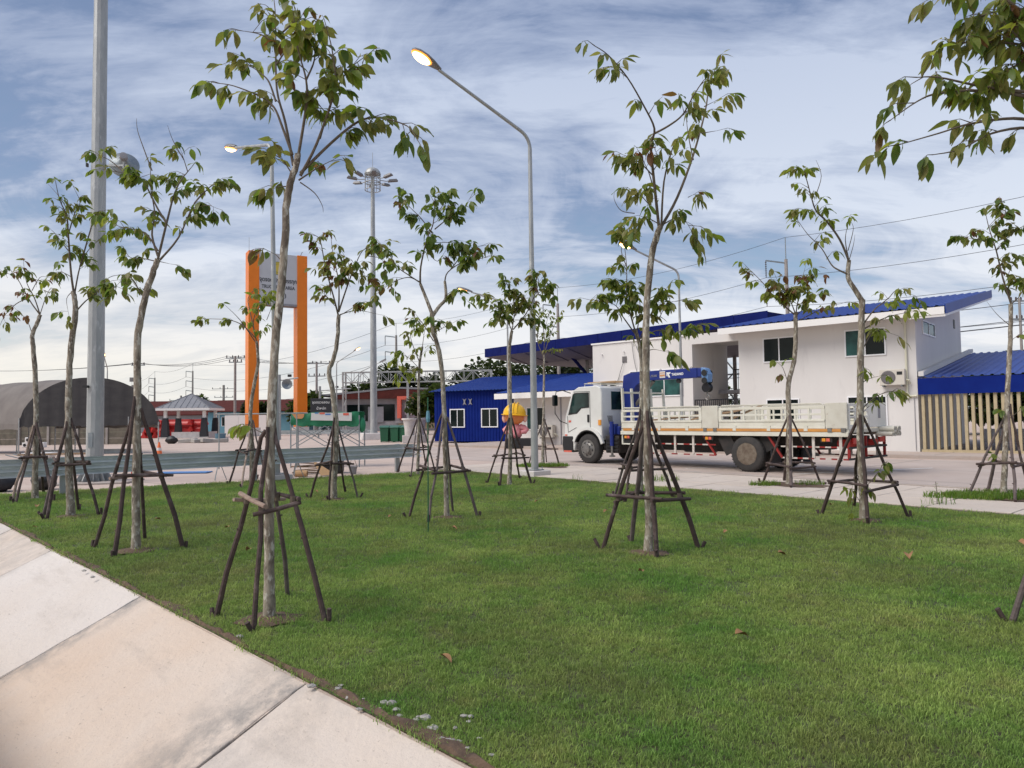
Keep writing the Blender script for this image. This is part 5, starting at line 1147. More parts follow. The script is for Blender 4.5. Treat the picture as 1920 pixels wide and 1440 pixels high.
hp = at(232, 297, 19.0); t = horn('grey horn loudspeaker bracketed high on the galvanised mast', hp, (-.42, .86, -.20), 1.05)
MB().bar((b.x-hp.x, b.y-hp.y, -.10), (.1, 0, -.20), .05).build('arm', M['galv'], t)

# far high mast with a ring of floodlights
b = gnd(701, 824); hm = thing('floodlight_mast', 'very tall floodlight mast with ring of eight lamps beyond the green bins', 'mast', b)
MB().lathe((0, 0, .4), [(.29, 0), (.24, 8), (.18, 16), (.15, 21.2)], 14).build('pole', M['galv'], hm, smooth=True)
MB().box((0, 0, .25), (2.2, 2.2, .55), R(20), .9).build('footing', M['stone_white'], hm, bevel=.05)
cg = MB(); 
for z in (20.2, 20.8, 21.4):
    cg.tube([(.62*math.cos(2*math.pi*k/20), .62*math.sin(2*math.pi*k/20), z) for k in range(21)], .035, 6)
for k in range(10): a = 2*math.pi*k/10; cg.tube([(.62*math.cos(a), .62*math.sin(a), 20.2), (.62*math.cos(a), .62*math.sin(a), 21.4)], .025, 5)
for k in range(5): a = 2*math.pi*k/5; cg.tube([(.15*math.cos(a), .15*math.sin(a), 20.8), (.62*math.cos(a), .62*math.sin(a), 20.8)], .03, 5)
cg.build('head_cage', M['galv'], hm)
MB().lathe((0, 0, 21.5), [(.66, 0), (.62, .18), (.45, .40), (.2, .52), (0, .55)], 18).build('cap', M['galv'], hm, smooth=True)
MB().tube([(0, 0, 22), (0, 0, 23.3)], .02, 5).build('lightning_rod', M['galv'], hm)
for k in range(8):
    a = 2*math.pi*k/8+.25; c, s = math.cos(a), math.sin(a); al = bpy.data.objects.new('floodlight', None); C.objects.link(al); al.parent = hm; al.location = (0, 0, 21.05)
    MB().tube([(.62*c, .62*s, 0), (1.1*c, 1.1*s, -.05), (1.25*c, 1.25*s, .0)], .035, 6).build('bracket', M['galv'], al)
    m_ = Matrix.Rotation(a, 3, 'Z') @ Matrix.Rotation(R(-8), 3, 'Y'); MB().box((1.62*c, 1.62*s, .05), (.85, .36, .20), m_, .75).build('lamp_head', M['lampshell'], al, bevel=.03)

# ------------------------------------------------------------------ orange pylon sign
pa = Vector((.85, .53, 0)).normalized(); P0 = Vector((-27.9, 75, 0)); prz = math.atan2(pa.y, pa.x)
py_ = thing('pylon_sign', 'tall orange twin column pylon sign with grey panel', 'sign', P0, prz)
HP = 19.85; CW = 1.10
GAPW = 4.05
for x0 in (0, CW+GAPW): MB().bb((x0, 0, .9), (x0+CW, 1.6, HP)).build('column', M['pylon'], py_, bevel=.03); MB().bb((x0-.15, -.15, -.1), (x0+CW+.15, 1.75, .9)).build('plinth', M['stone_white'], py_)
pn = MB().bb((CW, .10, 14.35), (CW+GAPW, 1.3, HP-.05)).build('panel', M['panel_grey'], py_)
MB().bb((CW, .08, 14.12), (CW+GAPW, 1.32, 14.35)).build('panel_edge', M['grey_paint'], py_)
cxp = CW+GAPW/2
for r_, d_, m_ in ((.72, .04, 'gold_dark'), (.64, .055, 'gold'), (.50, .065, 'gold_dark'), (.44, .075, 'gold')): MB().lathe((cxp-.05, .10, 18.2), [(r_, 0), (r_, d_), (0, d_)], 32, (0, -1, 0)).build('emblem', M[m_], pn)
TR = (math.pi/2, 0, 0)
text('จุดจอดพักรถบรรทุก', .62, M['ink'], pn, (cxp, .085, 16.85), TR, bold=.015, sx=.80)
text('TRUCK REST AREA', .52, M['ink'], pn, (cxp, .085, 16.10), TR, bold=.010, sx=.80)
text('(ขาเข้า)', .60, M['ink'], pn, (cxp, .085, 15.25), TR, bold=.012)
for x in (CW+.3, CW+GAPW+.4): MB().tube([(x, .2, HP), (x, -.4, HP+.28), (x, -.7, HP+.2)], .03, 5).build('sign_lamp', M['lampshell'], py_)
MB().tube([(.2, .8, HP), (.2, .8, HP+1.6)], .02, 5).build('lightning_rod', M['galv'], py_)

# ------------------------------------------------------------------ guardrail
def guardrail(label, pts, posts, zt=.84, beam=.40, close=True):
    p0 = Vector(pts[0]); t = thing('guardrail', label, 'guardrail', p0)
    dirs = [(Vector(b_)-Vector(a_)).normalized() for a_, b_ in zip(pts, pts[1:])]
    prof = []
    for k in range(25):
        f = k/24; prof.append((.055*math.cos(f*6*math.pi), zt-beam*f))
    for i, (a_, b_) in enumerate(zip(pts, pts[1:])):
        a_, b_ = Vector(a_)-p0, Vector(b_)-p0; d = dirs[i]; n = Vector((d.y, -d.x, 0))
        vs = [e+n*(.11+x)+Vector((0, 0, z)) for e in (a_, b_) for x, z in prof]; k = len(prof)
        MB().add(vs, [(j, j+1, k+j+1, k+j) for j in range(k-1)]).build('beam', M['rail'], t, smooth=True, ang=80)
    for p in posts:
        q_ = Vector(p)-p0; MB().box((q_.x, q_.y, zt/2+.01), (.14, .10, zt), math.atan2(dirs[0].y, dirs[0].x)).build('post', M['galv'], t, bevel=.015)
        MB().bb((q_.x-.05, q_.y-.05, zt-.3), (q_.x+.05, q_.y+.05, zt-.1)).build('spacer', M['galv_dark'], t)
    return t
ga = Vector((-10.22, 16.19, 0)); gc = Vector((-3.51, 21.59, 0)); gd = (gc-ga).normalized()
posts_ = [ga-gd*4.2, ga, ga.lerp(gc, .5), gc]
ends = [ga-gd*6, ga, ga.lerp(gc, .5), gc+gd*.15, gc+gd*.55+Vector((gd.y, -gd.x, 0))*-.02, gc+gd*.78+Vector((-.10, .16, 0))]
gr = guardrail('ribbed galvanised guardrail along the concrete yard behind the left trees', [tuple(p) for p in ends], [tuple(p) for p in posts_], .84, .40)
f0 = gnd(540, 822); f1 = gnd(700, 820); guardrail('far low guardrail before the orange pylon foot', [(-22, 62, 0), (-12.5, 62.5, 0)], [(-21.5, 62.1, 0), (-17, 62.3, 0), (-12.8, 62.6, 0)], .75, .35)

# ------------------------------------------------------------------ tent
tg = gnd(25, 858); tg = Vector((-25.4, 36.5, 0)); tw = 7.15
tn = thing('tent', 'large grey barrel roofed event tent with scalloped edge', 'tent', tg, R(2))
def arch_z(f): return 1.62 + 2.35*(1-abs(2*f-1)**2.2)**.62
n_ = 28
gv = []; 
for k in range(n_+1):
    f = k/n_; x = tw*f; gv += [(x, .04*math.sin(k*1.3), 1.40+.10*abs(math.sin(f*math.pi*13))), (x, .09*math.sin(k*2.1), 1.62+.3*(arch_z(f)-1.62)), (x, 0, arch_z(f))]
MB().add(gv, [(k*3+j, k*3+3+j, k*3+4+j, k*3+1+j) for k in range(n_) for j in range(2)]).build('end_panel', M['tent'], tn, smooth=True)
ax_ = Vector((-8.5, 5.5, 0)); tv = []
for k in range(n_+1):
    f = k/n_
    for j in range(7): tv.append(Vector((tw*f, 0, arch_z(f)-.06*math.sin(j/6*math.pi*3)**2)) + ax_*(j/6))
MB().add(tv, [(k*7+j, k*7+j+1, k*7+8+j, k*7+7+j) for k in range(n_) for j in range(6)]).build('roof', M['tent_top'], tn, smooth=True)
for f0_ in (0, 1):
    sv = []
    for j in range(19): p = Vector((tw*f0_, 0, 0)) + ax_*(j/18); sv += [p+Vector((0, 0, 1.62)), p+Vector((0, 0, 1.30+.06*abs(math.sin(j*.9))))]
    MB().add(sv, [(2*j, 2*j+1, 2*j+3, 2*j+2) for j in range(18)]).build('valance', M['tent_top'], tn)
for x in (0.05, tw*.34, tw*.78, tw-.05):
    for j in (0, .5, 1): p = Vector((x, 0, 0)) + ax_*j; MB().tube([p, p+Vector((0, 0, 1.62+(.3 if 0 < x < tw-.1 else 0)))], .032, 8).build('pole', M['galv'], tn)

# boundary wall: posts and planks
bw = thing('boundary_wall', 'weathered concrete plank boundary wall behind the grey tent', 'wall', (-52, 56, 0), math.atan2(-3.5, 31))
for k in range(11):
    MB().bb((2.4*k-.09, -.10, 0), (2.4*k+.09, .10, 2.0)).build('post', M['concpole'], bw)
    if k < 10:
        for j in range(4): MB().bb((2.4*k+.092, -.035, .02+.46*j), (2.4*k+2.308, .035, .02+.46*j+.445)).build('plank', M['wallplank'], bw)

# gazebo
gz0 = Vector((-34.3, 70, 0)); gz = thing('gazebo', 'open gazebo with grey hip roof and dark tapered column bases', 'gazebo', gz0, R(6)); gz.scale = (.80, .80, 1)
MB().bb((-.6, -.6, 0), (5.4, 5.2, .12)).build('floor', M['stone_white'], gz)
ev = [(-.75, -.75, 2.98), (5.55, -.75, 2.98), (5.55, 5.55, 2.98), (-.75, 5.55, 2.98)]; ap = (2.4, 2.4, 4.45)
MB().add(ev+[ap], [(0, 1, 4), (1, 2, 4), (2, 3, 4), (3, 0, 4)]).build('roof', M['roof_grey'], gz)
for i in range(4):
    a_, b_ = Vector(ev[i]), Vector(ev[(i+1) % 4])
    for k in range(1, 9):
        p = a_.lerp(b_, k/9); f = 1-abs(2*k/9-1); q_ = p.lerp(Vector(ap), f*.0+min(1, f)); MB().bar(p+Vector((0, 0, .03)), p+(Vector(ap)-(a_+b_)/2)*f+Vector((0, 0, .03)), .05, .03).build('roof_rib', M['roof_grey'], gz)
    MB().bar(a_+Vector((0, 0, .0)), Vector(ap), .14, .08).build('ridge', M['roof_grey'], gz)
    MB().bar(a_-Vector((0, 0, .12)), b_-Vector((0, 0, .12)), .06, .22).build('fascia', M['whitetrim'], gz)
for x in (.1, 4.7):
    for y in (.1, 4.5):
        MB().box((x, y, 1.05), (.85, .85, 1.9), None, .62).build('column_base', M['grey_paint'] if False else M['seat_dark'], gz); MB().bb((x-.17, y-.17, 2.0), (x+.17, y+.17, 2.95)).build('column', M['whitetrim'], gz)
MB().bb((.9, -.1, .12), (4.2, .2, .62)).build('bench', M['stone_white'], gz); MB().bb((4.9, .6, .12), (5.1, 4.0, .62)).build('bench', M['stone_white'], gz)
# red water barriers stacked behind the gazebo
rb0 = None; q = random.Random(8)
def barrier_mesh():
    m_ = MB(); m_.prism([(-.26, -.5, 0), (.26, -.5, 0), (.24, -.5, .18), (.12, -.5, .38), (.10, -.5, .62), (-.10, -.5, .62), (-.12, -.5, .38), (-.24, -.5, .18)], (0, 1.0, 0)); m_.bb((-.15, -.18, .25), (.15, .18, .33)); return m_.mesh('red_barrier', M['red'])
bme = barrier_mesh()
def put_barrier(p, rz, tilt, label, group):
    o = link('red_barrier', bme); o.location = p; o.rotation_euler = (tilt, 0, rz); tag(o, label, 'barrier', group)
LB1 = ('red plastic road barrier in the tidy wall of barriers seen through the gazebo', 'red barriers stacked behind the gazebo'); LB2 = ('red plastic road barrier in the loose heap between grey tent and gazebo', 'red barriers heaped left of the gazebo')
for i in range(7):
    for j in range(3): put_barrier((-37.4+.66*i+q.uniform(-.05, .05), 77+q.uniform(-.2, .2), .02+.63*j), R(90)+q.uniform(-.15, .15) if i % 2 else q.uniform(-.1, .1), 0, *LB1)
for i in range(4): put_barrier((-37.4+.42*i, 72.5, .02), R(20*i), 0, *LB2)
for i in range(3): put_barrier((-37.2+.45*i, 72.6, .65), R(40*i), R(8), *LB2)
for i in range(2): put_barrier((-36.7+.42*i, 72.6, 1.28), R(30+40*i), R(12), *LB2)

# ------------------------------------------------------------------ houses and buildings far off
def house(name, label, p, rz, wd, dp, h, rh, wall, roof, wins=(), cat='house'):
    t = thing(name, label, cat, p, rz)
    MB().bb((0, 0, 0), (wd, dp, h)).build('wall', M[wall], t)
    MB().prism([(-.6, -.6, h), (wd+.6, -.6, h), (wd+.6, dp/2, h+rh), (-.6, dp/2, h+rh)], (0, 0, .15)).build('roof', M[roof], t); MB().prism([(-.6, dp+.6, h), (wd+.6, dp+.6, h), (wd+.6, dp/2+.01, h+rh), (-.6, dp/2+.01, h+rh)], (0, 0, .15)).build('roof', M[roof], t)
    MB().prism([(.0, .0, h), (.0, dp, h), (.0, dp/2, h+rh)], (wd, 0, 0)).build('gable', M[wall], t)
    for (x0, x1, z0, z1) in wins: window(t, x0, x1, z0, z1, 0, 2, out=-1)
    return t
house('house', 'low house with dark red roof between the grey tent and the gazebo', (-58, 108, 0), R(5), 14, 9, 2.6, 2.2, 'greywall', 'roof_red', ((3, 4.4, .9, 2), (9, 10.5, .9, 2)))
house('house', 'teal walled house with red roof behind the gazebo', (-42, 98, 0), R(-4), 15, 8, 2.9, 1.6, 'teal_wall', 'roof_red', ((2, 3.5, 1, 2.2),))
house('house', 'dark roofed house seen between the two orange columns', (-34, 104, 0), R(8), 9, 8, 2.9, 1.8, 'beige', 'roof_red', ((2, 3.4, 1, 2.2),))
hd = thing('hoarding', 'plain white hoarding left of the orange pylon foot', 'hoarding', (-33.2, 82, 0), 0)
for k in range(3): MB().bb((1.0*k*1.6, 0, .1), (1.6*k+1.58, .05, 2.3)).build('panel', M['whitetrim'], hd)
for k in range(4): MB().bb((1.6*k-.04, .06, 0), (1.6*k+.04, .14, 2.2)).build('post', M['galv'], hd)
ob = thing('office_building', 'two storey grey building with dark red fascia and coral window frame', 'building', (-24.5, 96, 0), R(-3))
MB().bb((0, 0, 0), (17, 9, 5.0)).build('wall', M['greywall'], ob)
MB().prism([(-1.5, -.8, 5.0), (9.5, -.8, 5.9), (19, -.8, 5.4), (19, -.8, 5.2), (9.5, -.8, 5.65), (-1.5, -.8, 4.75)], (0, 10.5, 0)).build('roof', M['roof_grey'], ob)
MB().prism([(.5, -.75, 4.35), (17.5, -.75, 4.35), (17.5, -.75, 5.25), (9.5, -.75, 5.6), (.5, -.75, 4.95)], (0, .5, 0)).build('fascia', M['roof_red'], ob)
cfr = MB()
for a_, b_ in (((9.2, 1.7), (9.7, 4.2)), ((9.2, 4.2), (17.5, 4.65)), ((9.7, 1.45), (17.5, 1.7))): cfr.bb((a_[0], -.9, a_[1]), (b_[0], -.1, b_[1]))
cfr.build('frame', M['coral'], ob)
MB().bb((9.7, -.12, 1.72), (17.2, -.02, 4.18)).build('window_wall', M['grey_paint'], ob)
for x0, x1 in ((10.2, 12.6), (14.4, 16.8)): window(ob, x0, x1, 2.3, 3.7, -.12, 2, out=-1, fr=.1)
MB().bb((2.2, -.06, 1.4), (8.7, -.01, 3.6)).build('window', M['glass'], ob); MB().bb((5.1, -.16, 1.2), (7.2, -.07, 3.3)).build('board', M['grey_paint'], ob)
MB().bb((8.8, -.3, 1.05), (17, -.05, 1.35)).build('ledge', M['greywall'], ob); MB().bb((9.2, -.05, .3), (16.8, .0, 1.0)).build('dado', M['beige'], ob)
MB().bb((0, -.06, .0), (17, -.052, .28)).build('skirting', M['grey_paint'], ob)

# steel truss gantry
gt = thing('gantry', 'long galvanised truss gantry spanning behind the floodlight mast', 'gantry', (-20.6, 86, 0), R(-3))
GL, gz_, gh, gd_ = 18.2, 6.1, 1.25, 1.2
for y in (0, gd_):
    for z in (gz_, gz_+gh): MB().bar((0, y, z), (GL, y, z), .11).build('chord', M['galv'], gt)
k = 0; nb = 16
for y in (0, gd_):
    for i in range(nb):
        x0, x1 = GL*i/nb, GL*(i+1)/nb; MB().bar((x0, y, gz_), (x0, y, gz_+gh), .06).build('strut', M['galv'], gt)
        z0, z1 = (gz_, gz_+gh) if i % 2 else (gz_+gh, gz_); MB().bar((x0, y, z0), (x1, y, z1), .06).build('brace', M['galv'], gt)
for i in range(nb+1): MB().bar((GL*i/nb, 0, gz_), (GL*i/nb, gd_, gz_), .05).build('strut', M['galv'], gt)
for x in (0.1, GL-.1):
    for y in (0, gd_): MB().bar((x, y, 0), (x, y, gz_+gh), .16).build('leg', M['galv'], gt)
    for z in range(6): MB().bar((x, 0 if z % 2 else gd_, z), (x, gd_ if z % 2 else 0, z+1), .06).build('brace', M['galv'], gt)
MB().bar((7.9, .6, 0), (7.9, .6, gz_), .26).build('leg', M['galv'], gt)

# ------------------------------------------------------------------ power lines
def wire(a, b, sag, r, n=14):
    a, b = Vector(a), Vector(b); return [a.lerp(b, k/n) - Vector((0, 0, sag*4*(k/n)*(1-k/n))) for k in range(n+1)]
def hv_pole(label, p, h, arm_dir=(-1, 0, 0), al=2.1, lev=(0, 3.0, 6.0), r=.24):
    t = thing('power_pole', label, 'power pole', p, 0, 'high voltage concrete poles in a line'); r = r*(1+p[1]/400); d = Vector(arm_dir).normalized()
    MB().lathe((0, 0, 0), [(r, 0), (r*.62, h)], 8).build('pole', M['concpole'], t); MB().tube([(0, 0, h), (0, 0, h+2.3)], .05, 6).build('spike', M['galv_dark'], t)
    tips = []
    for z in lev:
        MB().bar(Vector((0, 0, h-.4-z)), d*al+Vector((0, 0, h-.1-z)), .08+p[1]/1500).build('arm', M['galv_dark'], t)
        e = d*al + Vector((0, 0, h-.1-z)); ins = MB()
        for k in range(7): ins.lathe((e.x, e.y, e.z-.25-.22*k), [(.03, 0), (.11, .05), (.03, .1)], 8)
        ins.tube([e, e-Vector((0, 0, 1.8))], .025+p[1]/4000, 5); o = ins.build('insulator', M['insul'], t); o['kind'] = 'stuff'
        tips.append(Vector(p)+e-Vector((0, 0, 1.8)))
    tips.append(Vector(p)+Vector((0, 0, h+2.3))); return tips
hv = [('nearest high voltage pole behind the white building', (28.6, 73, 0), 17.6), ('high voltage pole rising behind the blue canopy', (6.7, 101, 0), 17.8), ('high voltage pole beyond the small yellow green tree', (-22, 135, 0), 17.6),
      ('far high voltage pole above the gazebo', (-100, 222, 0), 17.6), ('farther high voltage pole left of the gazebo', (-128, 254, 0), 17.6), ('farthest high voltage pole above the grey tent', (-163, 304, 0), 17.6)]
tl = [hv_pole(*h_) for h_ in hv]
tl.insert(0, [v+Vector((25, -33, 0)) for v in tl[0]])
for k, nm in enumerate(('top high voltage conductor over the white building', 'middle high voltage conductor over the white building', 'lowest high voltage conductor over the white building', 'thin earth wire along the tops of the high voltage poles')):
    w_ = thing('power_line', nm, 'power line', (0, 0, 0), 0, 'wires along the high voltage poles')
    for a_, b_ in zip(tl, tl[1:]):
        L_ = (a_[k]-b_[k]).length; MB().tube(wire(a_[k], b_[k], L_*.028, 0), (.022 if a_[k].y < 120 else .034), 5).build('wire_span', M['wire'], w_)
def d_pole(label, p, h, arms=((0, 2.2), (1.0, 1.8)), r=.17, rz=0, ins=True, boxes=False):
    t = thing('utility_pole', label, 'utility pole', p, rz, 'low voltage utility poles'); MB().lathe((0, 0, 0), [(r, 0), (r*.8, h)], 6).build('pole', M['concpole'], t)
    for z, L_ in arms:
        MB().bar((-L_/2, .1, h-.2-z), (L_/2, .1, h-.2-z), .12).build('crossarm', M['galv_dark'], t)
        if ins:
            for k in range(4): x = -L_/2+.1+(L_-.2)*k/3; MB().lathe((x, .1, h-.14-z), [(.05, 0), (.08, .1), (.05, .28)], 8).build('insulator', M['insul'], t)
    if boxes: MB().bb((-.4, -.5, h-3.4), (.3, -.18, h-2.6)).build('switch_box', M['lampshell'], t); MB().bb((-.7, -.5, h-2.2), (-.3, -.18, h-1.7)).build('switch_box', M['lampshell'], t)
    return t
d_pole('utility pole with two crossarms just left of the orange pylon', (-33.2, 85, 0), 9.4, ((0, 2.3), (.5, 1.6)))
d_pole('utility pole with wide top crossarm right of the orange pylon', (-24.8, 90, 0), 9.0, ((0, 3.4), (1.6, 2.2)))
d_pole('utility pole carrying switch boxes behind the young tree by the mast', (-44.9, 85, 0), 8.7, ((0, 1.6), (1.6, .8)), boxes=True)
d_pole('small leaning utility pole left of the orange pylon in the distance', (-61, 150, 0), 9.3, ((.6, 5), (2.4, 4)), r=.3)
d_pole('short utility pole behind the gazebo roof', (-70, 150, 0), 7.2, ((.8, 5),), r=.25)
d_pole('thin utility pole at the edge beyond the louvred shed', (41.8, 58, 0), 10.8, ((0, 1.4), (1.5, 1.4)), r=.12)
w_ = thing('power_line', 'three sagging wires between the utility poles left of the orange pylon', 'power line')
for k in range(3):
    MB().tube(wire((-44.9+.5*k-.5, 85.1, 8.75), (-33.2+.9*k-.9, 85.1, 9.45), .55+.1*k, 0), .022, 5).build('wire_span', M['wire'], w_); MB().tube(wire((-33.2+.9*k-.9, 85.1, 9.45), (-24.8+1.3*k-1.3, 90.1, 9.05), .5, 0), .022, 5).build('wire_span', M['wire'], w_)
    MB().tube(wire((-44.9+.5*k-.5, 85.1, 8.75), (-80, 92, 9.4), .8, 0), .022, 5).build('wire_span', M['wire'], w_)
w_ = thing('power_line', 'bundle of dark cables crossing the sky right of the white building', 'power line')
for z, r_ in ((10.4, .03), (9.0, .03), (8.6, .05), (6.5, .085), (6.15, .035)): MB().tube(wire((8, 70, z-1.3), (41.8, 58, z), .4, 0), r_, 6).build('wire_span', M['wire'], w_); MB().tube(wire((41.8, 58, z), (75, 50, z+.5), .4, 0), r_, 6).build('wire_span', M['wire'], w_)

# CCTV and horn poles
def cctv(label, p, h, arm, hornz):
    t = thing('camera_pole', label, 'camera pole', p); MB().lathe((0, 0, 0), [(.16, 0), (.13, h)], 10).build('pole', M['galv'], t); MB().tube([(0, 0, h-.5), (arm, 0, h-.3)], .06, 8).build('arm', M['galv'], t)
    MB().box((arm*.55, 0, h-.1), (.30, .22, .22)).build('camera', M['black'], t, bevel=.03); MB().box((-.2, -.12, 1.4), (.5, .3, .7)).build('control_box', M['whitetrim'], t); 
    horn(label.replace('pole', 'pole horn').replace('camera pole horn', 'horn loudspeaker on the pole'), Vector(p)+Vector((arm*.45, -.1, hornz)), (.25, -1, -.1), 1.2)
cctv('camera pole with long arm between the orange columns', (-19.7, 60, 0), 5.5, 1.6, 4.7)
cctv('camera pole with long arm right of the orange pylon', (-21.0, 77.5, 0), 5.3, 3.4, 3.2)

# dark sign with white writing
sg = thing('notice_sign', 'dark navy notice board with white Thai writing beside the orange pylon', 'sign', (-19.9, 70, 0), R(4))
bd = MB().bb((0, 0, 2.25), (2.0, .12, 3.75)).build('board', M['ink'], sg, bevel=.02)
for x in (.3, 1.7): MB().bb((x-.05, .13, 0), (x+.05, .22, 3.0)).build('leg', M['galv'], sg)
text('จุดตรวจสอบ', .34, M['paint_white'], bd, (1.0, -.004, 3.35), TR); text('น้ำหนัก', .34, M['paint_white'], bd, (1.05, -.004, 2.75), TR)

# folded green market canopy
fc = thing('folding_canopy', 'folding market canopy frame with bunched green and white cloth', 'canopy', (-7.55, 24.2, 0), R(-2))
cl = MB(); q = random.Random(5); vs = []; n_ = 24
for k in range(n_+1):
    x = 2.35*k/n_; zt = 1.86+.02*math.sin(k*.9); zb = 1.42-.04*k/n_+.03*math.sin(k*1.1)
    for j in range(7): f = j/6; vs.append((x, -.02*math.sin(f*math.pi)+.02*math.sin(k*1.3+j), zt+(zb-zt)*f))
    for j in range(3): f = j/2; vs.append((x, .75, zt-(zt-zb)*f))
fs = [(k*10+j, k*10+j+1, k*10+11+j, k*10+10+j) for k in range(n_) for j in range(6)] + [(k*10+7+j, k*10+8+j, k*10+18+j, k*10+17+j) for k in range(n_) for j in range(2)] + [(k*10, k*10+10, k*10+17, k*10+7) for k in range(n_)]
cloth = cl.add(vs, fs).build('cloth', M['tarp_green'], fc, smooth=True)
MB().prism([(.72, -.09, 1.60), (2.12, -.09, 1.56), (2.12, -.09, 1.84), (.74, -.09, 1.85)], (0, -.012, 0)).build('white_panel', M['tarp_white'], cloth); MB().prism([(.05, -.085, 1.85), (.5, -.085, 1.85), (.48, -.085, 1.72), (.42, -.085, 1.66), (.2, -.085, 1.66)], (0, -.012, 0)).build('orange_panel', M['tarp_orange'], cloth)
for a_, b_, m_ in (((1.83, 1.75), (2.02, 1.83), 'coral'), ((1.02, 1.80), (1.2, 1.86), 'coral'), ((1.22, 1.77), (1.4, 1.82), 'print_blue'), ((.86, 1.82), (.98, 1.86), 'print_blue')): MB().bb((a_[0], -.108, a_[1]), (b_[0], -.104, b_[1])).build('print', M[m_], cloth)
MB().ball((2.42, .1, 1.42), .13, 10, 8, (1, .8, 2.0)).build('cloth_bundle', M['tarp_green'], fc, smooth=True)
for x, y in ((0, 0), (2.35, 0), (0, .75), (2.35, .75)): MB().bar((x, y, 0), (x, y, 1.75), .035).build('leg', M['galv_dark'], fc)
for y in (0, .75):
    for x0, x1 in ((.0, 1.17), (1.17, 2.35)): MB().bar((x0, y, .72), (x1, y, 1.4), .025).build('scissor_bar', M['galv_dark'], fc); MB().bar((x0, y, 1.4), (x1, y, .72), .025).build('scissor_bar', M['galv_dark'], fc)
# pipe frame on tripod stands
pf = thing('pipe_frame', 'thin horizontal pipe on two tripod stands behind the guardrail', 'frame', (-8.05, 19.5, 0))
MB().tube([(-.1, 0, 1.80), (2.35, .3, 1.80)], .018, 8).build('pipe', M['galv'], pf)
for x, y in ((0, 0), (2.05, .26)):
    MB().tube([(x, y, .3), (x, y, 1.80)], .018, 8).build('upright', M['galv'], pf)
    for k in range(3): a = 2.1*k+.4; MB().tube([(x, y, .55), (x+.20*math.cos(a), y+.20*math.sin(a), 0)], .012, 6).build('tripod_leg', M['galv_dark'], pf)

# ------------------------------------------------------------------ yard clutter
def bin_(label, p, rz):
    t = thing('wheelie_bin', label, 'bin', p, rz, 'green wheelie bins by the floodlight mast')
    MB().box((0, 0, .52), (.50, .60, .95), None, 1.18).build('body', M['bin_green'], t, bevel=.02); MB().prism([(-.33, -.40, .99), (.33, -.40, .99), (.33, .36, 1.12), (-.33, .36, 1.12)], (0, 0, .05)).build('lid', M['bin_green'], t, bevel=.015)
    for x in (-.27, .27): MB().lathe((x-.03, .30, .10), [(0, 0), (.10, 0), (.10, .06), (0, .06)], 14, (1, 0, 0)).build('wheel', M['black'], t)
    MB().tube([(-.25, .42, 1.02), (.25, .42, 1.02)], .02, 6).build('handle', M['bin_green'], t)
for i, (px_, lb) in enumerate(((721, 'leftmost of the three grouped green wheelie bins'), (731, 'middle of the three grouped green wheelie bins'), (742, 'rightmost of the three grouped green wheelie bins'), (758, 'green wheelie bin standing alone beside the white planter'))):
    p = at(px_, 800, 49.5+(.4 if i == 1 else 0)); bin_(lb, (p.x, p.y, 0), R(5-8*i))
for px_, D, nm in ((768, 47.5, 'white stone planter with flared rim between bins and blue shed'), (787, 49, 'second white stone planter just behind the first')):
    p = at(px_, 800, D); t = thing('planter', nm, 'planter', (p.x, p.y, 0)); MB().box((0, 0, .25), (.95, .95, .5), R(10)).build('plinth', M['stone_white'], t, bevel=.02)
    MB().lathe((0, 0, .5), [(.30, 0), (.33, .06), (.34, .4), (.40, .8), (.44, 1.0), (.53, 1.04), (.53, 1.14), (.42, 1.15), (.38, .9)], 20, cap=False).build('urn', M['stone_white'], t, smooth=True)
# statue with the yellow hard hat
p = at(975, 800, 36.8); stt = thing('statue', 'worker statue seen from behind wearing yellow hard hat and pink shirt on black base', 'statue', (p.x, p.y, 0), R(-10))
MB().bb((-.72, -.45, .02), (.62, .45, .52)).build('base', M['black'], stt, bevel=.03)
hx, hz_ = -.28, 1.62
hd_ = MB().ball((hx, 0, hz_), .52, 20, 14, (1.0, .92, .78)).build('head', M['skin_statue'], stt, smooth=True)
hm_ = []
for k in range(9): f = k/8*math.pi/2; hm_.append((.60*math.cos(f), .58*math.sin(f)))
MB().lathe((hx, 0, hz_+.14), [(.69, -.05), (.70, -.02)] + hm_, 24, (.06, 0, 1)).build('hard_hat', M['helmet'], hd_, smooth=True)
for s in (-.18, 0, .18): MB().tube([(hx+s+.02, -.60*math.cos(f)*(1-abs(s)*.3), hz_+.15+.60*math.sin(f)) for f in [R(a) for a in range(5, 176, 17)]], .028, 6).build('hat_rib', M['helmet'], hd_, smooth=True)
for s in (1, -1): MB().ball((hx+.54*s, .02, hz_-.06), .22, 12, 8, (.55, .6, 1)).build('ear', M['ear_pink'], hd_, smooth=True)
bm_ = MB().lathe((-.22, 0, .52), [(.22, 0), (.30, .12), (.33, .3), (.30, .5), (.22, .68), (.12, .76)], 18); bm_.tube([(.0, 0, 1.12), (.22, -.05, 1.06), (.36, -.12, .95), (.30, -.2, .86), (.1, -.26, .84)], [.15, .15, .14, .12, .10], 10); bm_.tube([(-.42, 0, 1.12), (-.66, -.05, 1.06), (-.78, -.12, .95), (-.72, -.2, .86), (-.5, -.26, .84)], [.15, .15, .14, .12, .10], 10)
bm_.build('shirt', M['shirt_pink'], stt, smooth=True, ang=60)
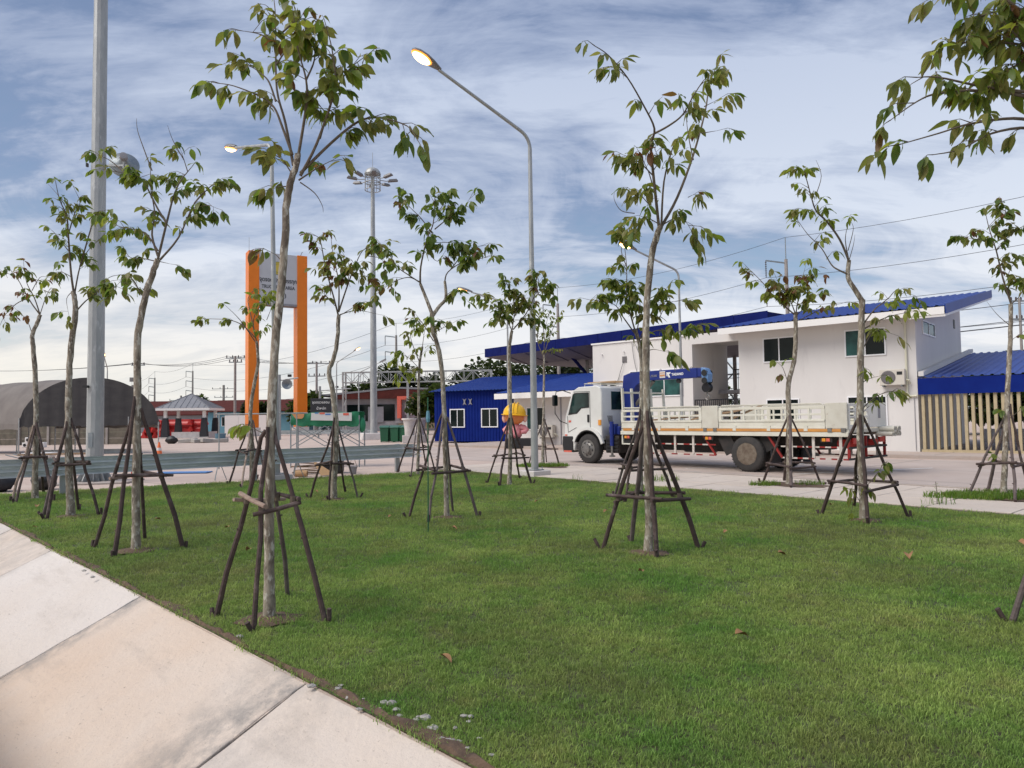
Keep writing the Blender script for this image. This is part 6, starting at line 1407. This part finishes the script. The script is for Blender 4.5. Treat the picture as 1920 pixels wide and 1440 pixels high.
# white two-hole concrete blocks
def block(label, p, rz, tilt=0):
    t = thing('duct_block', label, 'block', p, rz, 'white two hole concrete blocks'); t.rotation_euler = (0, tilt, rz)
    MB().bb((-.36, 0, 0), (.36, .42, .34)).build('body', M['whitetrim'], t, bevel=.03)
    for x in (-.17, .17): MB().lathe((x, .02, .17), [(.105, 0), (.105, .03), (0, .03)], 18, (0, -1, 0)).build('hole', M['black'], t)
for nm, p, rz, ti in (('white two hole block on top of the stack in the yard', (-32.9, 48.5, .36), .05, 0), ('white two hole block at lower left of the yard stack', (-33.1, 48.5, .01), .03, 0), ('white two hole block at lower right of the yard stack', (-32.35, 48.5, .01), .08, 0), ('white two hole block tilted beside the red machine, upper', (-33.6, 42.5, .42), -.1, .45), ('white two hole block tilted beside the red machine, lower', (-33.3, 42.6, .05), -.1, .3)): block(nm, p, rz, ti)
cn_ = thing('traffic_cone', 'orange traffic cone behind the guardrail', 'cone', (-16.4, 33, 0)); MB().lathe((0, 0, .03), [(.16, 0), (.035, .66), (0, .66)], 16).build('cone', M['cone'], cn_, smooth=True); MB().bb((-.2, -.2, 0), (.2, .2, .04)).build('base', M['cone'], cn_); MB().lathe((0, 0, .3), [(.112, 0), (.09, .13)], 16, cap=False).build('stripe', M['tarp_white'], cn_)
rc = thing('crate', 'red slatted crate under the guardrail', 'crate', (-11.0, 21.0, 0), R(8))
for z in (.05, .16, .27): MB().bb((-.18, -.14, z), (.18, .14, z+.07)).build('slat', M['red'], rc)
for x in (-.17, .17): MB().bb((x-.015, -.15, 0), (x+.015, .15, .36)).build('corner', M['red'], rc)
def bag(label, p, r_, m_, sc_=(1, .8, .8), cat='bag'):
    me = MB().ball((0, 0, r_*sc_[2]*.9), r_, 14, 10, sc_).mesh('bag', M[m_], True); q = random.Random(hash(label) % 99)
    for v in me.vertices: v.co += Vector((q.uniform(-1, 1), q.uniform(-1, 1), q.uniform(-1, 1)))*r_*.09
    o = link(cat.replace(' ', '_'), me); o.location = p; return tag(o, label, cat)
bag('black plastic bag under the guardrail by the leftmost tree', (-11.45, 17.4, 0), .30, 'black'); bag('dark tarpaulin heap under the left end of the guardrail', (-12.4, 17.0, 0), .42, 'seat_dark', (1.2, .8, .55), 'tarpaulin')
bag('black bag on the kerb before the gazebo', (-25.4, 53, 0), .42, 'black', (1.1, .7, .7))
o = MB().box((0, 0, .03), (1.6, .5, .03)).build('blue_tarpaulin', M['print_blue']); o.location = (-10.3, 22.3, 0); tag(o, 'flat blue tarpaulin on the yard behind the guardrail', 'tarpaulin')
wb = thing('wheelbarrow', 'white wheelbarrow tub behind the left end of the guardrail', 'wheelbarrow', (-16.3, 24.5, 0), R(15))
MB().prism([(-.45, -.32, .62), (.5, -.32, .62), (.25, -.22, .28), (-.2, -.22, .28)], (0, .64, 0)).build('tub', M['tarp_white'], wb, bevel=.03); MB().lathe((.55, -.04, .2), [(0, 0), (.2, 0), (.2, .08), (0, .08)], 18, (0, 1, 0)).build('wheel', M['black'], wb)
for y in (-.25, .25): MB().tube([(.55, y*.2, .2), (.1, y, .26), (-.9, y*1.2, .58)], .018, 6).build('handle', M['galv_dark'], wb); MB().tube([(-.15, y, .27), (-.25, y, .0)], .016, 6).build('leg', M['galv_dark'], wb)
mc = thing('red_machine', 'dark red machine at the far left under the grey tent', 'machine', (-30.6, 41.5, 0)); MB().bb((-1.4, -.4, .3), (0, .6, 1.5)).build('body', M['redwhite_red'], mc, bevel=.05); MB().bb((-.2, -.3, .2), (.35, .5, 1.0)).build('engine', M['black'], mc, bevel=.04)
for x in (-1.1, -.2): MB().lathe((x, -.5, .3), [(0, 0), (.3, 0), (.3, .12), (0, .12)], 18, (0, 1, 0)).build('wheel', M['rubber'], mc)
bm = thing('steel_beam', 'long steel beam lying on the yard behind the guardrail', 'beam', (-24.5, 37.5, 0), R(5)); MB().bb((-1.0, -.1, .0), (4.4, .1, .03)).build('flange', M['galv'], bm); MB().bb((-1.0, -.02, .03), (4.4, .02, .2)).build('web', M['galv'], bm); MB().bb((-1.0, -.1, .2), (4.4, .1, .23)).build('flange', M['galv'], bm)
tb_ = thing('work_bench', 'low timber bench top just behind the left guardrail', 'bench', (-13.8, 21.6, 0), R(12))
for k in range(3): MB().bb((-1.1, .14*k, .66), (1.1, .14*k+.13, .70)).build('board', M['wood'], tb_)
for x in (-.9, .9): MB().bb((x-.03, .0, 0), (x+.03, .4, .66)).build('leg', M['wood'], tb_)
dr = thing('drum', 'grey blue plastic drum on the kerb right of the gazebo', 'drum', (-22.6, 55, 0)); MB().lathe((0, 0, 0), [(.30, 0), (.36, .15), (.40, .6), (.40, .66), (.36, .66), (.34, .3)], 20, cap=False).build('body', M['bin_blue'], dr, smooth=True); MB().lathe((0, 0, .6), [(.415, 0), (.415, .08)], 20, cap=False).build('rim', M['bin_blue'], dr)
q = random.Random(6)
for k in range(5):
    me = MB().box((0, 0, .15), (q.uniform(.5, 1.6), .5, .3)).mesh('rubble_slab', M['rubble']); o = link('rubble_slab', me, bevel=.05); o.location = (-25+.6*k, 54.6+q.uniform(-.3, .3), 0); o.rotation_euler = (q.uniform(-.1, .1), q.uniform(-.15, .15), q.uniform(0, 3)); tag(o, 'broken concrete lump on the kerb before the gazebo', 'rubble', 'broken concrete lumps before the gazebo')
# heap of boards, roll and bucket behind the crooked tree
hp0 = gnd(585, 893); q = random.Random(9)
for k in range(7):
    a = R(12+q.uniform(-14, 14)); o = MB().box((0, 0, 0), (q.uniform(.9, 1.3), .16, .03), Matrix.Rotation(a, 3, 'Z')).build('board', M['wood'])
    o.location = (hp0.x-.25+q.uniform(-.1, .1), hp0.y+.9+q.uniform(-.1, .1), .04+.055*k); o.rotation_euler = (q.uniform(-.05, .05), q.uniform(-.08, .08), 0); o.name = 'plank'; tag(o, ('bottom', 'second from bottom', 'third from bottom', 'middle', 'third from top', 'second from top', 'topmost')[k]+' rough timber board in the heap behind the crooked tree', 'board', 'boards heaped behind the crooked tree')
o = MB().lathe((-.2, 0, .09), [(.055, 0), (.09, 0), (.09, .34), (.055, .34), (.055, .01)], 18, (1, .05, 0), cap=False).build('cardboard_tube', M['card'], smooth=True); o.location = (hp0.x-.25, hp0.y-.1, 0); tag(o, 'short cardboard tube lying at the lawn edge before the board heap', 'tube')
o = MB().prism([(-.1, 0, .40), (.55, -.15, .02), (.2, -.3, .02)], (.02, .03, .02)).build('plywood_sheet', M['card']); o.location = (hp0.x+.05, hp0.y+.3, 0); tag(o, 'triangular plywood offcut leaning on the board heap', 'plywood')
o = MB().box((0, 0, .3), (.62, .6, .6), R(8)).build('black_crate', M['black'], bevel=.06); o.location = (hp0.x+.32, hp0.y+1.1, 0); tag(o, 'black plastic box beside the board heap', 'box')
bk = thing('bucket', 'small grey bucket with rope handle right of the crooked tree', 'bucket', gnd(662, 889)); MB().lathe((0, 0, 0), [(.085, 0), (.12, .2), (.135, .2), (.135, .225), (.12, .225), (.10, .12)], 18, cap=False).build('pail', M['greywall'], bk, smooth=True); MB().tube([(-.12, 0, .21), (-.05, 0, .42), (0, 0, .50), (.05, 0, .42), (.12, 0, .21)], .009, 5).build('handle', M['stake_pale'], bk)
p = gnd(803, 1000); rd = thing('sprinkler_rod', 'thin dark upright rod standing in the lawn left of the forked tree', 'rod', p); MB().tube([(0, 0, 0), (0.005, 0, 1.0), (.01, 0, 1.9)], .009, 6).build('rod', M['bin_green'], rd); MB().lathe((.01, 0, 1.55), [(.02, 0), (.03, .05), (.02, .16)], 8).build('nozzle', M['teal_wall'], rd)
ki = thing('kerb_inlet', 'dark drain opening in the kerb behind the truck tail', 'drain', Vector(bl(3.4, 2.55, 0)), BR); MB().bb((-.6, 0, .01), (.6, .03, .10)).build('opening', M['black'], ki); MB().bb((-.7, -.3, .13), (.7, .035, .15)).build('lid', M['kerb'], ki)

# ------------------------------------------------------------------ lawn details
LEAFL = ['largest curled brown leaf on the open right side of the lawn', 'brown leaf lying left of the largest curled leaf', 'brown leaf just below the foot of the tall tree at the truck', 'pale brown leaf left of the tall tree at the truck', 'small brown leaf right of the tall tree stakes',
 'brown leaf alone in the middle of the front lawn', 'brown leaf at the right frame edge of the lawn', 'brown leaf in front lawn right of the broken stones', 'dark dry leaf just behind the leaning tree', 'dark dry leaf between the mast tree and the leaning tree', 'pale dry leaf beside the leftmost tree', 'dry leaf right of the tree beside the mast',
 'dry leaf left of the crooked tree foot', 'dry leaf at the foot of the forked tree', 'small dry leaf beside the right stake of the tall tree', 'dry leaf close to the left edge of the apron', 'dry leaf left of the forked tree', 'dry leaf just left of the bare topped tree', 'dry leaf on the lawn right of the middle lamp post']
for i, (px_, py_0, k) in enumerate(((1705, 1042, 1.3), (1455, 1038, .9), (1205, 1076, .7), (1140, 958, .9), (1362, 996, .7), (1375, 1194, .9), (1908, 1018, 1.1), (822, 1232, .9), (470, 1032, .9), (430, 990, .8), (70, 949, 1.1), (290, 975, .8), (590, 922, .8), (845, 990, .8), (1295, 1013, .7), (60, 990, .6), (735, 968, .7), (1560, 948, .9), (1010, 940, .7))):
    p = gnd(px_, py_0, .05); q = random.Random(i); me = leaf_mesh('fallen_leaf', 'leaf_red', .13*k, .07*k, i); me.materials[0] = M['dryleaf']
    for v in me.vertices: v.co.z += .05*abs(v.co.x)/.04*.4 + .02
    o = link('fallen_leaf', me); o.location = p; o.rotation_euler = (q.uniform(-.3, .3), q.uniform(-.3, .3), q.uniform(0, 6.28)); tag(o, LEAFL[i], 'leaf', 'dry leaves fallen on the lawn')
q = random.Random(21); st_ = MB()
for (px_, py_0) in ((645, 1283), (668, 1302), (740, 1322), (755, 1340), (790, 1352), (860, 1352), (700, 1318), (870, 1400), (905, 1425), (455, 1195), (165, 1072), (180, 1085), (830, 1385), (610, 1285)):
    c = gnd(px_, py_0, .02)
    for _ in range(q.randint(1, 4)):
        p = c+Vector((q.uniform(-.09, .09), q.uniform(-.09, .09), 0)); m_ = MB().ball((0, 0, 0), 1, 7, 5); s = q.uniform(.006, .026); sx, sy, sz = s*q.uniform(.9, 1.7), s*q.uniform(.8, 1.3), s*.6
        st_.add([p+Vector((v[0]*sx*q.uniform(.75, 1.2), v[1]*sy*q.uniform(.75, 1.2), v[2]*sz*q.uniform(.7, 1.2))) for v in m_.v], m_.f)
me = bpy.data.meshes.new('rubble'); me.from_pydata(st_.v, [], st_.f); me.materials.append(M['rubble']); o = link('rubble', me); o['kind'] = 'stuff'
# pits and bare rings of soil
for i, (c, r_, ys) in enumerate(((gnd(1018, 877), .95, .55), (gnd(1482, 913), .85, .6), (gnd(1880, 936), 1.0, .65))):
    pts = blob((c.x, c.y), r_, 18, i, .052, ys, R(-49)); sheet('soil_pit', pts, .052, M['soil'])
for i, (px_, py_0) in enumerate(((505, 1165), (255, 1035), (133, 970), (1216, 1040), (1620, 978), (838, 972), (625, 938))):
    c = gnd(px_, py_0); pts = blob((c.x, c.y), .26, 14, 40+i, .040, .9); pts = [(c.x, c.y, .055)] + [(x_, y_, .022) for x_, y_, z_ in pts]
    me = bpy.data.meshes.new('soil_mound'); me.from_pydata(pts, [], [(0, k+1, (k+1) % 14+1) for k in range(14)]); me.materials.append(M['soil']); o = link('soil_mound', me); o['kind'] = 'stuff'
def weeds(label, spots, seed, hts=(.05, .15)):
    q = random.Random(seed); mb = MB()
    for c, r_, n in spots:
        for _ in range(n):
            a, rr = q.uniform(0, 6.28), r_*math.sqrt(q.random()); b_ = Vector((c[0]+rr*math.cos(a), c[1]+rr*math.sin(a)*.6, .045)); h_ = q.uniform(*hts); t_ = q.uniform(0, 6.28); sd_ = Vector((math.cos(t_), math.sin(t_), 0))*.006
            l_ = Vector((math.cos(t_+1.5), math.sin(t_+1.5), 0))*h_*q.uniform(.1, .8); m_ = b_+Vector((0, 0, h_*.6))+l_*.35; e = b_+Vector((0, 0, h_*.85))+l_
            mb.add([b_-sd_, b_+sd_, m_+sd_*.8, m_-sd_*.8, e], [(0, 1, 2, 3), (3, 2, 4)])
    me = bpy.data.meshes.new('weeds'); me.from_pydata(mb.v, [], mb.f); me.materials.append(M['weed']); o = link('weeds', me); o['kind'] = 'stuff'; return o
g1, g2, g3 = gnd(1018, 877), gnd(1482, 913), gnd(1880, 936)
weeds('', [((g1.x, g1.y), .85, 1500), ((g2.x-.55, g2.y), .35, 260), ((g2.x+.45, g2.y), .35, 130), ((g3.x, g3.y), 1.0, 2600), ((g3.x-.9, g3.y+.1), .5, 300)], 1)
weeds('', [(tuple(gnd(1235, 905).xy), .5, 110), (tuple(gnd(1085, 905).xy), .2, 16), (tuple(gnd(1760, 950).xy), .3, 30)], 2, (.08, .25))
tuft = thing('weed', 'slender leafy weed growing at the pavement edge before the louvred shed', 'weed', gnd(1757, 950)); wv = MB(); q = random.Random(2)
MB().tube([(0, 0, 0), (.01, 0, .2), (.0, .01, .42)], .005, 5).build('stem', M['twig'], tuft)
for k in range(16):
    z = .05+.36*k/16; a = 2.4*k; mt = leaf_matrix(Vector((0, 0, z)), Vector((math.cos(a), math.sin(a), .3)), Vector((0, 0, 1)), .055); wv.add([mt @ v.co for v in LEAF['leaf_light'][k % 5].vertices], [tuple(f.vertices) for f in LEAF['leaf_light'][k % 5].polygons])
o = wv.build('foliage', M['weed'], tuft); o['kind'] = 'stuff'

# ------------------------------------------------------------------ background trees
def bg_tree(label, p, h, wd, seed, m_='foliage_dark', n=2600, lf=.40, low=.18, name='broadleaf_tree', flat=1.0):
    q = random.Random(seed); t = thing(name, label, 'tree', p, 0, 'dark trees beyond the yard'); tb = MB(); tb.tube([(0, 0, 0), (.1, 0, h*.3), (0, .1, h*.62)], [h*.028, h*.02, h*.008], 8)
    lobes = []
    for k in range(13):
        a = q.uniform(0, 6.28); rr = wd*.5*q.uniform(.15, .72); z = h*q.uniform(low+.15, .9); lobes.append((Vector((rr*math.cos(a), rr*math.sin(a), z)), wd*q.uniform(.14, .26)))
        tb.tube([(0, 0, h*.28), lobes[-1][0]*.55+Vector((0, 0, h*.15)), lobes[-1][0]], [h*.012, h*.007, h*.003], 5)
    tb.build('trunk', M['bark'], t)
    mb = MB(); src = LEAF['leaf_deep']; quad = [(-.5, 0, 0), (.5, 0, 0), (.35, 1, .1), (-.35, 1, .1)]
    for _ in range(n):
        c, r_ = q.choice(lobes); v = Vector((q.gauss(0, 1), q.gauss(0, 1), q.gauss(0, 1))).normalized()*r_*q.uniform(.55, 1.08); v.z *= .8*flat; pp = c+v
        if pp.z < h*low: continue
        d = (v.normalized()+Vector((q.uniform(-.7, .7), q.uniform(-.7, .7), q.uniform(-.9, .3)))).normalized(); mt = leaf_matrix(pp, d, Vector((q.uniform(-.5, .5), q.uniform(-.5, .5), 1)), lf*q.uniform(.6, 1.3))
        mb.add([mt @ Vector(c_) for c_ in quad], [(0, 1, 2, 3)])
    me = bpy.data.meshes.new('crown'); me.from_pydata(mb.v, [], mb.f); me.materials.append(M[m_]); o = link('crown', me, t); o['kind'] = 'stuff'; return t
BT = [('tall rounded dark tree behind the gantry and floodlight mast', (-17.5, 105, 0), 9.6, 8, 1), ('dark tree behind the gantry left of the yellow green tree', (-23.0, 112, 0), 8.2, 7, 2), ('dense dark tree behind the middle of the gantry', (-12.0, 108, 0), 8.0, 8, 3), ('bushy dark tree beside the left end of the blue shed', (-8.6, 72, 0), 4.6, 5.6, 4),
      ('tall narrow dark tree behind the blue shed left end', (-7.0, 110, 0), 9.0, 6, 5), ('spreading dark tree behind the blue shed roof', (-1.5, 104, 0), 9.2, 14, 6), ('spreading dark tree under the blue canopy left half', (8.5, 110, 0), 10.6, 15, 7), ('dark tree under the blue canopy beside the white building', (14.5, 96, 0), 9.0, 12, 8),
      ('leafy bush between the orange columns', (-27.5, 95, 0), 5.6, 5.2, 9), ('leafy bush right beside the right orange column', (-24.6, 88, 0), 4.6, 3.6, 10), ('dark bush left of the left orange column', (-33.0, 90.5, 0), 4.0, 3.4, 11), ('distant tree at the far left behind the tent', (-81, 112, 0), 7.2, 9, 12),
      ('small distant tree beside the gazebo roof', (-52, 118, 0), 5.6, 5, 13), ('dark tree behind the left part of the louvred shed', (33, 48, 0), 4.8, 8, 14), ('dark tree behind the middle of the louvred shed', (40, 52, 0), 5.0, 9, 15), ('dark tree behind the right part of the louvred shed', (46, 50, 0), 5.2, 9, 16), ('low dark bush far behind the louvred shed', (27.5, 50, 0), 4.0, 6, 17), ('dark tree seen far beyond the recess of the white building', (25, 92, 0), 6.0, 10, 18)]
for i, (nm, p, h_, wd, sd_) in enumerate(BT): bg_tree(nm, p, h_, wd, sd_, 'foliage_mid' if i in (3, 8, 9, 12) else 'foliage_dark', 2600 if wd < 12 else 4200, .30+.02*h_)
tr = thing('far_treeline_base', 'x', 'trees') if False else None
mb = MB(); q = random.Random(77)
for k in range(9000):
    x = q.uniform(-260, 120); y = 240+q.uniform(-20, 60); z = q.uniform(0, 1)**1.3*(5.0+2.2*math.sin(x*.09)+1.5*math.sin(x*.31)); d = Vector((q.uniform(-1, 1), -q.random(), q.uniform(-.4, 1))).normalized(); mt = leaf_matrix(Vector((x, y, z)), d, Vector((0, 0, 1)), q.uniform(.8, 1.8)); mb.add([mt @ Vector(c_) for c_ in ((-.5, 0, 0), (.5, 0, 0), (.35, 1, .1), (-.35, 1, .1))], [(0, 1, 2, 3)])
me = bpy.data.meshes.new('treeline'); me.from_pydata(mb.v, [], mb.f); me.materials.append(M['foliage_dark']); o = link('treeline', me); o['kind'] = 'stuff'
